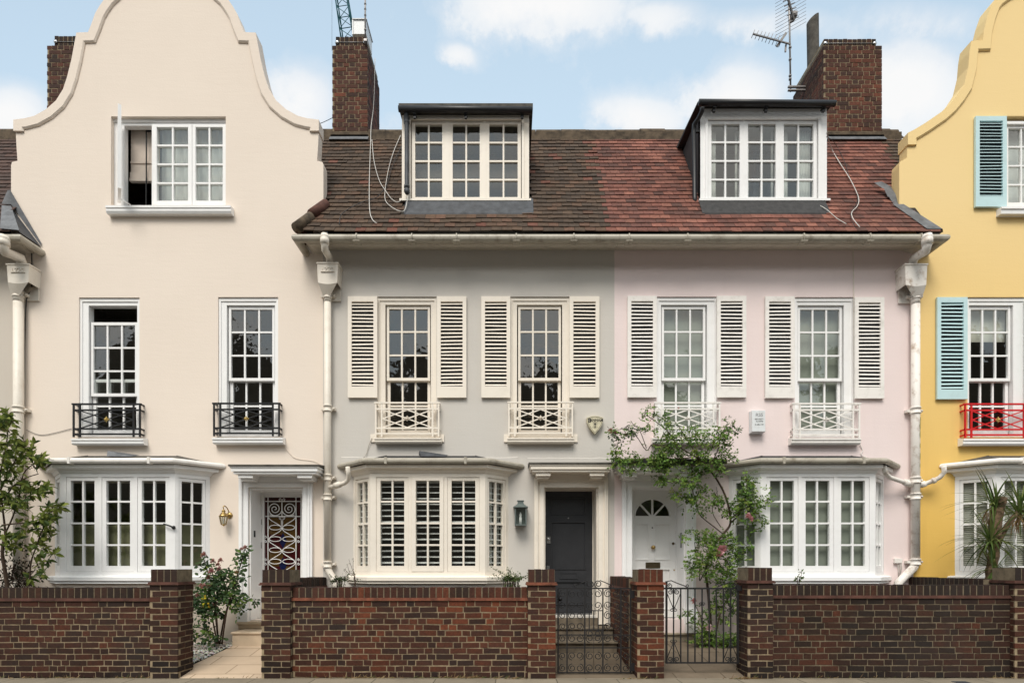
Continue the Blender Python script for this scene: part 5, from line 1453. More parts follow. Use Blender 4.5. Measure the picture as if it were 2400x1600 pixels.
# ======================================================== GARDEN WALLS
def tile_course(m, x0, x1, y0, y1, z, th=0.034, ov=0.022):
    m.box(x0 - ov, x1 + ov, y0 - ov, y1 + ov, z, z + th * 0.5 - 0.001); m.box(x0 - ov * 0.6, x1 + ov * 0.6, y0 - ov * 0.6, y1 + ov * 0.6, z + th * 0.5, z + th)
def pillar(wallthing, x0, x1, y0, y1, ztop, pal, capal, tmat, zb=0.0, mort='mortar'):
    mb = MB(); mm = MB()
    zt = ztop - 0.195
    def soot(u, z): return 0.35 if z < 0.22 and pal is not BR_WARM else (0.5 if z < 0.08 else 1.0)
    brick_block(mb, mm, x0, x1, y0, y1, zb, zt, pal, 'FLRB', 'stretcher', soot)
    p = mb.build('pillar', M['brick'], wallthing)
    mm.build('mortar', M[mort], p)
    t = MB(); tile_course(t, x0, x1, y0, y1, zt + 0.001); t.build('tile_course', M[tmat], p)
    cb = MB(); cm = MB(); soldier_row(cb, cm, x0 + 0.006, x1 - 0.006, y0 + 0.006, y1 - 0.006, zt + 0.036, ztop, capal, 'X')
    cb.build('cap', M['brick'], p); cm.build('cap_mortar', M['mortar_dark'], p)
def panel(wallthing, x0, x1, y0, y1, ztop, pal, capal, tmat, soot=None, mort='mortar', along='X'):
    mb = MB(); mm = MB(); zt = ztop - 0.165
    brick_block(mb, mm, x0, x1, y0, y1, 0.0, zt, pal, 'FB' if along == 'X' else 'LR', 'flemish', soot)
    p = mb.build('wall_panel', M['brick'], wallthing); mm.build('mortar', M[mort], p)
    t = MB()
    t.box(x0, x1, y0 - 0.018, y1 + 0.018, zt, zt + 0.018) if along == 'X' else t.box(x0 - 0.015, x1 + 0.015, y0, y1, zt, zt + 0.018)
    t.box(x0 + 0.001, x1 - 0.001, y0 - 0.008, y1 + 0.008, zt + 0.0185, zt + 0.036) if along == 'X' else t.box(x0 - 0.006, x1 + 0.006, y0 + .001, y1 - .001, zt + 0.0185, zt + 0.036)
    t.build('tile_course', M[tmat], p)
    cb = MB(); cm = MB(); soldier_row(cb, cm, x0, x1, y0 + 0.004, y1 - 0.004, zt + 0.037, ztop, capal, along)
    cb.build('coping', M['brick'], p); cm.build('coping_mortar', M['mortar_dark'], p)
def soot_low(u, z): return 0.5 if z < 0.08 else (0.8 if z < 0.35 else 1.0)
def soot_stain(u, z):
    k = 0.5 if z < 0.08 else 1.0
    return k * (0.62 + 0.38 * abs(math.sin(u * 1.9 + 0.6)))
W1 = thing('garden_wall', (-5.6, 7.3, 0), 'dark brick garden wall with one pillar in front of the cream house', 'wall', 'brick front garden walls')
panel(W1, -9.5, -4.53, 7.265, 7.49, 1.13, BR_DARK, BR_SOOT, 'tile_edge', soot_low)
pillar(W1, -4.53, -4.18, 7.20, 7.56, 1.365, BR_DARK, BR_SOOT, 'tile_edge')
W2 = thing('garden_wall', (-1.3, 7.3, 0), 'red brick garden wall with a pillar at each end below the grey bay window', 'wall', 'brick front garden walls')
panel(W2, -2.773, 0.197, 7.265, 7.49, 1.135, BR_WARM, BR_WARM[:5] + BR_SOOT[:2], 'terracotta', soot_low)
pillar(W2, -3.136, -2.773, 7.20, 7.56, 1.36, BR_DARK, BR_SOOT, 'tile_edge')
pillar(W2, 0.197, 0.545, 7.20, 7.56, 1.362, BR_WARM, BR_WARM[:5], 'terracotta')
panel(W2, -3.12, -2.895, 7.56, 8.995, 1.235, BR_DARK, BR_SOOT, 'tile_edge', None, 'mortar', 'Y')
W3 = thing('garden_wall', (1.72, 7.6, 0), 'brick dividing wall and pillar between the two iron gates', 'wall', 'brick front garden walls')
pillar(W3, 1.565, 1.90, 7.20, 7.55, 1.365, BR_WARM, BR_WARM[:4], 'terracotta')
panel(W3, 1.53, 1.755, 7.55, 8.995, 1.245, BR_WARM, BR_SOOT + BR_WARM[:2], 'tile_edge', None, 'mortar', 'Y')
W4 = thing('garden_wall', (4.7, 7.3, 0), 'soot darkened brick garden wall in front of the pink bay window', 'wall', 'brick front garden walls')
pillar(W4, 2.945, 3.265, 7.20, 7.56, 1.385, BR_DARK, BR_SOOT, 'tile_edge')
panel(W4, 3.265, 6.285, 7.265, 7.49, 1.165, BR_SOOT + BR_DARK, BR_SOOT, 'tile_edge', soot_stain, 'mortar_dark')
pillar(W4, 6.285, 6.64, 7.20, 7.56, 1.385, BR_DARK, BR_SOOT, 'tile_edge')
panel(W4, 6.19, 6.415, 7.56, 8.995, 1.235, BR_DARK, BR_SOOT, 'tile_edge', None, 'mortar', 'Y')

# ======================================================== GATES
def scroll(mb, c, r, y, d=1, up=1, turns=1.35, rr=0.0055, start=0.0, n=26):
    """open C scroll curling in from the outside"""
    pts = []
    for k in range(n):
        t = k / (n - 1); a = start + d * t * turns * 2 * math.pi; q = r * (1 - 0.68 * t)
        pts.append((c[0] + q * math.cos(a), y, c[1] + up * q * math.sin(a)))
    mb.tube(pts, rr, 5)
yg = 7.38
def gp(px, py): return (PX(px, yg), PZ(py, yg))
G1 = thing('iron_gate', (PX(1392, yg), yg, 0), 'black iron gate full of small scrolls in front of the charcoal door', 'gate', 'iron garden gates')
m = MB()
zt, zb = PZ(1378, yg), PZ(1575, yg); xl, xr = PX(1308, yg), PX(1477.5, yg)
for z in (zt, zb): m.box(xl, xr, yg - 0.006, yg + 0.006, z - 0.008, z + 0.008)
for x in (xl, xr): m.box(x - 0.009, x + 0.009, yg - 0.009, yg + 0.009, zb, zt)
m.build('gate_frame', M['gate_iron'], G1)
m = MB(); vx = [PX(p, yg) for p in (1329, 1370.5, 1413, 1455)]
for x in vx: m.box(x - 0.0085, x + 0.0085, yg - 0.008, yg + 0.008, zb, zt)
for py in (1487, 1517): z = PZ(py, yg); m.box(xl, xr, yg - 0.005, yg + 0.005, z - 0.007, z + 0.007)
for py in (1430, 1475): z = PZ(py, yg); m.box(vx[1], vx[2], yg - 0.005, yg + 0.005, z - 0.006, z + 0.006)
for px in (1381, 1391.5, 1402): x = PX(px, yg); m.box(x - 0.006, x + 0.006, yg - 0.006, yg + 0.006, PZ(1475, yg), PZ(1430, yg))
m.build('bars', M['gate_iron'], G1)
xs = [xl] + vx + [xr]
for i in range(5):
    m = MB(); a, b = xs[i], xs[i + 1]
    rows = [1390, 1417, 1441, 1467, 1487 + 8, 1536, 1564] if i != 2 else [1390, 1418, 1467 + 16, 1495, 1536, 1564]
    for j, py in enumerate(rows):
        z = PZ(py, yg); r = min(0.052, (b - a) / 2 - 0.012)
        up = 1 if j % 2 == 0 else -1
        if b - a > 0.18:
            scroll(m, (a + r + 0.012, z), r, yg, 1, up, start=math.pi / 2); scroll(m, (b - r - 0.012, z), r, yg, -1, up, start=math.pi / 2)
        else: scroll(m, ((a + b) / 2, z), r, yg, -1 if i else 1, up, start=math.pi / 2)
    m.tube([((a + b) / 2, yg + 0.004, zb), ((a + b) / 2, yg + 0.004, PZ(1487, yg))], 0.003, 4) if i == 2 else None
    m.build('scrollwork', M['gate_iron'], G1)
m = MB(); xc = PX(1392, yg)
for s in (-1, 1):
    scroll(m, (xc + s * 0.055 + s * 0.0, zt + 0.055), 0.052, yg, -s, 1, 1.5, 0.0065, start=-math.pi / 2)
    m.tube([(xc + s * 0.075, yg, zt + 0.103), (xc + s * 0.14, yg, zt + 0.078), (xc + s * 0.22, yg, zt + 0.04)], 0.006, 5)
    scroll(m, (xc + s * 0.235, zt + 0.03), 0.028, yg, s, 1, 1.3, 0.005, start=math.pi)
m.build('crest', M['gate_iron'], G1)
m = MB(); m.lathe((PX(1313, yg), yg - 0.01, PZ(1402, yg)), [(0.022, 0), (0.026, 0.02), (0.012, 0.035)], 10, axis='Y'); m.box(PX(1306, yg), PX(1316, yg), yg - 0.02, yg + 0.02, PZ(1408, yg), PZ(1396, yg)); m.build('latch', M['gate_iron'], G1)
for py in (1392, 1562):
    m = MB(); m.box(PX(1476, yg), PX(1487, yg), yg - 0.02, yg + 0.02, PZ(py + 9, yg), PZ(py - 9, yg)); m.build('hinge', M['gate_iron'], G1)

yg = 7.40
G2 = thing('iron_gate', (PX(1644, yg), yg, 0), 'black iron gate of plain upright bars in front of the climbing rose', 'gate', 'iron garden gates')
zt, zb = PZ(1378, yg), PZ(1552, yg); xl, xr = PX(1562, yg), PX(1729, yg)
m = MB()
m.box(xl - 0.03, xr + 0.02, yg - 0.008, yg + 0.008, zt - 0.011, zt + 0.011); m.box(xl, xr, yg - 0.007, yg + 0.007, zb - 0.01, zb + 0.01)
m.box(xl - 0.012, xl + 0.012, yg - 0.012, yg + 0.012, zb - 0.01, PZ(1361, yg)); m.box(xr - 0.012, xr + 0.012, yg - 0.012, yg + 0.012, zb - 0.01, zt + 0.05)
m.build('gate_frame', M['gate_iron'], G2)
m = MB(); bx = []
for i in range(1, 10):
    x = xl + (xr - xl) * i / 10; bx.append(x); m.box(x - 0.0075, x + 0.0075, yg - 0.0075, yg + 0.0075, zb, zt)
m.build('bars', M['gate_iron'], G2)
p = (xr - xl) / 10
for (xc, zc, s) in ((xl + p, zt, -1), (xr - p, zt, -1), (xl + p, zb, 1), (xr - p, zb, 1), (xl + 5 * p, zt - 0.20, 9)):
    m = MB()
    if s == 9:
        for q in (-1, 1): scroll(m, (xc + q * 0.022, zc), 0.022, yg, -q, 1, 1.3, 0.005, start=-math.pi / 2)
        m.build('scrollwork', M['gate_iron'], G2); continue
    for q in (-1, 1):
        scroll(m, (xc + q * p * 0.46, zc + s * 0.045), 0.034, yg, q, -s, 1.4, 0.006, start=math.pi / 2)
        m.tube([(xc + q * p * 0.97, yg - 0.01, zc + s * 0.055), (xc + q * p * 0.6, yg - 0.01, zc + s * 0.14), (xc + q * 0.008, yg - 0.01, zc + s * 0.25)], 0.0055, 5)
        scroll(m, (xc + q * 0.025, zc + s * 0.275), 0.024, yg, -q, s, 1.3, 0.005, start=-math.pi / 2)
    m.build('scrollwork', M['gate_iron'], G2)
for q, xe in ((1, xl), (-1, xr)):
    m = MB()
    m.tube([(xe + q * 0.01, yg, zt + 0.09), (xe + q * 0.06, yg, zt + 0.10), (xe + q * 0.13, yg, zt + 0.07), (xe + q * 0.25, yg, zt + 0.025)], 0.0065, 5)
    scroll(m, (xe + q * 0.05, zt + 0.035), 0.032, yg, q, 1, 1.3, 0.0055, start=math.pi / 2); scroll(m, (xe + q * 0.265, zt + 0.035), 0.024, yg, q, 1, 1.2, 0.005, start=math.pi)
    m.build('crest', M['gate_iron'], G2)
m = MB(); m.box(xr - 0.02, xr + 0.05, yg - 0.025, yg + 0.025, zt - 0.03, zt + 0.035); m.build('latch', M['gate_iron'], G2)

# ======================================================== WALL LANTERNS AND ALARM BOXES
LB = thing('wall_lantern', (PX(530), 9.0, PZ(1210)), 'polished brass lantern on the cream wall beside the stained glass door', 'lantern')
yl = 8.88; c = P(524, 1216, yl); m = MB(); k = 0.72
m.lathe((c.x, yl, c.z), [(r_ * k, z_ * k) for r_, z_ in [(0.06, 0.045), (0.085, 0.06), (0.092, 0.065), (0.092, 0.073), (0.075, 0.09), (0.055, 0.125), (0.03, 0.145), (0.032, 0.155), (0.045, 0.17), (0.03, 0.19), (0.012, 0.205), (0.006, 0.235)]], 12)
m.tube(smoothp([Vector((c.x, yl, c.z + 0.16)), Vector((c.x - 0.004, yl, c.z + 0.19)), Vector((c.x + 0.008, yl + 0.02, c.z + 0.205)), Vector((c.x + 0.03, yl + 0.06, c.z + 0.17)), Vector((c.x + 0.035, 8.99, c.z + 0.10))], 4), 0.008, 8)
m.lathe((c.x + 0.035, 8.995, c.z + 0.07), [(0.05, 0), (0.045, 0.012), (0.02, 0.025)], 14, axis='Y')
m.lathe((c.x, yl, c.z - 0.135 * k), [(0.006, -0.012), (0.014, 0.0), (0.034, 0.010), (0.036, 0.016)], 10)
for q_ in range(6):
    a = math.pi / 3 * q_ + 0.2
    m.bar((c.x + 0.048 * k * math.cos(a), yl + 0.048 * k * math.sin(a), c.z - 0.12 * k), (c.x + 0.088 * k * math.cos(a), yl + 0.088 * k * math.sin(a), c.z + 0.065 * k), 0.008, 0.008)
m.build('lantern_body', M['brass'], LB)
m = MB(); vs = []
for q_ in range(6):
    a = math.pi / 3 * q_ + 0.2; vs += [(c.x + 0.045 * k * math.cos(a), yl + 0.045 * k * math.sin(a), c.z - 0.118 * k), (c.x + 0.084 * k * math.cos(a), yl + 0.084 * k * math.sin(a), c.z + 0.06 * k)]
m.add(vs, [(2 * i, (2 * i + 2) % 12, (2 * i + 3) % 12, 2 * i + 1) for i in range(6)]); m.build('lantern_glass', M['glass'], LB, recalc=False)
m = MB(); m.lathe((c.x, yl, c.z - 0.08), [(0.010, 0), (0.010, 0.065), (0.003, 0.085)], 8); m.build('bulb', M['white'], LB)
LG = thing('wall_lantern', (PX(1221), 9.0, PZ(1205)), 'grey green metal lantern beside the charcoal front door', 'lantern')
yl = 8.88; c = P(1220, 1205, yl)
m = MB(); w = 0.082
for (a, b) in ((-w, -w), (w, -w), (w, w), (-w, w)):
    m.box(c.x + a - 0.008, c.x + a + 0.008, yl + b - 0.008, yl + b + 0.008, c.z - 0.16, c.z + 0.10)
m.box(c.x - w - 0.008, c.x + w + 0.008, yl - w - 0.008, yl + w + 0.008, c.z - 0.175, c.z - 0.155)
vs = []
for (q_, z) in ((w + 0.03, 0.10), (w + 0.03, 0.108), (w * 0.62, 0.155), (w * 0.62, 0.165), (w * 0.55, 0.166), (w * 0.55, 0.20), (w * 0.66, 0.202), (w * 0.66, 0.213)):
    vs += [(c.x - q_, yl - q_, c.z + z), (c.x + q_, yl - q_, c.z + z), (c.x + q_, yl + q_, c.z + z), (c.x - q_, yl + q_, c.z + z)]
fs = [(3, 2, 1, 0), (28, 29, 30, 31)]
for i in range(7):
    for t in range(4): fs.append((i * 4 + t, i * 4 + (t + 1) % 4, i * 4 + 4 + (t + 1) % 4, i * 4 + 4 + t))
m.add(vs, fs)
m.box(c.x - 0.05, c.x + 0.05, yl + w, 8.998, c.z - 0.05, c.z + 0.06); m.box(c.x - w, c.x + w, yl + w + 0.001, yl + w + 0.012, c.z - 0.16, c.z + 0.10)
m.build('lantern_body', M['verdigris'], LG)
m = MB(); e = w - 0.004
m.add([(c.x - e, yl - e, c.z - 0.155), (c.x + e, yl - e, c.z - 0.155), (c.x + e, yl - e, c.z + 0.10), (c.x - e, yl - e, c.z + 0.10), (c.x - e, yl + e, c.z - 0.155), (c.x + e, yl + e, c.z - 0.155), (c.x + e, yl + e, c.z + 0.10), (c.x - e, yl + e, c.z + 0.10)],
      [(0, 1, 2, 3), (0, 3, 7, 4), (1, 5, 6, 2)]); m.build('lantern_glass', M['glass'], LG, recalc=False)
m = MB(); m.lathe((c.x, yl, c.z - 0.155), [(0.022, 0), (0.022, 0.10), (0.015, 0.12), (0.02, 0.15), (0.006, 0.19)], 10); m.build('bulb', M['white'], LG)

AB = thing('alarm_box', (PX(1394), 9.0, PZ(997)), 'ivory shield shaped alarm box on the grey wall by the party line', 'alarm box')
def shield(cx, cz, s, n=10):
    pts = []
    top = [(-0.128 + 0.256 * t / n, 0.108 + 0.030 * math.sin(math.pi * t / n)) for t in range(n + 1)]
    right = [(0.128 - 0.006 * t - 0.122 * (t / n) ** 1.7 * 1.0 + 0.0 * t if False else 0.128 * (1 - (t / n) ** 2.0), 0.108 - 0.246 * t / n) for t in range(1, n)]
    out = top + right + [(0, -0.140)] + [(-x, z) for x, z in reversed(right)]
    return [(cx + x * s, cz + z * s) for x, z in reversed(out)]
cx_, cz_ = PX(1394.5, 8.92), PZ(995, 8.92)
m = MB(); m.prism(shield(cx_, cz_, 1.0), 8.915, 8.998); ab = m.build('shield_body', M['badge'], AB)
m = MB(); a = shield(cx_, cz_, 0.90); b = shield(cx_, cz_, 0.855); n = len(a)
m.add([(x, 8.9135, z) for x, z in a] + [(x, 8.9135, z) for x, z in b], [(i, (i + 1) % n, n + (i + 1) % n, n + i) for i in range(n)])
# keyhole-like emblem: a small framed figure
x, z = cx_, cz_
for r_ in ((-0.030, -0.026, -0.034, 0.040), (0.026, 0.030, -0.034, 0.040), (-0.030, 0.030, 0.036, 0.040), (-0.048, 0.048, -0.046, -0.042)):
    m.add([(x + r_[0], 8.9135, z + r_[2]), (x + r_[1], 8.9135, z + r_[2]), (x + r_[1], 8.9135, z + r_[3]), (x + r_[0], 8.9135, z + r_[3])], [(0, 1, 2, 3)])
m.add([(x - 0.009, 8.9135, z - 0.052), (x + 0.009, 8.9135, z - 0.052), (x + 0.007, 8.9135, z - 0.010), (x + 0.018, 8.9135, z + 0.014), (x + 0.006, 8.9135, z + 0.030), (x - 0.008, 8.9135, z + 0.028), (x - 0.016, 8.9135, z + 0.010), (x - 0.007, 8.9135, z - 0.010)], [tuple(range(8))])
m.build('emblem', M['ink'], AB, recalc=False)
text_mesh('lettering', 'B', 0.088, (cx_ - 0.083, 8.9135, cz_ + 0.063), M['ink'], AB, bold=0.002)
text_mesh('lettering', 'ANHAM', 0.062, (cx_ + 0.023, 8.9135, cz_ + 0.068), M['ink'], AB, bold=0.0015, sx=0.92)
AR = thing('alarm_box', (PX(1776), 9.0, PZ(1010)), 'white rectangular alarm box on the pink wall between the window guards', 'alarm box')
x0, x1, z1, z0 = PX(1763, 8.88), PX(1794, 8.88), PZ(961, 8.88), PZ(1011, 8.88)
m = MB()
m.add([(x0, 8.88, z0), (x1, 8.88, z0), (x1, 8.88, z1), (x0, 8.88, z1), (x0 - 0.005, 8.998, z0 - 0.015), (x1 + 0.005, 8.998, z0 - 0.015), (x1 + 0.005, 8.998, z1 + 0.008), (x0 - 0.005, 8.998, z1 + 0.008)],
      [(0, 1, 2, 3), (4, 7, 6, 5), (0, 3, 7, 4), (1, 5, 6, 2), (3, 2, 6, 7), (0, 4, 5, 1)])
m.build('box_body', M['white_box'], AR, bevel=0.006)
xm = (x0 + x1) / 2 + 0.006
text_mesh('lettering', 'RSS', 0.068, (xm, 8.879, PZ(972, 8.88)), M['ink_grey'], AR, sx=1.12)
text_mesh('lettering', 'SECURITY', 0.030, (xm, 8.879, PZ(982, 8.88)), M['ink'], AR, sx=1.0)
text_mesh('lettering', 'ALARMS', 0.030, (xm + 0.004, 8.879, PZ(987, 8.88)), M['ink'], AR, sx=1.0)
text_mesh('lettering', '01-286-1184', 0.026, (xm, 8.879, PZ(994.5, 8.88)), M['ink'], AR, sx=1.0)
JB = thing('junction_box', (PX(2105), 9.0, PZ(1316)), 'small white junction box low on the pink wall beside the downpipe', 'junction box')
m = MB(); m.box(PX(2098, 8.95), PX(2115, 8.95), 8.95, 8.998, PZ(1319, 8.95), PZ(1308, 8.95)); m.build('box_body', M['white_old'], JB, bevel=0.004)
m = MB()
for dx_ in (0.02, 0.05, 0.075): m.tube([(PX(2098) + dx_, 8.97, PZ(1319)), (PX(2098) + dx_ + 0.02, 8.985, PZ(1332)), (PX(2098) + dx_ + R.uniform(-0.03, 0.03), 8.99, PZ(1352))], 0.006, 5)
m.build('wires', M['cable_white'], JB)

# ======================================================== AERIALS, CRANE, CABLES
TA = thing('tv_aerial', (PX(1853, 11.0), 11.0, 9.4), 'television aerial mast clamped beside the broad right hand chimney', 'aerial')
ym = 10.95; m = MB(); xm = PX(1853, ym)
m.tube([(xm, ym, PZ(215, ym)), (xm - 0.02, ym, PZ(60, ym)), (xm - 0.06, ym, PZ(-70, ym))], 0.017, 8)
for py in (204, 212): m.box(xm - 0.05, 5.60, ym - 0.02, ym + 0.02, PZ(py, ym) - 0.012, PZ(py, ym) + 0.012)
for py in (112, 140, 178, 186): m.lathe((xm - 0.01, ym, PZ(py, ym)), [(0.027, -0.012), (0.027, 0.012)], 8)
m.build('mast', M['alum'], TA)
m = MB(); a, b = P(1853, 104, ym), P(1765, 80, ym - 0.3)
m.bar(a, b, 0.022, 0.022)
dirv = (b - a).normalized(); side = dirv.cross(Vector((0, 0, 1))).normalized(); perp = Vector((0.30, -0.55, 0.78)).normalized()
for k_ in range(9):
    p = a + (b - a) * (0.26 + 0.74 * k_ / 8); l_ = 0.085 - 0.003 * k_
    m.tube([p - perp * l_, p + perp * l_], 0.006, 5)
p = a + (b - a) * 0.22; m.bar(p + Vector((0.06, -0.02, 0.15)), p - Vector((0.10, -0.02, 0.07)), 0.04, 0.025)
m.bar(a + Vector((-0.09, 0, -0.01)), a + Vector((-0.10, 0, -0.15)), 0.03, 0.02)
m.build('aerial_arm', M['alum'], TA)
m = MB(); a, b = P(1861, 48, ym - 0.05), P(1838, -35, ym - 0.35)
m.bar(a, b, 0.03, 0.03); dv_ = (b - a)
m.box(PX(1852, ym), PX(1864, ym), ym - 0.09, ym + 0.02, PZ(46, ym), PZ(36, ym))
m.bar(a, P(1853, 52, ym), 0.03, 0.03)
for k_ in range(8):
    p = a + dv_ * (0.05 + 0.95 * k_ / 7)
    for s in (-1, 1): m.tube([p + Vector((s * 0.02, 0, 0)), p + Vector((s * 0.10, 0, -0.004 + s * 0.035))], 0.008, 5)
for k_ in range(12):
    f = k_ / 11; c0 = P(1853, 72 - 92 * f, ym + 0.05)
    m.tube([c0 + Vector((-0.27, 0.05, -0.12)), c0 + Vector((0.27, -0.05, 0.12))], 0.004, 4)
m.build('reflector', M['alum'], TA)
TM = thing('tv_aerial', (PX(856, 10.6), 10.25, 9.4), 'thin aerial pole strapped to the narrow chimney stack', 'aerial')
m = MB(); yp = 10.27; m.tube([P(856, 103, yp), P(856, -60, yp)], 0.014, 8)
for py in (10, 22, 36, 70): m.lathe(P(856, py, yp), [(0.02, -0.012), (0.02, 0.012)], 8)
m.build('mast', M['alum'], TM)
m = MB(); m.box(PX(853, yp), PX(860, yp), yp - 0.02, 10.36, PZ(98, yp), PZ(93, yp)); m.build('bracket', M['alum'], TM)

CR = thing('tower_crane', (4.0 - 26.5, 80, 0), 'distant teal lattice crane jib rising behind the narrow chimney', 'crane')
yc_ = 80.0; m = MB()
def lattice(m, a, b, w0, w1, n, r):
    a = Vector(a); b = Vector(b); ax = (b - a).normalized(); e1 = ax.cross(Vector((0, 1, 0))).normalized(); e2 = ax.cross(e1)
    cor = lambda t, i, j: a + (b - a) * t + e1 * (i * (w0 + (w1 - w0) * t) / 2) + e2 * (j * (w0 + (w1 - w0) * t) / 2)
    for i in (-1, 1):
        for j in (-1, 1): m.tube([cor(0, i, j), cor(1, i, j)], r * 1.8, 5)
    for k_ in range(n):
        t0, t1 = k_ / n, (k_ + 1) / n; s = 1 if k_ % 2 else -1
        for j in (-1, 1): m.tube([cor(t0, -s, j), cor(t1, s, j)], r, 4); m.tube([cor(t0, -1, j), cor(t0, 1, j)], r, 4)
        for i in (-1, 1): m.tube([cor(t0, i, -s), cor(t1, i, s)], r, 4)
base = P(822, 130, yc_)
lattice(m, (base.x + 0.4, yc_, -1), (base.x + 0.4, yc_, base.z), 1.6, 1.6, 40, 0.06); m.build('mast', M['crane'], CR)
m = MB(); lattice(m, base, P(766, -230, yc_), 1.75, 1.15, 14, 0.05); m.build('jib', M['crane'], CR)
m = MB(); m.tube([P(778, 120, yc_), P(778, -200, yc_)], 0.02, 4); m.build('hoist_rope', M['steel'], CR)

def roofpt(px, py, lift=0.05):
    """point of the low roof slope seen at a picture position"""
    t = (1325 - py) / F; d = (EAVE_Z - EYE - SLOPE * EAVE_Y) / (t - SLOPE)
    return P(px, py, d) + RN * lift
def cable(pts, r, mat, label, group='loose cables on the roofs and walls'):
    m = MB(); pts = smoothp([Vector(p) for p in pts]); m.tube(pts, r * 0.72, 5)
    o = m.build('cable', mat, None, tuple(pts[0])); tag(o, label, 'cable', group)
W = M['cable_white']
cable([P(868, 170, 10.9) + Vector((0.16, -0.3, 0)), P(876, 240, 10.6), roofpt(873, 315, 0.12), roofpt(870, 340), roofpt(868, 400), roofpt(867, 450), roofpt(868, 500), roofpt(874, 522), roofpt(884, 531)], 0.009, W, 'white cable running straight down the brown roof from the narrow chimney')
cable([roofpt(873, 335), roofpt(878, 385), roofpt(890, 430), roofpt(905, 455), roofpt(918, 473), roofpt(932, 482), roofpt(943, 476)], 0.008, W, 'white cable sagging from the chimney foot to the dormer corner')
cable([roofpt(943, 318), roofpt(925, 360), roofpt(913, 400), roofpt(905, 445), roofpt(904, 475), roofpt(915, 490), roofpt(935, 502), roofpt(950, 500), roofpt(959, 478, 0.12)], 0.008, W, 'white cable looping below the left corner of the cream dormer')
cable([roofpt(942, 350), roofpt(920, 400), roofpt(908, 440), roofpt(885, 470), roofpt(850, 482), roofpt(815, 500), roofpt(800, 515), roofpt(797, 535)], 0.008, M['rubber'], 'dark cable trailing across the brown tiles to the gutter')
cable([P(1938, 310, 9.05), roofpt(1945, 355), roofpt(1965, 390), roofpt(1990, 430), roofpt(2008, 470), roofpt(2006, 490), roofpt(1993, 505), roofpt(1995, 520), roofpt(2011, 540)], 0.009, W, 'pale cable curving down the red tiles right of the white dormer')
cable([P(1937, 320, 9.06), roofpt(1955, 345), roofpt(1975, 385), roofpt(1988, 425), roofpt(2005, 462), roofpt(2004, 484), roofpt(1990, 510), roofpt(2000, 540)], 0.006, M['rubber'], 'thin dark cable beside the pale one on the red tiles')
cable([P(1918, 480, 9.0), roofpt(1935, 500), roofpt(1958, 520), roofpt(1980, 533)], 0.008, W, 'short white cable below the right corner of the white dormer')
cable([P(2022, 556, 8.6), P(2012, 567, 8.75), P(2000, 580, 8.98), P(2001, 650, 8.99), P(2001, 690, 8.99), P(2002, 900, 8.985)], 0.011, M['pipe'], 'painted cable down the pink wall from the gutter past the window')
cable([P(2015, 1040, 8.98), P(2022, 1055, 8.99), P(2018, 1064, 8.99), P(2030, 1072, 8.98), P(2050, 1078, 8.97)], 0.009, M['white_old'], 'short cable under the right hand window guard on the pink wall')
cable([P(74, 590, 8.98), P(75, 650, 8.98), P(73, 680, 8.98), P(62, 705, 8.97), P(58, 800, 8.97), P(54, 960, 8.98)], 0.011, M['rubber'], 'dark cable down the wall beside the leftmost downpipe')
cable([P(62, 1007, 8.98), P(90, 1018, 8.99), P(115, 1017, 8.99), P(168, 1004, 8.99)], 0.005, M['rubber'], 'thin slack wire on the cream wall below the left window guard')
cable([P(662, 1040, 8.99), P(680, 1063, 8.99), P(695, 1074, 8.99), P(735, 1080, 8.99), P(757, 1090, 8.97)], 0.005, M['stucco_cream'], 'thin painted wire above the stained glass door')
cable([P(872, 1025, 8.96), P(864, 1045, 8.98), P(858, 1065, 8.98), P(845, 1078, 8.97), P(822, 1090, 8.95)], 0.006, M['gutter'], 'thin wire from the cream window sill to the grey bay roof')
cable([P(735, 295, 11.5), P(757, 287, 11.2), P(780, 276, 10.8)], 0.008, M['rubber'], 'dark wire between the cream gable and the narrow chimney')

# ======================================================== PLANTS
def leaf(mb, p, d, n, L_, W_, col, fold=0.25, bend=0.15):
    """folded pointed leaf: base p, direction d, approximate normal n"""
    d = d.normalized(); s = d.cross(n)
    if s.length < 1e-4: s = d.cross(Vector((0.3, 0.5, 0.8)))
    s.normalize(); n = s.cross(d)
    m1 = p + d * L_ * 0.42 - n * bend * L_ * 0.1; tip = p + d * L_ - n * L_ * bend
    l = p + d * L_ * 0.42 + s * W_ * 0.5 + n * fold * W_ * 0.5; r = p + d * L_ * 0.42 - s * W_ * 0.5 + n * fold * W_ * 0.5
    l2 = p + d * L_ * 0.76 + s * W_ * 0.33 + n * (fold * W_ * 0.33 - bend * L_ * 0.5); r2 = p + d * L_ * 0.76 - s * W_ * 0.33 + n * (fold * W_ * 0.33 - bend * L_ * 0.5)
    m2 = p + d * L_ * 0.76 - n * bend * L_ * 0.55
    mb.add([p, l, l2, tip, r2, r, m1, m2], [(0, 6, 1), (1, 6, 7, 2), (2, 7, 3), (0, 5, 6), (5, 4, 7, 6), (4, 3, 7)], col)
def rv(s=1.0): return Vector((R.gauss(0, 1), R.gauss(0, 1), R.gauss(0, 1))) * s
def lcol(pal):
    c = R.choice(pal); f = R.uniform(0.7, 1.25); return tuple(min(1, x * f) for x in c)
G_ROSE = [(0.112, 0.196, 0.038), (0.149, 0.243, 0.050), (0.075, 0.133, 0.032), (0.196, 0.298, 0.061), (0.094, 0.159, 0.041), (0.233, 0.325, 0.074)]
G_DARK = [(0.044, 0.084, 0.035), (0.064, 0.113, 0.043), (0.034, 0.064, 0.028), (0.079, 0.131, 0.048)]
G_MAG = [(0.095, 0.135, 0.030), (0.15, 0.19, 0.040), (0.070, 0.105, 0.026), (0.22, 0.25, 0.055), (0.18, 0.22, 0.045), (0.050, 0.080, 0.024)]
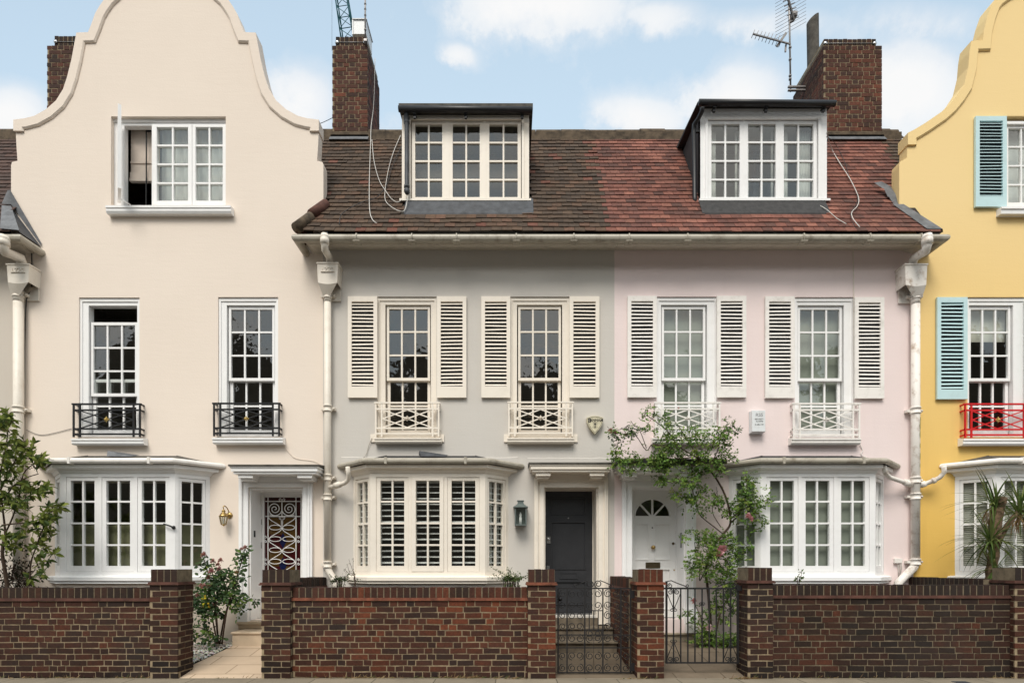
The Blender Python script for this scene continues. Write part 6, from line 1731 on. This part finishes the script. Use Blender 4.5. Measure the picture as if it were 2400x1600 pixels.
PINKS = [(0.62, 0.26, 0.30), (0.70, 0.36, 0.36), (0.55, 0.26, 0.22), (0.72, 0.42, 0.44)]
def compound(mb, p, d, pal, size, k=5, w=0.62):
    """a rose leaf: k leaflets along a little stalk"""
    d = d.normalized(); s = d.cross(Vector((0, 0, 1)) + rv(0.3)).normalized()
    nrm = (Vector((0, -0.7, 0.8)) + rv(0.35)).normalized(); col = lcol(pal)
    c2 = tuple(x * R.uniform(0.85, 1.15) for x in col)
    leaf(mb, p + d * size * 1.3, d, nrm, size, size * w, col)
    for i in range(1, (k + 1) // 2):
        q_ = p + d * size * (1.2 - 0.5 * i)
        for t in (-1, 1): leaf(mb, q_, (d * 0.5 + s * t).normalized(), nrm, size * 0.85, size * w * 0.85, c2)
def flower(mb, p, r, pal, n=14):
    for i in range(n):
        a = i * 2.4; tilt = 0.25 + 0.9 * i / n
        d = Vector((math.cos(a) * math.sin(tilt), -math.cos(tilt) * 0.9 + 0.0, math.sin(a) * math.sin(tilt))); d.normalize()
        c = lcol(pal); s = d.cross(Vector((0.2, 0.6, 0.7))).normalized(); nn = d.cross(s)
        rr = r * (0.6 + 0.5 * i / n)
        mb.add([p, p + d * rr * 0.7 + s * rr * 0.45, p + d * rr, p + d * rr * 0.7 - s * rr * 0.45, p + d * rr * 0.6 + nn * rr * 0.12], [(0, 1, 4), (1, 2, 4), (2, 3, 4), (3, 0, 4)], c)

# --- climbing rose over the white door
CRS = thing('climbing_rose', P(1665, 1500, 8.72), 'climbing rose with pink blooms trained over the white door and pink wall', 'rose')
ms = MB(); ml = MB()
def limb(pts, r0, r1, y=None):
    v = smoothp([P(*p) if len(p) == 3 else P(p[0], p[1], 8.62) for p in pts], 4); ms.tube(v, r0, 6, None, True, r1); return v
limbs = []
for pts, a, b in [
    ([(1668, 1502, 8.72), (1664, 1440, 8.74), (1660, 1390, 8.74), (1655, 1330, 8.72), (1672, 1280, 8.68), (1696, 1250, 8.62), (1712, 1225, 8.58), (1706, 1180, 8.56), (1690, 1140, 8.54), (1662, 1098, 8.50), (1640, 1075, 8.46)], 0.022, 0.013),
    ([(1675, 1500, 8.72), (1690, 1430, 8.70), (1715, 1390, 8.66), (1730, 1370, 8.62)], 0.013, 0.006),
    ([(1660, 1500, 8.72), (1640, 1440, 8.70), (1620, 1400, 8.68)], 0.009, 0.005),
    ([(1655, 1330, 8.72), (1640, 1360, 8.72), (1640, 1330, 8.68), (1632, 1300, 8.66), (1628, 1270, 8.64)], 0.009, 0.005),
    ([(1700, 1255, 8.62), (1675, 1235, 8.62), (1640, 1205, 8.62), (1630, 1170, 8.6), (1622, 1140, 8.56), (1622, 1080, 8.5)], 0.009, 0.006),
    ([(1712, 1225, 8.58), (1735, 1200, 8.55), (1750, 1150, 8.54), (1748, 1115, 8.55)], 0.012, 0.005),
    ([(1712, 1215, 8.58), (1745, 1190, 8.52), (1775, 1180, 8.50), (1800, 1170, 8.50)], 0.010, 0.004),
    ([(1662, 1098, 8.50), (1630, 1070, 8.46), (1590, 1045, 8.46), (1565, 1010, 8.46), (1540, 990, 8.5), (1520, 975, 8.55), (1512, 962, 8.55)], 0.011, 0.004),
    ([(1640, 1075, 8.46), (1610, 1030, 8.46), (1595, 1005, 8.50), (1580, 985, 8.52)], 0.008, 0.003),
    ([(1660, 1095, 8.50), (1680, 1060, 8.48), (1690, 1020, 8.50), (1705, 990, 8.52), (1690, 985, 8.52)], 0.009, 0.003),
    ([(1665, 1080, 8.50), (1700, 1055, 8.48), (1720, 1035, 8.5)], 0.007, 0.003),
    ([(1690, 1020, 8.50), (1700, 1012, 8.5), (1712, 1010, 8.5)], 0.005, 0.003),
    ([(1630, 1070, 8.46), (1580, 1075, 8.44), (1530, 1070, 8.44), (1480, 1085, 8.46), (1445, 1090, 8.5)], 0.009, 0.004),
    ([(1565, 1050, 8.46), (1530, 1040, 8.46), (1515, 1055, 8.46), (1490, 1020, 8.5), (1465, 1005, 8.55), (1440, 1010, 8.6), (1428, 1012, 8.6)], 0.009, 0.003),
    ([(1515, 1050, 8.46), (1500, 1010, 8.5), (1485, 995, 8.55), (1478, 985, 8.55)], 0.006, 0.003),
    ([(1640, 1085, 8.46), (1600, 1105, 8.44), (1570, 1130, 8.46), (1550, 1115, 8.46)], 0.007, 0.003),
    ([(1480, 1085, 8.46), (1475, 1095, 8.46), (1470, 1105, 8.48)], 0.005, 0.003),
    ([(1630, 1170, 8.6), (1605, 1165, 8.58), (1590, 1155, 8.56)], 0.006, 0.003),
    ([(1690, 1235, 8.6), (1670, 1200, 8.58), (1675, 1165, 8.58), (1682, 1150, 8.58)], 0.007, 0.003)]:
    limbs.append(limb(pts, a, b))
blobs = [(1600, 1035, 62, 42, 0.13, 125), (1560, 1065, 60, 30, 0.11, 90), (1650, 1040, 55, 38, 0.13, 105), (1690, 1000, 32, 26, 0.09, 34), (1715, 1010, 18, 20, 0.06, 14), (1545, 985, 28, 26, 0.08, 34), (1515, 968, 14, 16, 0.05, 10),
         (1485, 1010, 24, 26, 0.08, 30), (1445, 1012, 20, 10, 0.06, 16), (1450, 1035, 14, 14, 0.05, 10), (1475, 1088, 32, 24, 0.10, 62), (1530, 1085, 40, 20, 0.09, 46), (1440, 1080, 18, 16, 0.06, 16), (1590, 1115, 48, 26, 0.10, 72), (1640, 1110, 34, 22, 0.09, 36), (1680, 1075, 38, 30, 0.10, 56), (1715, 1065, 22, 18, 0.06, 14),
         (1630, 1160, 26, 22, 0.07, 34), (1600, 1160, 20, 12, 0.06, 15), (1680, 1160, 16, 14, 0.06, 14), (1650, 1185, 34, 14, 0.06, 26), (1750, 1140, 16, 34, 0.07, 46), (1745, 1195, 32, 30, 0.10, 76), (1790, 1170, 22, 14, 0.06, 20), (1770, 1220, 24, 18, 0.07, 26), (1705, 1185, 18, 24, 0.07, 30),
         (1700, 1265, 34, 26, 0.10, 56), (1640, 1275, 34, 28, 0.09, 64), (1660, 1310, 50, 30, 0.11, 96), (1715, 1320, 30, 30, 0.10, 60), (1635, 1340, 28, 22, 0.08, 30), (1730, 1285, 26, 20, 0.08, 28), (1620, 1260, 14, 16, 0.06, 12), (1690, 1360, 40, 26, 0.09, 40),
         (1690, 1420, 38, 40, 0.10, 60), (1645, 1450, 28, 36, 0.09, 46), (1715, 1390, 24, 26, 0.08, 26), (1660, 1495, 42, 16, 0.12, 64), (1705, 1505, 30, 12, 0.12, 44), (1735, 1500, 22, 10, 0.10, 26), (1620, 1430, 16, 20, 0.07, 14)]
for (bx_, by_, rx, ry, rz, n) in blobs:
    dpt = 8.48 if by_ < 1130 else (8.56 if by_ < 1400 else 8.70)
    pal = G_ROSE if by_ > 1050 or R.random() < 0.5 else G_ROSE[:3] + G_DARK
    nc = max(2, n // 5); cl = []
    for _ in range(nc):
        a = R.uniform(0, 6.28); q_ = math.sqrt(R.random())
        cl.append((bx_ + rx * q_ * math.cos(a), by_ + ry * q_ * math.sin(a), dpt + R.uniform(-rz, rz)))
    for (cx_, cy_, cd_) in cl:
        base = P(cx_, cy_, cd_)
        for _ in range(int(n / nc * 1.7)):
            p = base + rv(0.042); d = (rv(1) + Vector((0, -0.5, -0.25))).normalized()
            compound(ml, p, d, pal, R.uniform(0.036, 0.054), 5)
        if R.random() < 0.6: ms.tube([base, base + rv(0.05)], 0.003, 4)
for v in limbs:
    for p in v[::2]:
        if R.random() < 0.5: compound(ml, p, rv(1) + Vector((0, -0.4, 0)), G_ROSE, R.uniform(0.026, 0.038), 5)
ms.build('stems', M['stem'], CRS); ml.build('leaves', M['leaf'], CRS, recalc=False)
for (fx, fy, fd, r_, n) in ((1430, 1010, 8.5, 0.05, 12), (1441, 1015, 8.5, 0.045, 10), (1466, 1019, 8.48, 0.04, 10), (1692, 1286, 8.42, 0.085, 18), (1684, 1297, 8.42, 0.07, 14), (1752, 1208, 8.38, 0.06, 14), (1760, 1216, 8.38, 0.045, 12), (1625, 1408, 8.5, 0.06, 12), (1660, 1470, 8.5, 0.075, 14), (1590, 956, 8.5, 0.02, 8), (1524, 985, 8.5, 0.02, 8), (1518, 963, 8.5, 0.018, 7)):
    m = MB(); flower(m, P(fx, fy, fd), r_, PINKS if fy < 1400 or fx < 1640 else [(0.75, 0.55, 0.56), (0.78, 0.62, 0.62)], n); m.build('flower', M['petal'], CRS, recalc=False)

# --- rose bush by the cream door
RB = thing('rose_bush', P(512, 1505, 8.45), 'rose bush with faded pink blooms on white gravel by the cream wall', 'rose')
ms = MB(); ml = MB(); yb_ = 8.45
st = [[(512, 1508), (508, 1450), (505, 1400), (490, 1350), (478, 1310), (470, 1300)], [(515, 1508), (525, 1450), (540, 1400), (552, 1360), (565, 1320), (572, 1290), (580, 1278)],
      [(510, 1508), (500, 1460), (492, 1420), (480, 1390), (462, 1400)], [(520, 1508), (532, 1430), (545, 1400), (570, 1405), (595, 1405)], [(508, 1508), (490, 1480), (470, 1470), (445, 1468)], [(512, 1505), (505, 1440), (502, 1390), (512, 1340), (515, 1325)]]
for s in st:
    v = smoothp([P(x, y, yb_ + R.uniform(-0.10, 0.10)) for x, y in s], 4); ms.tube(v, 0.012, 6, None, True, 0.005)
bl = [(500, 1355, 26, 34, 42), (490, 1400, 34, 26, 50), (525, 1375, 34, 26, 46), (545, 1395, 30, 22, 36), (470, 1415, 22, 18, 26), (505, 1425, 26, 18, 28), (560, 1350, 16, 20, 18), (568, 1310, 14, 22, 18), (575, 1290, 8, 8, 5), (585, 1405, 14, 8, 9), (560, 1425, 14, 12, 11), (462, 1395, 10, 10, 8), (482, 1440, 16, 16, 14), (500, 1495, 16, 10, 16), (490, 1480, 12, 8, 8), (450, 1475, 12, 10, 12), (445, 1495, 8, 10, 8), (484, 1310, 8, 14, 8), (530, 1345, 14, 10, 9), (520, 1360, 20, 14, 14)]
for (bx_, by_, rx, ry, n) in bl:
    for _ in range(int(n * 1.7)):
        a = R.uniform(0, 6.28); q_ = math.sqrt(R.random())
        p = P(bx_ + rx * q_ * math.cos(a), by_ + ry * q_ * math.sin(a), yb_ + R.uniform(-0.16, 0.16))
        compound(ml, p, rv(1) + Vector((0, -0.5, -0.3)), G_DARK if R.random() < 0.8 else G_ROSE, R.uniform(0.050, 0.074), 3, 0.72)
for _ in range(3): compound(ml, P(480 + R.uniform(-5, 8), 1407, yb_ - 0.2), rv(1), [(0.5, 0.36, 0.03)], 0.05, 3, 0.7)
ms.build('stems', M['stem'], RB); ml.build('leaves', M['leaf'], RB, recalc=False)
FAD = [(0.50, 0.24, 0.20), (0.56, 0.30, 0.26), (0.42, 0.2, 0.15), (0.6, 0.34, 0.32)]
for (fx, fy, r_, pal) in ((479, 1299, 0.06, FAD), (500, 1314, 0.05, FAD), (518, 1312, 0.05, FAD), (512, 1322, 0.045, FAD), (497, 1337, 0.06, PINKS), (515, 1332, 0.05, PINKS), (490, 1352, 0.045, FAD), (480, 1373, 0.06, FAD), (472, 1370, 0.04, FAD), (490, 1370, 0.04, FAD), (465, 1393, 0.05, FAD), (575, 1282, 0.045, FAD), (566, 1286, 0.035, FAD), (555, 1340, 0.035, [(0.45, 0.24, 0.10)]), (500, 1416, 0.03, FAD)):
    m = MB(); flower(m, P(fx, fy, yb_ - 0.12), r_, pal, 14); m.build('flower', M['petal'], RB, recalc=False)

# --- broad leaved shrub at the left edge
SH = thing('magnolia_shrub', P(20, 1400, 8.3), 'broad leaved shrub with glossy leaves at the left edge before the cream house', 'shrub')
ms = MB(); ml = MB()
tr = [[(20, 1400, 8.3), (12, 1340, 8.25), (5, 1290, 8.2), (12, 1250, 8.2), (5, 1180, 8.2), (0, 1100, 8.2)], [(12, 1250, 8.2), (30, 1210, 8.15), (45, 1160, 8.15), (55, 1110, 8.15), (80, 1085, 8.1), (100, 1065, 8.1)], [(5, 1180, 8.2), (30, 1140, 8.1), (60, 1120, 8.1), (90, 1110, 8.1)],
      [(0, 1110, 8.2), (15, 1040, 8.2), (20, 990, 8.2)], [(5, 1230, 8.15), (50, 1225, 8.1), (85, 1225, 8.05), (110, 1205, 8.0), (130, 1195, 8.0)], [(70, 1370, 8.2), (72, 1320, 8.15), (85, 1280, 8.1), (100, 1240, 8.05), (120, 1215, 8.0)], [(15, 1040, 8.2), (40, 1050, 8.15), (60, 1045, 8.1)], [(-40, 1200, 8.3), (-20, 1100, 8.3), (-10, 1000, 8.3)], [(0, 1150, 8.2), (20, 1110, 8.15), (40, 1070, 8.1)]]
for s in tr:
    v = smoothp([P(*p) for p in s], 4); ms.tube(v, 0.03 if s is tr[0] else 0.012, 7, None, True, 0.006)
bl = [(12, 975, 30, 14, 26), (15, 1000, 26, 22, 34), (25, 1040, 34, 22, 42), (55, 1060, 26, 16, 26), (70, 1045, 10, 12, 9), (100, 1075, 16, 12, 16), (90, 1085, 16, 16, 14), (20, 1090, 36, 30, 52), (95, 1145, 24, 16, 30), (60, 1150, 24, 16, 22), (25, 1140, 34, 26, 44), (10, 1180, 26, 26, 34), (40, 1190, 28, 20, 22), (120, 1205, 22, 22, 32), (135, 1190, 10, 12, 12), (95, 1230, 28, 22, 30), (60, 1225, 22, 14, 16), (110, 1255, 16, 16, 18), (85, 1280, 22, 18, 20), (100, 1310, 18, 14, 14), (45, 1275, 18, 12, 12), (20, 1245, 28, 22, 28), (100, 1340, 12, 14, 8), (75, 1360, 12, 12, 7), (130, 1300, 8, 8, 4), (-30, 1050, 40, 60, 50), (-30, 1180, 40, 60, 40), (15, 1285, 20, 14, 12)]
for (bx_, by_, rx, ry, n) in bl:
    for _ in range(max(3, int(n * 0.42))):
        a = R.uniform(0, 6.28); q_ = math.sqrt(R.random())
        p = P(bx_ + rx * q_ * math.cos(a), by_ + ry * q_ * math.sin(a), 8.12 + R.uniform(-0.22, 0.22))
        ax = (rv(1) + Vector((0.3, -0.3, 0.5))).normalized(); pal = G_MAG if R.random() < 0.8 else [(0.16, 0.20, 0.04)]
        ms.tube([p - ax * 0.10, p], 0.003, 4)
        for k_ in range(R.randint(4, 6)):
            d = (ax * 0.5 + rv(0.75)).normalized()
            leaf(ml, p, d, (Vector((0, -0.5, 0.8)) + rv(0.5)).normalized(), R.uniform(0.085, 0.135), R.uniform(0.040, 0.056), lcol(pal), 0.3, 0.2)
ms.build('stems', M['bark'], SH); ml.build('leaves', M['leaf'], SH, recalc=False)
PT = thing('potted_plant', (PX(35, 8.7), 8.72, gz(8.7)), 'dark bushy plant in a black pot behind the left garden wall', 'potted plant')
m = MB(); c = Vector((PX(32, 8.7), 8.72, 0.2)); m.lathe(c, [(0.17, 0), (0.22, 0.42), (0.245, 0.43), (0.245, 0.50), (0.21, 0.50), (0.20, 0.44)], 18); pot = m.build('pot', M['pot'], PT)
m = MB()
for _ in range(420):
    p = Vector((c.x, c.y, 1.22)) + Vector((R.gauss(0, 0.14), R.gauss(0, 0.12), R.gauss(0, 0.22)))
    leaf(m, p, rv(1) + Vector((0, -0.3, 0.4)), rv(1).normalized(), R.uniform(0.05, 0.08), 0.03, lcol([(0.03, 0.022, 0.014), (0.02, 0.024, 0.012), (0.045, 0.028, 0.018)]))
for _ in range(10): m.tube([c + Vector((0, 0, 0.45)), c + Vector((R.gauss(0, 0.08), R.gauss(0, 0.08), 0.75)), c + Vector((R.gauss(0, 0.14), R.gauss(0, 0.1), 1.15))], 0.006, 5, (0.03, 0.02, 0.014))
m.build('foliage', M['leaf'], PT, recalc=False)

# --- cordyline palm before the yellow house
PM = thing('palm', (PX(2330, 8.2), 8.2, gz(8.2)), 'spiky palm with a bare brown trunk before the yellow house', 'palm')
ms = MB(); ml = MB(); yp = 8.15
tk = smoothp([P(2318, 1420, yp), P(2322, 1350, yp), P(2330, 1290, yp), P(2333, 1220, yp), P(2345, 1165, yp)], 5)
ms.tube(tk, [0.07 + R.uniform(-0.008, 0.008) + (0.012 if i > 12 else 0) for i in range(len(tk))], 10)
ms.tube(smoothp([P(2330, 1290, yp), P(2355, 1240, yp + 0.05), P(2385, 1200, yp + 0.1)], 4), 0.04, 8, None, True, 0.03)
GP = [(0.075, 0.125, 0.030), (0.105, 0.16, 0.042), (0.05, 0.085, 0.026), (0.17, 0.20, 0.065)]
def blade(p, d, L_, W_, droop, col):
    n = 6; d = d.normalized(); s = d.cross(Vector((0, 0, 1)))
    if s.length < 0.05: s = Vector((1, 0, 0))
    s.normalize(); vs = []; q_ = Vector(p); dd = Vector(d)
    for i in range(n + 1):
        t = i / n; w = W_ * (0.55 + 1.2 * t if t < 0.3 else 0.91 * (1 - (t - 0.3) / 0.7) ** 0.8)
        up = s.cross(dd)
        vs += [q_ - s * w / 2 + up * w * 0.18, q_, q_ + s * w / 2 + up * w * 0.18]
        q_ = q_ + dd * L_ / n; dd = (dd + Vector((0, 0, -droop / n))).normalized()
    fs = []
    for i in range(n):
        b = i * 3; fs += [(b, b + 1, b + 4, b + 3), (b + 1, b + 2, b + 5, b + 4)]
    ml.add(vs, fs, col)
heads = [(P(2328, 1175, yp - 0.05), 46, 0.60, 0.9), (P(2322, 1262, yp - 0.06), 70, 0.68, 1.1), (P(2330, 1325, yp - 0.05), 62, 0.60, 1.0), (P(2390, 1195, yp + 0.1), 60, 0.60, 1.3)]
for (hp, n, L_, dr) in heads:
    for i in range(n):
        el = R.uniform(-0.5, 1.45); az = R.uniform(0, 6.28)
        d = Vector((math.cos(az) * math.cos(el), math.sin(az) * math.cos(el) * 0.8, math.sin(el)))
        c = lcol(GP)
        blade(hp + rv(0.02) - Vector((0, 0, R.uniform(0, 0.1))), d, L_ * R.uniform(0.65, 1.1), R.uniform(0.022, 0.034), dr * R.uniform(0.4, 1.4), c)
for i in range(34):
    az = R.uniform(0, 6.28); blade(P(2395, 1205, yp + 0.1) + rv(0.04), Vector((math.cos(az), math.sin(az), -0.7)), R.uniform(0.3, 0.5), 0.022, 1.6, lcol([(0.20, 0.12, 0.06), (0.14, 0.08, 0.04), (0.26, 0.17, 0.08)]))
for i in range(14):
    az = R.uniform(0, 6.28); blade(P(2318, 1200, yp) + rv(0.03), Vector((math.cos(az) * 0.4, math.sin(az) * 0.4, -1)), R.uniform(0.2, 0.36), 0.025, 0.6, lcol([(0.5, 0.42, 0.33), (0.3, 0.2, 0.12), (0.4, 0.33, 0.22)]))
ms.build('trunk', M['bark_palm'], PM); ml.build('crown', M['leaf'], PM, recalc=False)

# --- small plants behind the walls
def sprig(name, px, py, d, label, cat, n, spread, h, size, pal, stems=7, lean=0.0):
    base = P(px, py, d); t = thing(name, (base.x, base.y, gz(d)), label, cat)
    ms = MB(); ml = MB()
    for k_ in range(stems):
        a = base + Vector((R.gauss(0, spread * 0.4), R.gauss(0, 0.05), 0)); g0 = Vector((a.x, a.y, gz(d)))
        tip = a + Vector((R.gauss(lean, spread), R.gauss(0, 0.06), h * R.uniform(0.4, 1.0)))
        mid = a.lerp(tip, 0.5) + Vector((R.gauss(0, 0.02), 0, 0.02))
        v = smoothp([g0, a, mid, tip], 4); ms.tube(v, 0.006, 5, None, True, 0.002)
        for i in range(n):
            p = v[R.randint(len(v) // 3, len(v) - 1)] + rv(0.012)
            leaf(ml, p, rv(1) + Vector((0, -0.3, 0.2)), (Vector((0, -0.5, 0.8)) + rv(0.4)).normalized(), size * R.uniform(0.7, 1.3), size * 0.5, lcol(pal))
    ms.build('stems', M['stem'], t); ml.build('leaves', M['leaf'], t, recalc=False)
G_SOFT = [(0.085, 0.115, 0.05), (0.06, 0.09, 0.04), (0.11, 0.13, 0.06), (0.045, 0.07, 0.03)]
sprig('garden_plant', 800, 1372, 8.3, 'small leafy plant at the left end of the grey bay by the drain pipe', 'plant', 26, 0.09, 0.16, 0.032, G_SOFT, 12)
sprig('garden_plant', 832, 1365, 8.3, 'thin flowering spike at the left end of the grey bay sill', 'plant', 14, 0.05, 0.42, 0.022, G_SOFT, 4, -0.1)
sprig('garden_plant', 1200, 1372, 8.3, 'bushy green plant at the right end of the grey bay window', 'plant', 42, 0.13, 0.26, 0.026, [(0.09, 0.14, 0.04), (0.06, 0.10, 0.03), (0.12, 0.17, 0.05)], 22)
sprig('garden_plant', 1870, 1372, 8.2, 'single leafy sprig below the pink bay window', 'plant', 12, 0.05, 0.26, 0.04, [(0.09, 0.13, 0.03), (0.06, 0.10, 0.025)], 4, 0.05)

# --- gravel, dry weeds
m = MB()
for _ in range(2600):
    y = R.uniform(7.58, 8.95); x = R.uniform(-5.3, -4.13 - (8.53 - min(y, 8.53)) * 0.22)
    r_ = R.uniform(0.012, 0.024); z = gz(y) + 0.008; c = R.choice([(0.66, 0.62, 0.55), (0.72, 0.69, 0.62), (0.5, 0.44, 0.36), (0.6, 0.52, 0.42), (0.78, 0.75, 0.70)]); a = R.uniform(0, 3.14)
    ca, sa = math.cos(a), math.sin(a); f = R.uniform(0.5, 0.8)
    vs = [(x + r_ * ca, y + r_ * sa, z), (x - r_ * f * sa, y + r_ * f * ca, z), (x - r_ * ca, y - r_ * sa, z), (x + r_ * f * sa, y - r_ * f * ca, z), (x + R.uniform(-.004, .004), y, z + r_ * 0.6), (x, y, z - r_ * 0.5)]
    m.add(vs, [(0, 1, 4), (1, 2, 4), (2, 3, 4), (3, 0, 4), (1, 0, 5), (2, 1, 5), (3, 2, 5), (0, 3, 5)], tuple(q_ * R.uniform(0.8, 1.1) for q_ in c))
o = m.build('gravel', M['pebble'], None, (-4.6, 8.2, 0.1), recalc=False); tag(o, 'white pebble gravel between the path and the cream bay', 'gravel', kind='stuff')
m = MB()
for (px, n, sp) in ((30, 30, 0.3), (165, 40, 0.12), (310, 40, 0.12), (800, 40, 0.35), (860, 60, 0.14), (1090, 120, 0.17), (1205, 30, 0.10), (1000, 30, 0.3), (1740, 70, 0.10), (1950, 30, 0.4), (2340, 30, 0.12), (560, 16, 0.2), (1500, 26, 0.16)):
    for _ in range(n):
        x = PX(px, 7.22) + R.gauss(0, sp); y = 7.19 if 1730 < px < 1750 or px in (1205, 1500) else 7.245
        y += R.uniform(-0.03, 0.0); p = Vector((x, y, 0.004))
        d = Vector((R.gauss(0, 1), -abs(R.gauss(0, 0.5)), abs(R.gauss(0.3, 0.45)))).normalized()
        L_ = R.uniform(0.02, 0.09); s = d.cross(Vector((0, 1, 0.2))).normalized() * 0.003
        c = R.choice([(0.28, 0.19, 0.09), (0.2, 0.12, 0.06), (0.35, 0.25, 0.13), (0.09, 0.11, 0.035)])
        m.add([p - s, p + s, p + d * L_ * 0.6 + s * 0.7 + Vector((0, 0, 0.004)), p + d * L_], [(0, 1, 2), (0, 2, 3)], c)
o = m.build('dry_weeds', M['straw'], None, (0, 7.2, 0), recalc=False); tag(o, 'dry brown weeds along the foot of the garden walls', 'weeds', kind='stuff')
# iron cover in the pavement at the lower right
m = MB(); m.box(PX(2235, 6.98), PX(2268, 6.98), 6.90, 7.02, 0.0, 0.006); o = m.build('drain_cover', M['lead_dark'], None, (PX(2250, 6.98), 6.96, 0)); tag(o, 'small dark iron cover in the pavement before the right wall', 'drain cover')

for o in bpy.data.objects:
    if '_base' in o: del o['_base']
